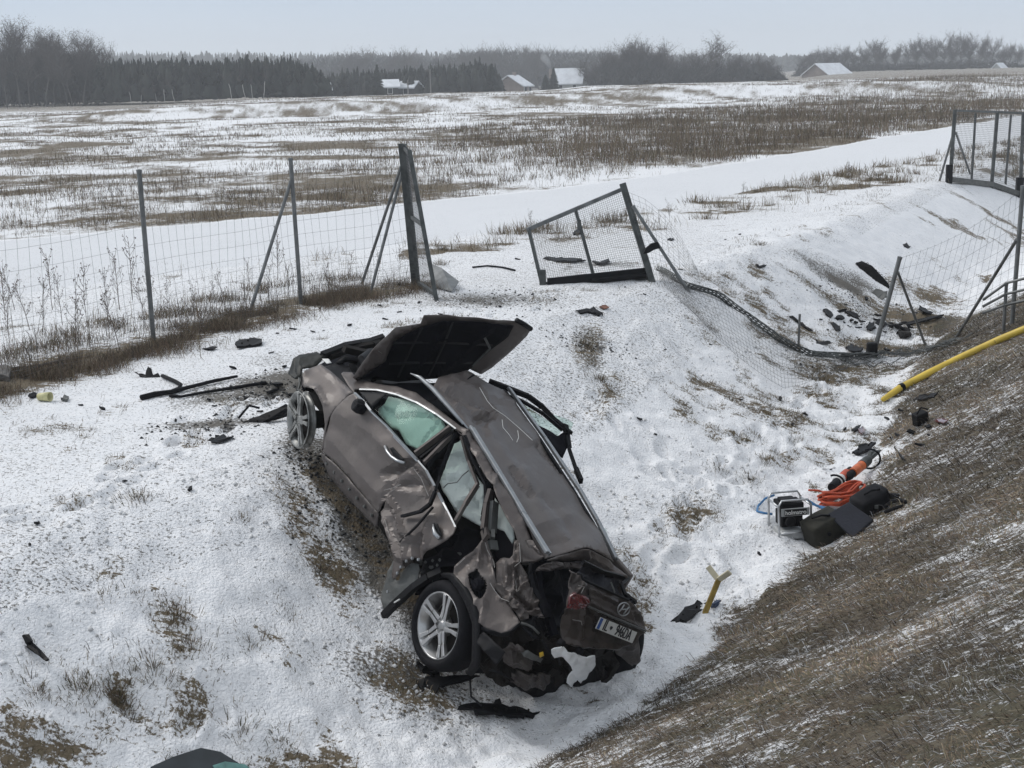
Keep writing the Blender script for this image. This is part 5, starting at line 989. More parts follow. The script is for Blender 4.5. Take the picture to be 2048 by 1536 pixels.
# far gate across the track
fgp = [(1900, 366, 1910, 219), (1943, 364, 1951, 226), (1983, 375, 1995, 222), (2011, 368, 2022, 229), (2040, 395, 2047, 224)]
fg = thing('mesh_gate', 'closed pair of tall mesh gates with braced posts standing across the snowy track', 'gate', tuple(hit(1983, 375)))
FB = [hit(x_, y_) for x_, y_, _, _ in fgp]; FT = [vtop(B_, x_, y_) for B_, (_, _, x_, y_) in zip(FB, fgp)]
for i_, (B_, T_) in enumerate(zip(FB, FT)): boxpost(fg, B_, T_, .085 if i_ in (0, 2, 4) else .055, 'post', STEELD)
for a_, c_ in ((0, 2), (2, 4)):
    boxpost(fg, FT[a_]*.985+FB[a_]*.015, FT[c_]*.985+FB[c_]*.015, .06, 'rail', STEELD, ext=0); boxpost(fg, FB[a_]+np.array([0, 0, .10]), FB[c_]+np.array([0, 0, .10]), .14, 'rail', STEELD, ext=0)
    sheet('wire_mesh', fg, lambda u, v, a_=a_, c_=c_: (FB[a_]*(1-u)+FB[c_]*u)*(1-v)+(FT[a_]*(1-u)+FT[c_]*u)*v, 34, 42, .0035)
post(fg, hit(1879, 362), vtop(FB[0], 1909, 258), .03, 'brace'); post(fg, vtop(FB[0], 1937, 338, 1.2), vtop(FB[0], 1912, 266), .03, 'brace')
b = MB(); b.box(FB[0]+np.array([-.05, -.05, .25]), (.16, .16, .5)); b.build('post_foot', BLACK, fg, bevel=.02)
b = MB(); b.box(FB[4]+np.array([-.05, -.05, .3]), (.2, .2, .6)); b.build('post_foot', BLACK, fg, bevel=.02)
# ------------------------------------------------------------------ background: trees, woods, houses
BARK = mat('bark', (.10, .092, .085), .9, 0, .3, 3); TWIG = mat('twigs', (.075, .062, .056), .9, 0, .25, .6); BIRCH = mat('birch_bark', (.42, .41, .39), .8, 0, .35, 2); NEEDLE = mat('needles', (.020, .028, .019), .9, 0, .4, .5); MASS = mat('woodland', (.034, .033, .030), .95, 0, .45, .35); PINEM = mat('pine_mass', (.024, .028, .022), .95, 0, .5, .3)
def prism_arrays(A, B, ra, rb):
    """n tapered three-sided twigs -> V, T"""
    n = len(A); d = B-A; d /= np.linalg.norm(d, axis=1)[:, None]+1e-9; u = np.where(np.abs(d[:, 2:3]) < .9, np.array([[0, 0, 1.]]), np.array([[1., 0, 0]])); x = np.cross(d, u); x /= np.linalg.norm(x, axis=1)[:, None]+1e-9; y = np.cross(x, d)
    v = []
    for P, r in ((A, ra), (B, rb)):
        for k in range(3): a = 2*np.pi*k/3; v.append(P+(x*math.cos(a)+y*math.sin(a))*r[:, None])
    V = np.stack(v, 1).reshape(-1, 3); k = (np.arange(n)*6)[:, None]
    T = np.concatenate([k+[0, 1, 4], k+[0, 4, 3], k+[1, 2, 5], k+[1, 5, 4], k+[2, 0, 3], k+[2, 3, 5]], 0); return V, T
def bare_tree(seed, spread=.5, clean=.3, tl=3):
    """unit-height leafless tree: (limb segments, twig segments)"""
    r = np.random.default_rng(seed); limbs = []; tw = []
    def grow(p, d, L_, rad, lev):
        n = 4 if lev < 2 else 3
        for i in range(n):
            d = d+r.normal(0, .10+.05*lev, 3); d[2] += .06; d /= np.linalg.norm(d); q = p+d*L_/n; r2 = rad*(1-.18*(i+1)/n*2)
            (limbs if lev < tl else tw).append((p, q, rad, max(r2, .0006)))
            if lev < 5:
                m = {0: 3 if i*1./n >= clean else 0, 1: 3, 2: 3, 3: 3, 4: 2}[lev]
                for _ in range(m):
                    a = r.uniform(0, 6.28); side = np.array([math.cos(a), math.sin(a), r.uniform(-.1, .5)]); nd = d*(1-spread)+side*spread; nd /= np.linalg.norm(nd)
                    grow(p+(q-p)*r.random(), nd, L_*r.uniform(.38, .62)*(1.1 if lev == 0 else 1), r2*.55, lev+1)
            p = q; rad = r2
    grow(np.array([0, 0, -.02]), np.array([0, 0, 1.]), .72, .016, 0)
    def arr(S): return np.array([s[0] for s in S]), np.array([s[1] for s in S]), np.array([s[2] for s in S]), np.array([s[3] for s in S])
    return arr(limbs), arr(tw)
def tree_proto(name, label, cat, seed, group, bark, twig, cap=5200, tr=.0016, kmin=.0022, **kw):
    t = thing(name, label, cat, (0, 0, 0), group); (a, b_, c, d), (e_, f, g, h) = bare_tree(seed, **kw)
    if len(e_) > cap: k = np.random.default_rng(1).choice(len(e_), cap, False); e_, f, g, h = e_[k], f[k], g[k], h[k]
    zt = max(b_[:, 2].max(), np.percentile(f[:, 2], 99.5)); s = 1/zt
    v, T = prism_arrays(a*s, b_*s, np.maximum(c*s, kmin), np.maximum(d*s, kmin*.8)); new_obj('trunk', np_mesh('trunk', v, T, bark), t)
    v, T = prism_arrays(e_*s, f*s, np.maximum(np.minimum(g*s, tr*2.5), tr), np.maximum(np.minimum(h*s, tr*2.5), tr*.55)); new_obj('crown', np_mesh('crown', v, T, twig), t)
    print(name, len(e_)); return t
def spot(px, d):
    """ground point below photograph column px at distance d"""
    p = spots_(np.array([px], float), np.array([d], float))[0]; return p
def spots_(px, d):
    x = np.zeros(len(px))
    for _ in range(3):
        z = H(x, d); q = proj(np.stack([x, d, z], 1)); x = x+(px-q[:, 0])*q[:, 2]/F
    return np.stack([x, d, H(x, d)], 1)
def hgt_to(p, ytop):
    v = ray(proj(p)[0], ytop); return max(.5, (CAM+v*(p[1]/v[1]))[2]-p[2])
rb = np.random.default_rng(77)
GRP = {}
def plant(protos, px, d, ytop, label, group, k=[0]):
    pr = protos[k[0] % len(protos)]; k[0] += 1
    if pr.get('_used'): o = copy_tree(pr)
    else: o = pr; pr['_used'] = 1
    p = spot(px, d); hh = hgt_to(p, ytop); w_ = hh*rb.uniform(.85, 1.15); o.location = p; o.scale = (w_, w_, hh); o.rotation_euler = (0, 0, rb.uniform(0, 6.28)); tag(o, label, None, group); return o
LT = [tree_proto('bare_tree', 'tall bare tree in the grove beside the dark pine block', 'tree', s, 'grove of tall bare trees', BARK, TWIG, spread=.42, tr=.0019, kmin=.0032, clean=.3) for s in (1, 2, 3, 4)]
for px, d, yt in [(8, 232, 34), (40, 215, 40), (28, 225, 52), (-30, 215, 45), (70, 228, 60), (95, 212, 62), (88, 222, 54), (118, 230, 66), (135, 214, 62), (150, 222, 58), (166, 210, 64), (182, 218, 70), (196, 213, 84), (60, 208, 90), (110, 207, 96), (15, 206, 100), (145, 206, 100), (-10, 208, 80), (170, 226, 60), (48, 235, 60), (-60, 225, 60), (-95, 215, 55)]:
    plant(LT, px, d, yt, 'tall bare tree in the grove beside the dark pine block', 'grove of tall bare trees')
# birches before the pines
BT = [tree_proto('birch_tree', 'slender white-stemmed birch standing before the dark pine block', 'tree', s, 'birches before the pines', BIRCH, TWIG, cap=1200, kmin=.013, spread=.25, clean=.55, tl=1) for s in (11, 12)]
for px, yt in [(263, 160), (314, 165), (330, 152), (350, 150), (464, 138), (492, 137), (505, 142), (528, 127), (282, 172)]: plant(BT, px, 203.+rb.uniform(-1, 1), yt, 'slender white-stemmed birch standing before the dark pine block', 'birches before the pines')
# pine block, mid woods and far ridges: masses of simple crowns
def crowns(P, hh, w_, kind, seed=0):
    """ragged tree bodies; kind 0 conifer, 1 broad"""
    V = []; T = []; o = 0; r = np.random.default_rng(seed)
    for p, h, ww in zip(P, hh, w_):
        n = 7; prof = [(.12, 1.), (.35, .92), (.58, .66), (.8, .36), (.93, .14)] if kind == 0 else [(.08, .6), (.22, .75), (.36, .7), (.48, .5), (.56, .22)]
        ring = []
        for z, rad in prof:
            a = np.arange(n)*2*np.pi/n+r.uniform(0, 6.28); rr_ = ww*rad*r.uniform(.55, 1.2, n); ring.append(np.stack([p[0]+rr_*np.cos(a), p[1]+rr_*np.sin(a), p[2]+h*(z+r.uniform(-.07, .07, n))], 1))
        V += ring; V.append(np.array([[p[0], p[1], p[2]+h*r.uniform(.97, 1.06)*(1 if kind == 0 else .62)]]))
        for i in range(len(prof)-1):
            for k in range(n): a, b_, c, d = o+i*n+k, o+i*n+(k+1) % n, o+(i+1)*n+(k+1) % n, o+(i+1)*n+k; T += [(a, b_, c), (a, c, d)]
        t0 = o+(len(prof)-1)*n
        for k in range(n): T.append((t0+k, t0+(k+1) % n, o+len(prof)*n))
        o += len(prof)*n+1
    return np.concatenate(V), np.array(T)
def sprigs(P, hh, w_, m, seed=0, up_=.5, ln=.12, rad=.02):
    """loose shoots that roughen a mass of crowns"""
    r = np.random.default_rng(seed); A = []; B = []
    for p, h, ww in zip(P, hh, w_):
        k = m; z = r.uniform(.25, .92, k); a = r.uniform(0, 6.28, k); rr_ = ww*(1.05-z)*r.uniform(.5, 1.1, k); s_ = np.stack([p[0]+rr_*np.cos(a), p[1]+rr_*np.sin(a), p[2]+h*z], 1); d = np.stack([np.cos(a), np.sin(a), np.full(k, up_)+r.normal(0, .3, k)], 1); A.append(s_); B.append(s_+d*h*ln*r.uniform(.4, 1.3, (k, 1)))
    A = np.concatenate(A); B = np.concatenate(B); return prism_arrays(A, B, np.full(len(A), rad), np.full(len(A), rad*.4))
def mass(name, label, P, hh, w_, kind, m, seed=0, spr=14, rad=.025, ln=.12, up_=.5):
    v, t = crowns(P, hh, w_, kind, seed); v2, t2 = sprigs(P, hh, w_, spr, seed, up_, ln, rad); V = np.concatenate([v, v2]); T = np.concatenate([t, t2+len(v)])
    o = new_obj(name, np_mesh(name, V, T, m)); o['kind'] = 'stuff'; o['label'] = label; return o
def band(n, x0, x1, d0, d1, yt, jit, seed):
    r = np.random.default_rng(seed); px = x0+(x1-x0)*(np.arange(n)+r.random(n))/n; d = r.uniform(d0, d1, n); P = spots_(px, d)
    v = ray(px, np.interp(px, *zip(*yt))+r.normal(0, jit, n)); top = CAM[2]+v[:, 2]*(P[:, 1]/v[:, 1]); return P, np.maximum(.5, top-P[:, 2])
P, hh = band(330, 190, 660, 207, 232, [(190, 128), (240, 126), (300, 122), (400, 124), (520, 122), (600, 124), (640, 140), (660, 160)], 6, 5); mass('pine_plantation', 'dense dark pine plantation', P, hh, rb.uniform(.8, 1.3, len(P)), 0, PINEM, 1, 22, .02, .10)
P, hh = band(160, -120, 215, 214, 240, [(-120, 118), (100, 120), (215, 135)], 14, 6); mass('grove_undergrowth', 'grey-brown undergrowth of the bare grove', P, hh, rb.uniform(.5, 1.0, len(P)), 1, MASS, 2, 80, .018, .22, 1.6)
P, hh = band(190, 650, 1005, 255, 285, [(650, 158), (690, 146), (760, 148), (830, 142), (900, 136), (960, 128), (990, 138), (1005, 158)], 7, 7); mass('mixed_wood', 'dark mixed wood behind the farmhouses', P, hh, rb.uniform(.8, 1.5, len(P)), 0, PINEM, 3, 18, .022, .12)
P, hh = band(420, 560, 1240, 470, 560, [(560, 128), (700, 112), (800, 114), (900, 118), (960, 102), (1000, 100), (1080, 100), (1240, 108)], 5, 8); mass('far_wood', 'hazy far wood', P, hh, rb.uniform(1.5, 3, len(P)), 1, MASS, 4, 40, .06, .14, .9)
P, hh = band(900, -300, 2400, 820, 980, [(-300, 104), (210, 105), (420, 107), (700, 108), (1000, 104), (1300, 106), (1560, 110), (2400, 100)], 2.6, 9); mass('ridge_forest', 'distant forest ridge fading into haze', P, hh, rb.uniform(3, 6, len(P)), 0, MASS, 5, 8, .10, .10)
P, hh = band(260, 1180, 1570, 305, 345, [(1180, 146), (1230, 132), (1300, 130), (1400, 132), (1500, 132), (1545, 134), (1570, 152)], 7, 10); mass('brushwood', 'grey brushwood below the bare trees', P, hh, rb.uniform(.8, 1.8, len(P)), 1, MASS, 6, 60, .028, .18, 1.0)
P, hh = band(300, 1590, 2120, 400, 450, [(1590, 140), (1640, 132), (1750, 128), (1850, 126), (1950, 126), (2120, 126)], 6, 11); mass('brushwood', 'grey brushwood below the right-hand tree belt', P, hh, rb.uniform(1., 2.2, len(P)), 1, MASS, 7, 60, .036, .18, 1.0)
MT = [tree_proto('bare_tree', 'x', 'tree', s, 'g', BARK, TWIG, tr=.0026, kmin=.0045, spread=.5, clean=.2) for s in (21, 22, 23)]
for px, yt in [(1186, 112), (1200, 96), (1228, 86), (1246, 82), (1262, 78), (1280, 80), (1296, 74), (1310, 80), (1326, 92), (1345, 92), (1360, 100), (1376, 98), (1452, 104), (1470, 108), (1490, 110), (1215, 100), (1238, 100), (1320, 76)]: plant(MT, px, rb.uniform(312, 330), yt, 'bare tree rising from the brushwood right of the white-roofed house', 'bare trees right of the white-roofed house')
o = plant(MT, 1397, 308, 68, 'tallest bare tree, broom-shaped, above the brushwood between house and barn', None); o.pop('group', None); o.scale[0] *= 1.25; o.scale[1] *= 1.25
o = plant(MT, 1530, 300, 106, 'dense rounded dark tree at the end of the brushwood before the barn', None); o.pop('group', None); o.scale[0] *= 1.7; o.scale[1] *= 1.7
for px, yt in [(px_+9, yt_+6) for px_, yt_ in ((1612, 100), (1648, 96), (1680, 92), (1718, 90), (1742, 84), (1780, 84), (1822, 80), (1860, 74), (1896, 74), (1934, 66), (1968, 72), (1992, 80), (2028, 88))]+[(1608, 106), (1625, 94), (1640, 92), (1655, 98), (1672, 90), (1690, 88), (1708, 92), (1730, 86), (1752, 78), (1768, 76), (1790, 84), (1812, 80), (1835, 74), (1850, 68), (1866, 72), (1888, 76), (1905, 66), (1925, 62), (1942, 60), (1960, 66), (1980, 74), (2004, 84), (2018, 82), (2040, 86), (2070, 84)]: plant(MT, px, rb.uniform(405, 430), yt, 'bare tree in the long belt behind the barn', 'bare tree belt behind the barn')
for px, yt in [(690, 98), (705, 94), (730, 100), (780, 98), (805, 94), (835, 98), (895, 102), (925, 98), (950, 94), (968, 88), (985, 92), (1030, 94), (1060, 92), (1078, 90)]: plant(MT, px, rb.uniform(455, 470), yt, 'hazy bare tree sticking out of the far wood', 'hazy trees over the far wood')
def spruce(name, label, px, d, yt, wd, group=None):
    p = spot(px, d); hh = hgt_to(p, yt); t = thing(name, label, 'tree', tuple(p), group); b = MB(); b.tube([p-[0, 0, .2], p+[0, 0, hh*.98]], [.12, .02], 6); b.build('trunk', BARK, t)
    r = np.random.default_rng(int(px)); A = []; B = []
    for k in range(420):
        z = r.uniform(.06, 1)**.9; a = r.uniform(0, 6.28); L_ = wd*(1.04-z)*r.uniform(.7, 1.15)+.1; c = p+np.array([0, 0, hh*z]); e_ = c+np.array([math.cos(a)*L_, math.sin(a)*L_, -L_*.35+.05]); A.append(c); B.append(e_)
    v, T = prism_arrays(np.array(A), np.array(B), np.full(420, .16), np.full(420, .03)); new_obj('crown', np_mesh('crown', v-p, T, NEEDLE), t); return t
spruce('spruce_tree', 'pointed dark spruce left of the low farmhouse with two snowy roofs', 757, 248, 130, 1.8)
spruce('spruce_tree', 'small dark spruce standing between the snowy roofs of the low farmhouse', 802, 262, 138, 1.3)
spruce('spruce_tree', 'dark spruce beside the left end of the white-roofed house', 1108, 300, 136, 2.0)
spruce('spruce_tree', 'broad dark fir at the edge of the mixed wood by the gabled house', 985, 246, 128, 2.2)
spruce('spruce_tree', 'low bushy spruce between the gabled house and the white-roofed house', 1092, 302, 150, 2.2)
# houses
SNOWR = mat('snowy_roof', (.66, .68, .71), .8, 0, .1, .8); WALLP = mat('pinkish_wall', (.26, .22, .20), .85, 0, .12, .7); WALLW = mat('pale_wall', (.42, .43, .41), .85, 0, .1, .7); WALLG = mat('dark_timber', (.05, .05, .05), .85, 0, .2, 1.5); PANE = mat('window_pane', (.03, .035, .04), .2, 0, .2, 2)
def house(name, label, cat, px0, px1, d, ybase, yeave, yridge, wall, ang, depth, chimney=True, wins=2, gable_l=.4):
    """gabled house: px0..px1 facade extent; local x along the ridge, rotated by ang"""
    c = spot((px0+px1)/2, d); v = ray((px0+px1)/2, ybase); zb = (CAM+v*(d/v[1]))[2]; z = lambda y_: (CAM+ray((px0+px1)/2, y_)*(d/ray((px0+px1)/2, y_)[1]))[2]
    Wt = (px1-px0)*d/F; a = math.radians(ang); Lx = max(3., (Wt-depth*abs(math.sin(a)))/max(.3, math.cos(a))); he = z(yeave)-zb; hr = z(yridge)-zb; base = np.array([c[0], d, zb]); t = thing(name, label, cat, tuple(base))
    ca, sa = math.cos(a), math.sin(a); R = np.array([[ca, -sa, 0], [sa, ca, 0], [0, 0, 1]]); q = lambda x_, y_, z_: base+R@np.array([x_, y_, z_]); hx, hy = Lx/2, depth/2
    b = MB(); b.add([q(-hx, -hy, -3), q(hx, -hy, -3), q(hx, hy, -3), q(-hx, hy, -3), q(-hx, -hy, he), q(hx, -hy, he), q(hx, hy, he), q(-hx, hy, he), q(-hx, 0, hr-.1), q(hx, 0, hr-.1)], [(0, 1, 5, 4), (2, 3, 7, 6), (1, 2, 6, 9, 5), (3, 0, 4, 8, 7), (4, 5, 9, 8), (6, 7, 8, 9)]); b.build('wall', wall, t)
    ov = .35; b = MB(); sl_ = (hr-he)/hy
    for s_ in (-1, 1):
        p = [q(-hx-ov, s_*(hy+ov), he-sl_*ov), q(hx+ov, s_*(hy+ov), he-sl_*ov), q(hx+ov, 0, hr), q(-hx-ov, 0, hr)]; b.prism(p, (0, 0, .22))
    rf = b.build('roof', SNOWR, t)
    if chimney: b = MB(); b.box(q(hx*.3, 0, hr+.3), (.6, .6, 1.0), R); b.build('chimney', WALLP, rf)
    for k in range(wins):
        x_ = -hx+Lx*(k+.5)/wins; b = MB(); b.box(q(x_, -hy-.03, he*.52), (.95, .08, 1.1), R); w_ = b.build('window', WHITE, t); b = MB(); b.box(q(x_, -hy-.08, he*.52), (.75, .04, .9), R); b.build('pane', PANE, w_)
    return t
house('gabled_house', 'house with a pinkish gable and one snowy roof slope beside the mixed wood', 'house', 990, 1064, 292, 186, 172, 152, WALLP, 52, 7.5, True, 2)
house('white_roofed_house', 'pale house under a bright snow-white roof with a smoking chimney', 'house', 1108, 1172, 325, 182, 166, 138, WALLW, -12, 6.5, False, 2)
b = MB(); ch = vtop(spot(1098, 328), 1101, 142); b.box(ch-np.array([0, 0, .6]), (.7, .7, 2.2)); cs = spot(1098, 328)
tag(b.build('chimney_stack', WALLP, None, org=cs), 'brick chimney stack giving off smoke behind the dark spruce', 'chimney')
house('low_farmhouse', 'low dark farmhouse with a snowy roof between two spruces', 'house', 764, 795, 256, 190, 174, 161, WALLG, 8, 5, False, 1)
house('farm_outbuilding', 'small dark outbuilding with a snowy roof right of the low farmhouse', 'house', 806, 836, 258, 190, 175, 164, WALLG, -20, 4, False, 1)
house('barn', 'long low barn with a snowy roof and pale gable standing alone', 'barn', 1606, 1702, 330, 160, 150, 128, WALLP, 38, 8, False, 0)
house('garden_shed', 'tiny snow-roofed shed at the end of the dark pine block', 'shed', 632, 652, 240, 190, 178, 168, WALLG, 20, 2, False, 0)
house('far_cottage', 'small pale cottage half hidden by the bare tree belt', 'house', 1984, 2014, 400, 150, 140, 127, WALLW, 40, 4, False, 1)
def pole(px, d, yt, label):
    p = spot(px, d); h_ = hgt_to(p, yt); t = thing('utility_pole', label, 'pole', tuple(p)); b = MB(); b.tube([p-[0, 0, .5], p+[0, 0, h_]], [.13, .10], 7); b.build('shaft', mat('weathered_pole', (.20, .19, .18), .8, 0, .2, 2), t); b = MB(); b.bar(p+np.array([-.7, 0, h_-.4]), p+np.array([.7, 0, h_-.4]), .12, .12); b.build('crossarm', BARK, t)
pole(862, 235, 138, 'pale utility pole standing before the mixed wood'); pole(817, 240, 160, 'short utility pole before the small dark outbuilding')
# chimney smoke
sm = bpy.data.materials.new('smoke'); sm.use_nodes = True; t_ = sm.node_tree; t_.nodes.clear(); o_ = t_.nodes.new('ShaderNodeOutputMaterial'); pv = t_.nodes.new('ShaderNodeVolumePrincipled'); pv.inputs['Density'].default_value = .16; pv.inputs['Color'].default_value = (.85, .87, .9, 1); t_.links.new(pv.outputs[0], o_.inputs['Volume'])
b = MB(); sp = [ch+np.array([0, 0, .5]), ch+np.array([-.3, 0, 1.4]), ch+np.array([-.8, .2, 2.4]), ch+np.array([-1.6, .2, 3.2]), ch+np.array([-1.9, .3, 4.0])]; b.tube(sp, [.25, .6, .9, 1.0, .4], 8); o = b.build('chimney_smoke', sm, None, org=ch, smooth=True); o['kind'] = 'stuff'; o['label'] = 'pale smoke drifting from the chimney'
# ------------------------------------------------------------------ rescue gear
def tnormal(p, e=.12):
    gx = (gz(p[0]+e, p[1])-gz(p[0]-e, p[1]))/(2*e); gy = (gz(p[0], p[1]+e)-gz(p[0], p[1]-e))/(2*e); n = np.array([-gx, -gy, 1.]); return n/np.linalg.norm(n)
def plane_pts(px, lift=.02, n=None, base=None):
    c = np.mean(px, 0); o = hit(*c) if base is None else np.array(base); n = tnormal(o, .3) if n is None else np.array(n, float)/np.linalg.norm(n); o = o+n*lift
    r = []
    for p in px:
        v = ray(*p); t = ((o-CAM)@n)/(v@n); r.append(CAM+v*t)
    return r, n, o
PUMPF = mat('aluminium_tube', (.50, .51, .52), .35, .8, .1, 20)
g0 = hit(1580, 1072); gen = thing('hydraulic_pump', 'compact hydraulic rescue pump in a silver tube frame standing on the ditch snow', 'pump', tuple(g0))
gx_ = np.array([.985, .17, .0]); gy_ = np.array([-.17, .985, 0]); gzv = np.array([-.03, .02, 1.]); gzv /= np.linalg.norm(gzv)
def gl_(x, y, z): return g0+gx_*x+gy_*y+gzv*(z-.01)
W2, D2, H2 = .165, .14, .42
for y_ in (-D2, D2):
    b = MB(); b.tube([gl_(-W2, y_, 0), gl_(-W2, y_, H2-.05), gl_(-W2+.03, y_, H2), gl_(W2-.03, y_, H2), gl_(W2, y_, H2-.05), gl_(W2, y_, 0)], .0115, 8); b.build('frame_hoop', PUMPF, gen, smooth=True)
for x_ in (-W2, W2):
    for z_ in (.03, H2-.06): b = MB(); b.tube([gl_(x_, -D2, z_), gl_(x_, D2, z_)], .0095, 8); b.build('frame_tie', PUMPF, gen, smooth=True)
b = MB(); b.tube([gl_(-W2, -D2, .09), gl_(W2, -D2, .09)], .0095, 8); b.build('frame_tie', PUMPF, gen, smooth=True)
Rg = np.stack([gx_, gy_, gzv], 1)
b = MB(); b.box(gl_(0, 0, .055), (.27, .22, .09), Rg); b.build('oil_tank', mat('pale_tank', (.45, .46, .46), .5, .2, .1, 12), gen, bevel=.012)
b = MB(); b.box(gl_(0, .02, .20), (.22, .18, .15), Rg); b.lathe(gl_(-.03, -.09, .19), -gy_, [(0, .03), (.05, .03), (.055, .0)], 16); b.box(gl_(.08, -.08, .17), (.05, .05, .08), Rg); b.build('engine', BLACK, gen, bevel=.01)
b = MB(); b.box(gl_(.0, .03, .335), (.25, .2, .07), Rg); b.box(gl_(-.02, .02, .385), (.16, .13, .03), Rg); b.build('fuel_tank', BLACK, gen, bevel=.015)
b = MB(); b.box(gl_(0, -.152, .305), (.285, .012, .075), Rg); lp = b.build('name_plate', mat('plate_grey', (.32, .33, .33), .5, .2, .1, 9), gen)
b = MB(); b.box(gl_(.0, -.160, .305), (.225, .006, .062), Rg); b.build('name_field', INK, lp)
t_ = text_mesh('holmatro', .058, 'name_lettering', WHITE, lp, gl_(0, -.164, .303)-np.array(lp['_w']), gx_, gzv, -gy_, .002, 1.0, .0006)
b = MB(); b.lathe(gl_(.09, -.11, .12), -gy_, [(0, .02), (.02, .02), (.022, 0)], 10); b.build('drain_cap', INK, gen)
RED = mat('red_hose', (.42, .060, .020), .5, 0, .25, 9); BLUEH = mat('blue_hose', (.035, .14, .30), .5, 0, .25, 9); ORG = mat('orange_paint', (.55, .115, .02), .4, 0, .2, 12, coat=.2)
GEARB = mat('gear_black', (.008, .008, .010), .65, 0, .3, 10, spec=.15)
# hoses
def hoseline(px, lift, r): return [np.array(hit(*p))+np.array([0, 0, lift_]) for p, lift_ in zip(px, lift)]
bh = thing('blue_hose', 'blue hydraulic hose looping out on both sides of the rescue pump', 'hose', tuple(hit(1640, 1030)))
for pp, ll, r_h in (([(1545, 1032), (1528, 1030), (1514, 1026), (1516, 1018), (1530, 1012), (1548, 1012)], [.02, .02, .02, .03, .08, .12], .012), ([(1612, 1020), (1632, 1022), (1650, 1024), (1672, 1026)], [.12, .06, .03, .03], .013), ([(1625, 1018), (1645, 1019), (1665, 1028)], [.05, .03, .04], .011)):
    b = MB(); b.tube(hoseline(pp, ll, 0), r_h, 7); b.build('hose_run', BLUEH, bh, smooth=True)
hc0 = hit(1682, 1012); b = MB(); r_ = np.random.default_rng(5)
e1 = hit(1645, 1016)-hc0; e1[2] = 0; L1 = np.linalg.norm(e1); e1 /= L1; e2 = np.array([-e1[1], e1[0], 0])
for k in range(9):
    ra, rb = L1*(1.0+r_.uniform(-.12, .12)), .10+r_.uniform(-.04, .04); oz = .03+.016*k; sh = r_.uniform(-.03, .03, 2); pts = []
    for a in np.linspace(0, 2*np.pi, 25)[:-1]:
        p = hc0+e1*(math.cos(a)*ra+sh[0])+e2*(math.sin(a)*rb+sh[1]); pts.append([p[0], p[1], gz(p[0], p[1])+oz+.01*math.sin(3*a+k)])
    b.tube(pts, .0135, 7, closed=True)
b.tube(hoseline([(1617, 998), (1635, 995), (1652, 997), (1668, 1000)], [.10, .08, .06, .06], 0), .012, 7)
tag(b.build('red_hose', RED, None, org=hc0, smooth=True), 'coil of orange-red hydraulic hose heaped between the pump and the black bag', 'hose')
# cutter and spreader
def tool(p0, p1, l0, l1, label, name, segs, ring):
    a = np.array(hit(*p0))+[0, 0, l0]; c = np.array(hit(*p1))+[0, 0, l1]; d = c-a; L_ = np.linalg.norm(d); d /= L_
    t = thing(name, label, 'rescue tool', tuple(hit(*p0)))
    for nm, m_, pr in segs:
        b = MB(); b.lathe(a, d, [(r, s*L_) for s, r in pr], 16); b.build(nm, m_, t, smooth=False, bevel=.003)
    b = MB(); s_, R_r, tilt = ring; c0 = a+d*s_*L_; u = np.cross(d, [0, 0, 1]); u /= np.linalg.norm(u); w_ = np.cross(u, d)
    b.tube([c0+R_r*(math.cos(q)*w_+math.sin(q)*(u*math.cos(tilt)+d*math.sin(tilt))) for q in np.linspace(-.4, 3.6, 14)], .012, 7); b.build('carry_handle', GEARB, t, smooth=True)
    return t, a, d, L_
t1_, a_, d__, L__ = tool((1692, 974), (1742, 938), .10, .14, 'orange hydraulic cutter lying on the brown slope above the hose coil', 'hydraulic_cutter', [('body', ORG, [(.25, 0), (.25, .055), (.62, .055), (.64, 0)]), ('valve', GEARB, [(0, 0), (.0, .04), (.12, .05), (.25, .042), (.25, 0)]), ('head', STEELD, [(.62, 0), (.62, .06), (.85, .055), (.95, .03), (.95, 0)])], (.92, .12, .5))
b = MB()
for sg in (-1, 1): b.tube([a_+d__*L__*.9, a_+d__*L__*1.1+np.array([sg*.05, sg*.02, .03]), a_+d__*L__*1.35+np.array([sg*.015, 0, .0])], [.03, .026, .006], 6)
b.build('blades', STEELD, t1_)
tool((1662, 1000), (1700, 966), .14, .16, 'black and white hydraulic spreader resting on the orange-red hose coil', 'hydraulic_spreader', [('body', GEARB, [(0, 0), (0, .045), (.3, .05), (.3, 0)]), ('white_collar', WHITE, [(.28, 0), (.28, .058), (.48, .058), (.5, 0)]), ('red_body', RED, [(.48, 0), (.48, .05), (.8, .05), (.82, 0)]), ('valve', GEARB, [(.8, 0), (.8, .04), (1., .035), (1., 0)])], (.15, .11, .3))
# bags
def softbox(name, label, cat, c, size, R, m, bul=.12, seed=1, parts=()):
    v = []; n = 6; r = np.random.default_rng(seed); bm = bmesh.new(); bmesh.ops.create_cube(bm, size=2); bmesh.ops.subdivide_edges(bm, edges=bm.edges, cuts=5, use_grid_fill=True)
    h = np.array(size)/2
    for q in bm.verts:
        p = np.array(q.co); l = np.linalg.norm(p); sph = p/l; p2 = p*(1-bul)*(1-.0)+sph*1.25*bul; p2 = p2*(1+.07*(vnoise(p[0]*1.3+p[2], p[1]*1.3+p[2]*.7, .8, seed)-.5))
        q.co = Vector(np.asarray(R)@(p2*h))
    me = bpy.data.meshes.new(name); bm.to_mesh(me); bm.free(); me.polygons.foreach_set('use_smooth', np.ones(len(me.polygons), bool)); me.materials.append(m)
    t = thing(name, label, cat, tuple(c)); o = new_obj('body', me, t); o.location = (0, 0, 0); return t
def basis(xdir, nrm):
    z = np.array(nrm, float); z /= np.linalg.norm(z); x = np.array(xdir, float); x = x-z*(x@z); x /= np.linalg.norm(x); return np.stack([x, np.cross(z, x), z], 1)
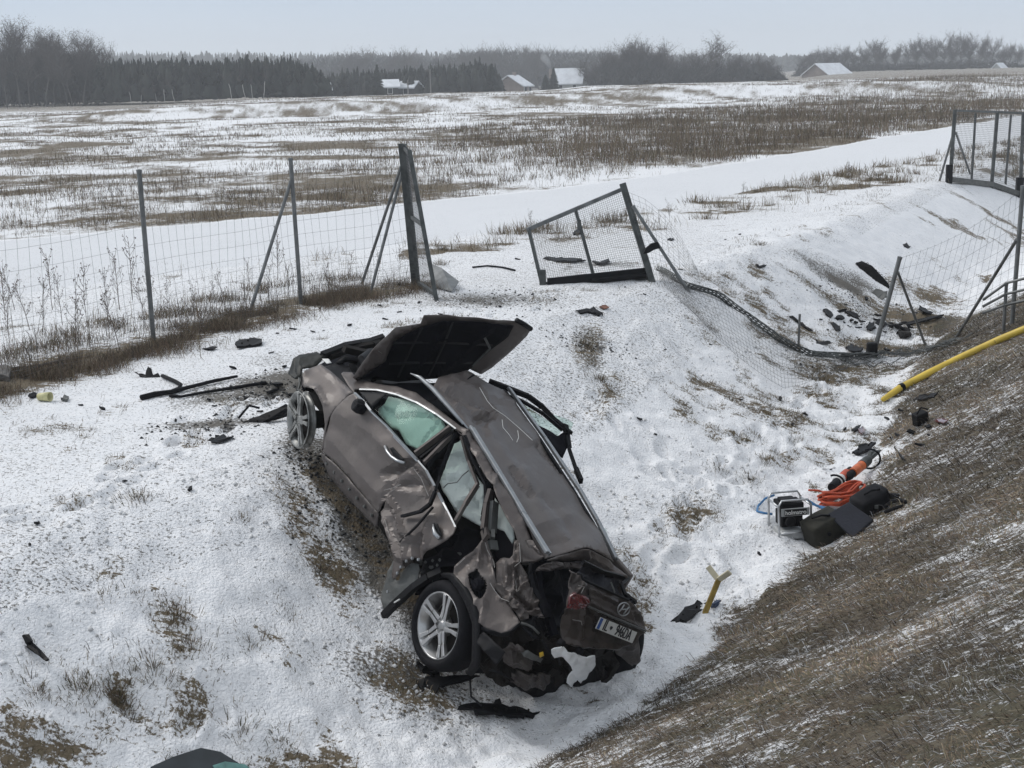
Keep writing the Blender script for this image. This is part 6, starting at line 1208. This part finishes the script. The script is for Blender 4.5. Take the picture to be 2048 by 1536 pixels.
o1 = hit(1650, 1090); n1 = tnormal(o1, .3); Rb1 = basis((1, .45, .2), n1*.4+np.array([-.25, -.35, .8]))
bag = softbox('olive_bag', 'dark olive equipment bag slumped on the slope in front of the rescue pump', 'bag', o1+np.array([0, .06, .13]), (.36, .24, .30), Rb1, mat('olive_cloth', (.022, .021, .015), .85, 0, .3, 9, bump=.4, bscale=30), .2, 3)
b = MB(); b.lathe(o1+np.array([.02, -.09, .14]), (0, -1, .2), [(0, .012), (.018, .01), (.02, -.02)], 12); b.build('eyelet', GEARB, bag)
b = MB(); b.tube([o1+np.array([-.13, .02, .27]), o1+np.array([-.05, -.02, .31]), o1+np.array([.08, .02, .29])], .012, 6); b.build('carry_strap', GEARB, bag, smooth=True)
pts, n_, _ = plane_pts([(1654, 1028), (1697, 1003), (1747, 1038), (1706, 1076)], .0, n=(-.35, -.62, .70), base=hit(1700, 1075)+np.array([0, 0, .01])); b = MB(); b.prism(pts, -n_*.035)
bd = thing('folded_mat', 'dark navy folded protective mat leaning between the two bags', 'mat', tuple(hit(1706, 1076))); b.build('cover', mat('navy_cloth', (.012, .014, .022), .8, 0, .2, 7, bump=.3, bscale=40), bd, bevel=.01)
b = MB(); b.prism([p+n_*.004 for p in pts], n_*.012); b2 = MB(); ce = np.mean(pts, 0); b2.prism([ce+(p-ce)*.97-n_*.050 for p in pts], n_*.012); b2.build('lower_fold', GEARB, bd)
o2 = hit(1742, 1030); Rb2 = basis((1, .5, .25), (-.2, -.3, .9))
bb = softbox('black_bag', 'round-ended black kit bag lying on the slope behind the navy mat', 'bag', o2+np.array([0, .05, .12]), (.36, .22, .22), Rb2, GEARB, .35, 8)
b = MB(); b.tube([o2+np.array([-.08, -.02, .22]), o2+np.array([-.02, -.05, .27]), o2+np.array([.08, .02, .26])], .011, 6); b.build('carry_strap', RUBBER, bb, smooth=True)
b = MB(); b.box(o2+np.array([.02, -.115, .12]), (.035, .012, .035)); b.build('buckle', GREYP, bb)
ts = thing('tangled_straps', 'tangled black straps trailing up the slope from the black kit bag', 'strap', tuple(hit(1788, 1015)))
for pp, ll in (([(1768, 1022), (1785, 1012), (1800, 1006), (1812, 1008)], [.04, .05, .03, .02]), ([(1770, 1030), (1790, 1024), (1806, 1016)], [.03, .04, .02])):
    b = MB(); b.tube(hoseline(pp, ll, 0), .02, 6); b.build('strap', GEARB, ts, smooth=True)
b = MB(); b.box(np.array(hit(1788, 998))+[0, 0, .03], (.10, .06, .05)); b.build('strap_buckle', GEARB, ts, bevel=.006)
# yellow marker in the ditch
YP = mat('yellow_paint', (.26, .18, .04), .6, 0, .3, 14); YP2 = mat('yellow_pipe_plastic', (.60, .43, .06), .45, 0, .15, 3)
m0 = hit(1410, 1226); m1 = vtop(m0, 1437, 1160, .05); mk = thing('hammer_post', 'short yellow post with a pale forked head stuck in the snow behind the car', 'tool', tuple(m0))
b = MB(); b.bar(m0-(m1-m0)*.15, m1, .045, .035, upv=(0, 1, 0)); b.build('shaft', YP, mk, bevel=.004)
b = MB(); b.bar(m1, vtop(m0, 1416, 1133, .12), .05, .02, upv=(0, 1, 0)); b.bar(m1, vtop(m0, 1460, 1144, .0), .05, .02, upv=(0, 1, 0)); b.build('forked_head', mat('pale_yellow', (.55, .50, .36), .6, 0, .15, 10), mk, bevel=.003)
# yellow pipe on the slope
yp = [np.array(hit(x_, y_))+np.array([0, 0, .05]) for x_, y_ in ((1766, 806), (1800, 783), (1860, 752), (1930, 718), (2000, 686), (2075, 655), (2200, 610))]
b = MB(); b.tube(yp, [.035, .052, .054, .054, .054, .054, .054], 14); ypo = thing('yellow_pipe', 'long bright yellow plastic pipe lying down the brown grassy slope', 'pipe', tuple(hit(1900, 735))); b.build('tube', YP2, ypo, smooth=True)
b = MB(); b.lathe(yp[1]+(yp[2]-yp[1])*.05, yp[2]-yp[1], [(.05, -.03), (.058, -.03), (.058, .03), (.05, .03)], 14); b.box(yp[1]+np.array([.02, -.03, .04]), (.05, .05, .05)); b.build('black_tie', BLACK, ypo)
# ------------------------------------------------------------------ wreckage
def debris(name, label, px, thick=.02, lift=.01, n=None, m=None, cat='debris', ribs=0, group=None, bev=.0015):
    pts, nn, o = plane_pts(px, lift, n); t = thing(name, label, cat, tuple(hit(*np.mean(px, 0))), group)
    thick *= .55; rj = np.random.default_rng(abs(hash(tuple(map(tuple, px)))) % 9999); c_ = np.mean(pts, 0); q_ = []
    for i in range(len(pts)):
        a, e_ = pts[i], pts[(i+1) % len(pts)]; l_ = np.linalg.norm(e_-a); q_.append(a)
        for f0 in (.35, .7): q_.append(a+(e_-a)*(f0+rj.uniform(-.1, .1))+(c_-a)*rj.uniform(-.08, .22)*min(1, l_/.12))
    pts = [p+nn*rj.uniform(-.012, .02) for p in q_]
    b = MB(); b.prism(pts, nn*thick); b.build('shell', m or BLACK, t, bevel=bev)
    if ribs:
        c = np.mean(pts, 0); b = MB(); q = [p for p in pts]; i0 = int(np.argmax([np.linalg.norm(p-c) for p in q])); ax_ = q[i0]-c
        for k in range(ribs):
            f0 = -.8+1.6*(k+.5)/ribs; s_ = np.cross(nn, ax_); s_ /= np.linalg.norm(s_); wv = min(abs((p-c)@s_) for p in q)+.01
            b.bar(c+ax_*f0-s_*wv*.7+nn*(thick+.008), c+ax_*f0+s_*wv*.7+nn*(thick+.008), .012, .02, upv=nn)
        b.build('ribs', UNDER, t)
    return t
debris('bumper_bracket', 'black broken bumper bracket lying on the snow near the fence weeds', [(470, 690), (478, 682), (498, 684), (503, 679), (524, 680), (524, 692), (500, 694), (474, 698)], .05, .02, ribs=3)
debris('thin_trim', 'thin dark trim sliver beside the broken bumper bracket', [(403, 699), (420, 695), (436, 697), (425, 701)], .012)
b = MB(); b.tube([np.array(hit(*p))+[0, 0, .03] for p in ((283, 801), (310, 794), (345, 789), (390, 777), (430, 767), (475, 758))], [.03, .03, .025, .02, .02, .015], 6)
b.tube([np.array(hit(*p))+[0, 0, .02] for p in ((340, 795), (362, 797), (410, 788), (470, 779), (532, 769))], [.02, .015, .015, .018, .02], 6)
b.tube([np.array(hit(*p))+[0, 0, .03] for p in ((325, 757), (350, 768), (362, 775), (358, 783), (335, 792))], .022, 6)
tag(b.build('window_moulding', RUBBER, None, org=hit(380, 785), smooth=True), 'pair of long thin black mouldings joined by a curved end on the snow', 'debris')
debris('torn_plastic', 'jagged black plastic piece standing up at the curved end of the mouldings', [(271, 748), (292, 752), (296, 738), (304, 740), (308, 752), (318, 750), (326, 762), (300, 765), (282, 756)], .04, .02, n=(-.1, -.5, .8))
debris('bumper_beam', 'thick black bumper beam lying against the bare front wheel', [(474, 852), (500, 843), (530, 833), (576, 813), (590, 818), (590, 828), (540, 845), (520, 855), (497, 864), (478, 873)], .10, .0, n=(-.15, -.75, .6), ribs=4)
lc = thing('loose_cable', 'black cable loop curling off the bumper beam beside the front wheel', 'cable', tuple(hit(495, 840)))
b = MB(); b.tube([np.array(hit(*p))+[0, 0, l_] for p, l_ in (((478, 842), .03), ((490, 838), .08), ((500, 831), .10), ((520, 832), .08))], .012, 5); b.build('loop', RUBBER, lc, smooth=True)
b = MB(); b.tube([np.array(hit(*p))+[0, 0, l_] for p, l_ in (((448, 853), .02), ((476, 855), .02))], .006, 5); b.build('loose_end', RUBBER, lc, smooth=True)
debris('plastic_plate', 'flat dark plastic plate on the snow just below the bumper beam', [(416, 884), (430, 875), (455, 869), (468, 876), (440, 883), (422, 888)], .02, .015)
cup0 = hit(90, 802); b = MB(); b.lathe(cup0+np.array([0, 0, .045]), (.9, -.3, .05), [(.0, -.07), (.038, -.07), (.045, 0), (.05, .07), (.046, .07), (.036, -.06), (0, -.06)], 20); tag(b.build('yellow_cup', mat('cream_cup', (.55, .52, .28), .5, 0, .15, 12), None, org=cup0, smooth=True), 'crushed pale yellow cup lying on its side on the snow', 'cup')
debris('dark_fragment', 'small black block left of the pale yellow cup', [(56, 793), (74, 788), (74, 793), (60, 797)], .03, .01)
debris('grey_lump', 'grey clod lying right of the pale yellow cup', [(122, 803), (130, 795), (138, 798), (135, 805)], .05, .0, m=GREYP)
b = MB(); b.tube([np.array(hit(*p))+[0, 0, .03] for p in ((8, 744), (40, 742), (80, 737), (130, 728))], .022, 8); tag(b.build('black_pipe', RUBBER, None, org=hit(60, 740), smooth=True), 'thin black pipe lying at the edge of the fence weeds', 'pipe')
debris('torn_rubber', 'black torn rubber scrap at the end of the thin black pipe', [(112, 742), (116, 730), (130, 729), (138, 736), (148, 734), (146, 741), (130, 744)], .04, .01)
debris('grey_stone', 'rounded grey lump at the end of the thin black pipe by the weeds', [(-10, 765), (-4, 745), (14, 742), (25, 752), (20, 766)], .14, .0, m=mat('grey_lump', (.09, .085, .08), .8, 0, .3, 8), bev=.03)
debris('forked_trim', 'black fork-shaped trim piece half buried in the lower snow bank', [(40, 1284), (48, 1276), (62, 1273), (70, 1290), (84, 1302), (101, 1322), (94, 1326), (78, 1312), (62, 1302)], .03, .03, n=(-.2, -.5, .8))
sh = thing('windscreen_shard', 'dark laminated windscreen shard with a green edge at the foot of the snow bank', 'glass', tuple(hit(390, 1530)))
pts, nn, o = plane_pts([(300, 1536), (345, 1516), (400, 1498), (440, 1506), (485, 1534), (520, 1560), (300, 1560)], .06); b = MB(); b.prism(pts, nn*.012); b.build('sheet', mat('dark_glass', (.02, .026, .03), .2, 0, .3, 6), sh)
pts2, nn, o = plane_pts([(425, 1532), (450, 1524), (490, 1530), (524, 1556), (440, 1556)], .085); b = MB(); b.prism(pts2, nn*.006); b.build('green_edge', mat('green_edge_glass', (.10, .22, .20), .25, 0, .3, 12), sh)
ut = debris('undertray', 'long black ribbed undertray lying flat under the back of the wrecked car', [(914, 1420), (926, 1412), (985, 1413), (1030, 1419), (1078, 1430), (1066, 1437), (1040, 1440), (1000, 1434), (950, 1428)], .035, .02, ribs=6)
debris('undertray_clip', 'black upright bracket sticking up beside the ribbed undertray', [(985, 1413), (990, 1400), (1000, 1396), (1006, 1412)], .03, .04, n=(0, -.8, .5))
debris('arch_liner', 'torn black wheel arch liner in the dirty snow under the rear wheel', [(824, 1366), (850, 1357), (900, 1352), (960, 1352), (940, 1362), (900, 1372), (880, 1376), (862, 1408), (848, 1400), (836, 1380)], .03, .05, n=(0, -.45, .85))
debris('spiky_scrap', 'spiky black plastic scrap just behind the rear tyre', [(832, 1326), (850, 1336), (866, 1345), (880, 1352), (862, 1354), (842, 1345), (838, 1334)], .03, .03)
debris('broken_trim', 'broken black trim with two prongs on the trampled snow before the askew gate', [(1150, 624), (1172, 619), (1186, 616), (1196, 624), (1206, 631), (1196, 632), (1180, 625), (1160, 628)], .03, .01)
debris('rust_scrap', 'small rust-brown scrap beside the two-pronged broken trim', [(1198, 615), (1208, 610), (1218, 617), (1206, 619)], .02, .01, m=mat('rust', (.16, .075, .05), .8, 0, .3, 9))
b = MB(); b.tube([np.array(hit(*p))+[0, 0, .02] for p in ((945, 537), (975, 534), (1005, 537), (1030, 543))], .016, 6); tag(b.build('curved_strip', RUBBER, None, org=hit(990, 537), smooth=True), 'thin curved black strip on the snow between the two gate leaves', 'debris')
debris('crooked_moulding', 'long crooked black moulding on the snow seen behind the left half of the gate mesh', [(1086, 517), (1108, 515), (1112, 519), (1130, 518), (1160, 519), (1172, 523), (1140, 525), (1110, 523)], .03, .01)
debris('curved_scrap', 'short upturned dark panel seen behind the right half of the gate mesh', [(1184, 524), (1200, 527), (1218, 521), (1220, 526), (1206, 532), (1190, 530)], .05, .01)
debris('dark_clump', 'dark plastic clump in the verge grass behind the gate mesh', [(1146, 470), (1152, 463), (1162, 462), (1164, 470), (1154, 473)], .08, .0)
bw = vtop(GB, 1306, 496, -.1); b = MB()
b.prism([vtop(GB, x_, y_, -.12) for x_, y_ in ((1286, 508), (1292, 497), (1302, 488), (1316, 484), (1321, 496), (1308, 500), (1298, 506))], (0, .08, 0)); tag(b.build('hanging_plastic', BLACK, None, org=bw, bevel=.006), 'black plastic scrap hanging on the brace of the heavy leaning gate post', 'debris')
# cluster in the far bend of the ditch
gr_ = thing('car_grille', 'black honeycomb car grille standing on edge in the far ditch bank', 'grille', tuple(hit(1750, 585)))
gp_, gn, go = plane_pts([(1712, 527), (1724, 523), (1745, 533), (1775, 565), (1790, 592), (1778, 597), (1745, 575), (1718, 548)], .05, n=(-.35, -.75, .55)); b = MB(); b.prism(gp_, gn*.03); b.build('backing', BLACK, gr_, bevel=.005)
b = MB(); c_ = np.mean(gp_, 0)
ax_ = gp_[4]-gp_[0]; Lx = np.linalg.norm(ax_); ax_ /= Lx; ay_ = np.cross(gn, ax_)
for i_ in range(-7, 8):
    for j_ in range(-2, 3):
        q = c_+ax_*(i_*.075+(j_ % 2)*.037)+ay_*j_*.06+gn*.035
        if abs(i_*.075) < Lx*.45-abs(j_)*.07: b.lathe(q, gn, [(.028, 0), (.034, .012), (.028, .012)], 6)
o = b.build('honeycomb', UNDER, gr_); o['kind'] = 'stuff'
debris('grey_wreckage', 'pale grey broken body panel on the snow below the honeycomb grille', [(1742, 585), (1752, 577), (1775, 582), (1776, 595), (1765, 600), (1762, 618), (1744, 608), (1748, 596)], .02, .03, n=(-.3, -.6, .7), m=GREYP)
debris('black_disc', 'round black disc-like part lying left of the leaning ditch post', [(1731, 655), (1736, 647), (1745, 646), (1750, 655), (1744, 663), (1735, 662)], .06, .01)
debris('flat_flap', 'flat black flap lying between the round disc and the leaning ditch post', [(1749, 647), (1758, 638), (1776, 649), (1768, 656)], .03, .01)
b = MB(); rc = np.array(hit(1800, 660))+[0, 0, .05]; b.tube([rc+np.array([.16*math.cos(a), .14*math.sin(a), .06*math.sin(a*2)]) for a in np.linspace(0, 5.2, 16)], .03, 7); tag(b.build('ring_part', BLACK, None, org=hit(1800, 660), smooth=True), 'bent black ring-shaped part lying right of the leaning ditch post', 'debris')
debris('long_sill', 'long black sill strip lying across the ditch right of the leaning post', [(1812, 648), (1850, 637), (1888, 630), (1884, 636), (1848, 645), (1818, 652)], .05, .02)
debris('dark_block', 'dark crumpled block under the bent ring-shaped part', [(1792, 668), (1805, 660), (1820, 664), (1822, 674), (1800, 678)], .10, .0, m=UNDER)
debris('upper_bracket', 'black bracket leaning above the long sill strip in the ditch', [(1838, 612), (1850, 618), (1866, 626), (1862, 630), (1848, 626), (1836, 620)], .03, .02)
debris('slat_trim', 'thin black slat on the bank left of the grey stake', [(1576, 633), (1586, 632), (1604, 646), (1625, 663), (1618, 662), (1598, 648)], .02, .01)
debris('wedge_trim', 'black wedge-shaped trim on the bank below the honeycomb grille', [(1645, 620), (1652, 618), (1666, 632), (1662, 636), (1650, 630)], .04, .01)
debris('knotted_scrap', 'knotted black scrap right beside the wedge-shaped trim', [(1666, 638), (1674, 632), (1686, 634), (1688, 640), (1676, 641)], .04, .0)
debris('oblong_scrap', 'oblong black scrap lying below the grey broken panel', [(1688, 625), (1698, 622), (1717, 632), (1718, 640), (1706, 636)], .04, .01)
debris('toothed_scrap', 'small toothed black scrap on the snow below the knotted scrap', [(1660, 645), (1668, 648), (1678, 655), (1680, 664), (1672, 664), (1668, 656)], .03, .01)
debris('bow_scrap', 'thin bow-shaped black strip right of the foot of the grey stake', [(1631, 680), (1640, 684), (1658, 684), (1664, 688), (1645, 690), (1632, 686)], .025, .01)
debris('ditch_rubble', 'black rubble piece lying left of the torn base of the leaning ditch post', [(1690, 696), (1700, 690), (1712, 694), (1726, 700), (1722, 706), (1700, 704)], .05, .0)
debris('bank_scrap', 'forked black scrap high on the snowy bank left of the grille', [(1511, 530), (1518, 533), (1530, 530), (1533, 533), (1522, 537), (1514, 536)], .03, .01)
debris('track_scrap', 'small black scrap on the smooth snow lip above the grille', [(1805, 490), (1812, 488), (1820, 495), (1816, 498), (1808, 495)], .04, .0)
debris('dark_chip', 'black chip on the snow right of the askew gate leaf', [(1335, 481), (1341, 477), (1348, 479), (1345, 483)], .04, .0)
bx = thing('black_case', 'small upright black car part on the brown slope below the yellow pipe', 'debris', tuple(hit(1840, 850)))
q = hit(1840, 850); Rq = basis((1, .4, .1), (-.2, -.2, 1)); b = MB(); b.box(q+np.array([0, 0, .08]), (.17, .12, .17), Rq); b.build('shell', BLACK, bx, bevel=.015); b = MB(); b.tube([q+np.array([-.06, -.05, .15]), q+np.array([-.02, -.08, .24]), q+np.array([.08, -.02, .20])], .01, 6); b.build('bracket', RUBBER, bx)
debris('red_lens', 'broken red lamp piece in the grass near the small upright black part', [(1870, 843), (1884, 838), (1898, 841), (1890, 848), (1876, 848)], .02, .02, m=TAIL)
debris('red_scrap', 'small dark red scrap at the snow edge of the ditch above the cutter', [(1716, 862), (1726, 855), (1732, 862), (1724, 870)], .03, .02, m=TAIL)
debris('ridged_scrap', 'dark ridged scrap beside the small red one at the snow edge', [(1702, 862), (1714, 853), (1722, 851), (1718, 860), (1708, 866)], .03, .02)
debris('black_cover', 'crumpled black cover lying at the snow edge below the red scrap', [(1704, 910), (1716, 894), (1736, 892), (1752, 888), (1742, 900), (1726, 908), (1712, 913)], .05, .02, ribs=2)
debris('stick_trim', 'thin dark stick lying on the brown slope above the cutter', [(1784, 892), (1790, 895), (1812, 922), (1806, 922)], .015, .02)
debris('black_jacket', 'black plastic guard lying on the ditch snow by the yellow forked post', [(1340, 1247), (1356, 1236), (1372, 1218), (1392, 1208), (1412, 1210), (1408, 1224), (1392, 1232), (1372, 1246), (1352, 1250)], .05, .02, ribs=2)
debris('blue_scrap', 'small dark blue scrap at the foot of the yellow forked post', [(1420, 1214), (1432, 1204), (1442, 1206), (1436, 1212), (1424, 1218)], .03, .01, m=mat('dark_blue', (.015, .03, .07), .5, 0, .2, 9))
debris('slope_part', 'black part on the slope just beneath the free end of the yellow pipe', [(1825, 800), (1840, 792), (1862, 790), (1880, 784), (1868, 794), (1846, 800)], .02, .02)
# small fragments that only their place tells apart
frag = []
def frag_mesh(seed):
    r = np.random.default_rng(seed); n = r.integers(5, 8); a = np.sort(r.uniform(0, 2*np.pi, n)); rad = r.uniform(.4, 1., n); b = MB(); p = [(rad[i]*math.cos(a[i]), .55*rad[i]*math.sin(a[i]), r.uniform(-.12, .12)) for i in range(n)]
    b.prism(p, (0, 0, .3)); o = b.build('plastic_fragment', BLACK); me = o.data; bpy.data.objects.remove(o); return me
FM = [frag_mesh(k) for k in range(5)]
spots = [(838, 607), (760, 612), (640, 618), (555, 668), (585, 660), (628, 665), (648, 662), (700, 652), (770, 640), (1000, 615), (1110, 600), (1290, 590), (1250, 575), (1330, 700), (1420, 690), (1280, 840), (1310, 870), (1500, 960), (1610, 830), (1585, 850), (1640, 640), (1600, 730), (1625, 735), (1650, 745), (1690, 860), (1660, 940), (1520, 1110), (440, 760), (495, 797), (520, 825), (330, 790), (160, 812), (205, 820), (150, 735), (1360, 540), (1480, 470), (1450, 480), (1030, 490), (1035, 520), (1560, 800), (1480, 800), (380, 980), (60, 1090), (75, 1050), (250, 965), (1840, 650), (1780, 680), (1760, 690), (1700, 655), (1722, 645), (1655, 660), (1840, 672), (1860, 655), (1690, 610), (1150, 560), (1065, 590), (930, 590), (905, 560), (880, 630), (800, 625)]
rf_ = random.Random(4)
spots += [(rf_.gauss(1745, 55), rf_.gauss(648, 24)) for _ in range(34)]+[(rf_.gauss(560, 70), rf_.gauss(770, 25)) for _ in range(14)]+[(rf_.gauss(1790, 60), rf_.gauss(860, 40)) for _ in range(12)]
for i_, (x_, y_) in enumerate(spots):
    p = hit(x_, y_); o = new_obj('plastic_fragment', FM[i_ % 5]); s_ = random.uniform(.025, .06)*(1 if i_ < 60 else random.uniform(.8, 2.2)); n_ = tnormal(p); o.location = p+n_*s_*.15; o.scale = (s_*1.3, s_, s_); o.rotation_euler = (random.uniform(-.3, .3), random.uniform(-.3, .3), random.uniform(0, 6.3))
    if x_ > 1560 and y_ < 760: tag(o, 'small black fragment in the wreckage field at the far bend of the ditch', 'fragment', 'fragments at the ditch bend')
    elif x_ > 1640: tag(o, 'small black fragment lying in the brown slope grass above the rescue gear', 'fragment', 'fragments on the slope')
    elif x_ < 700 and y_ > 640: tag(o, 'small black fragment on the snow around the nose of the wrecked car', 'fragment', 'fragments by the car nose')
    elif y_ < 640: tag(o, 'small black fragment on the trampled snow between the bonnet and the gateway', 'fragment', 'fragments before the gateway')
    else: tag(o, 'small black fragment lying on the ditch bank right of the wrecked car', 'fragment', 'fragments on the ditch bank')
# ------------------------------------------------------------------ haze
hz = bpy.data.materials.new('haze'); hz.use_nodes = True; t_ = hz.node_tree; t_.nodes.clear(); o_ = t_.nodes.new('ShaderNodeOutputMaterial'); pv = t_.nodes.new('ShaderNodeVolumePrincipled')
pv.inputs['Density'].default_value = .00065; pv.inputs['Color'].default_value = (.93, .96, 1., 1); pv.inputs['Anisotropy'].default_value = .1; t_.links.new(pv.outputs[0], o_.inputs['Volume'])
zmin = float(GZ.min())-1.
b = MB(); b.box((0, 0, (zmin+40)/2), (3100, 3100, 40-zmin)); o = b.build('haze', hz); o['kind'] = 'stuff'
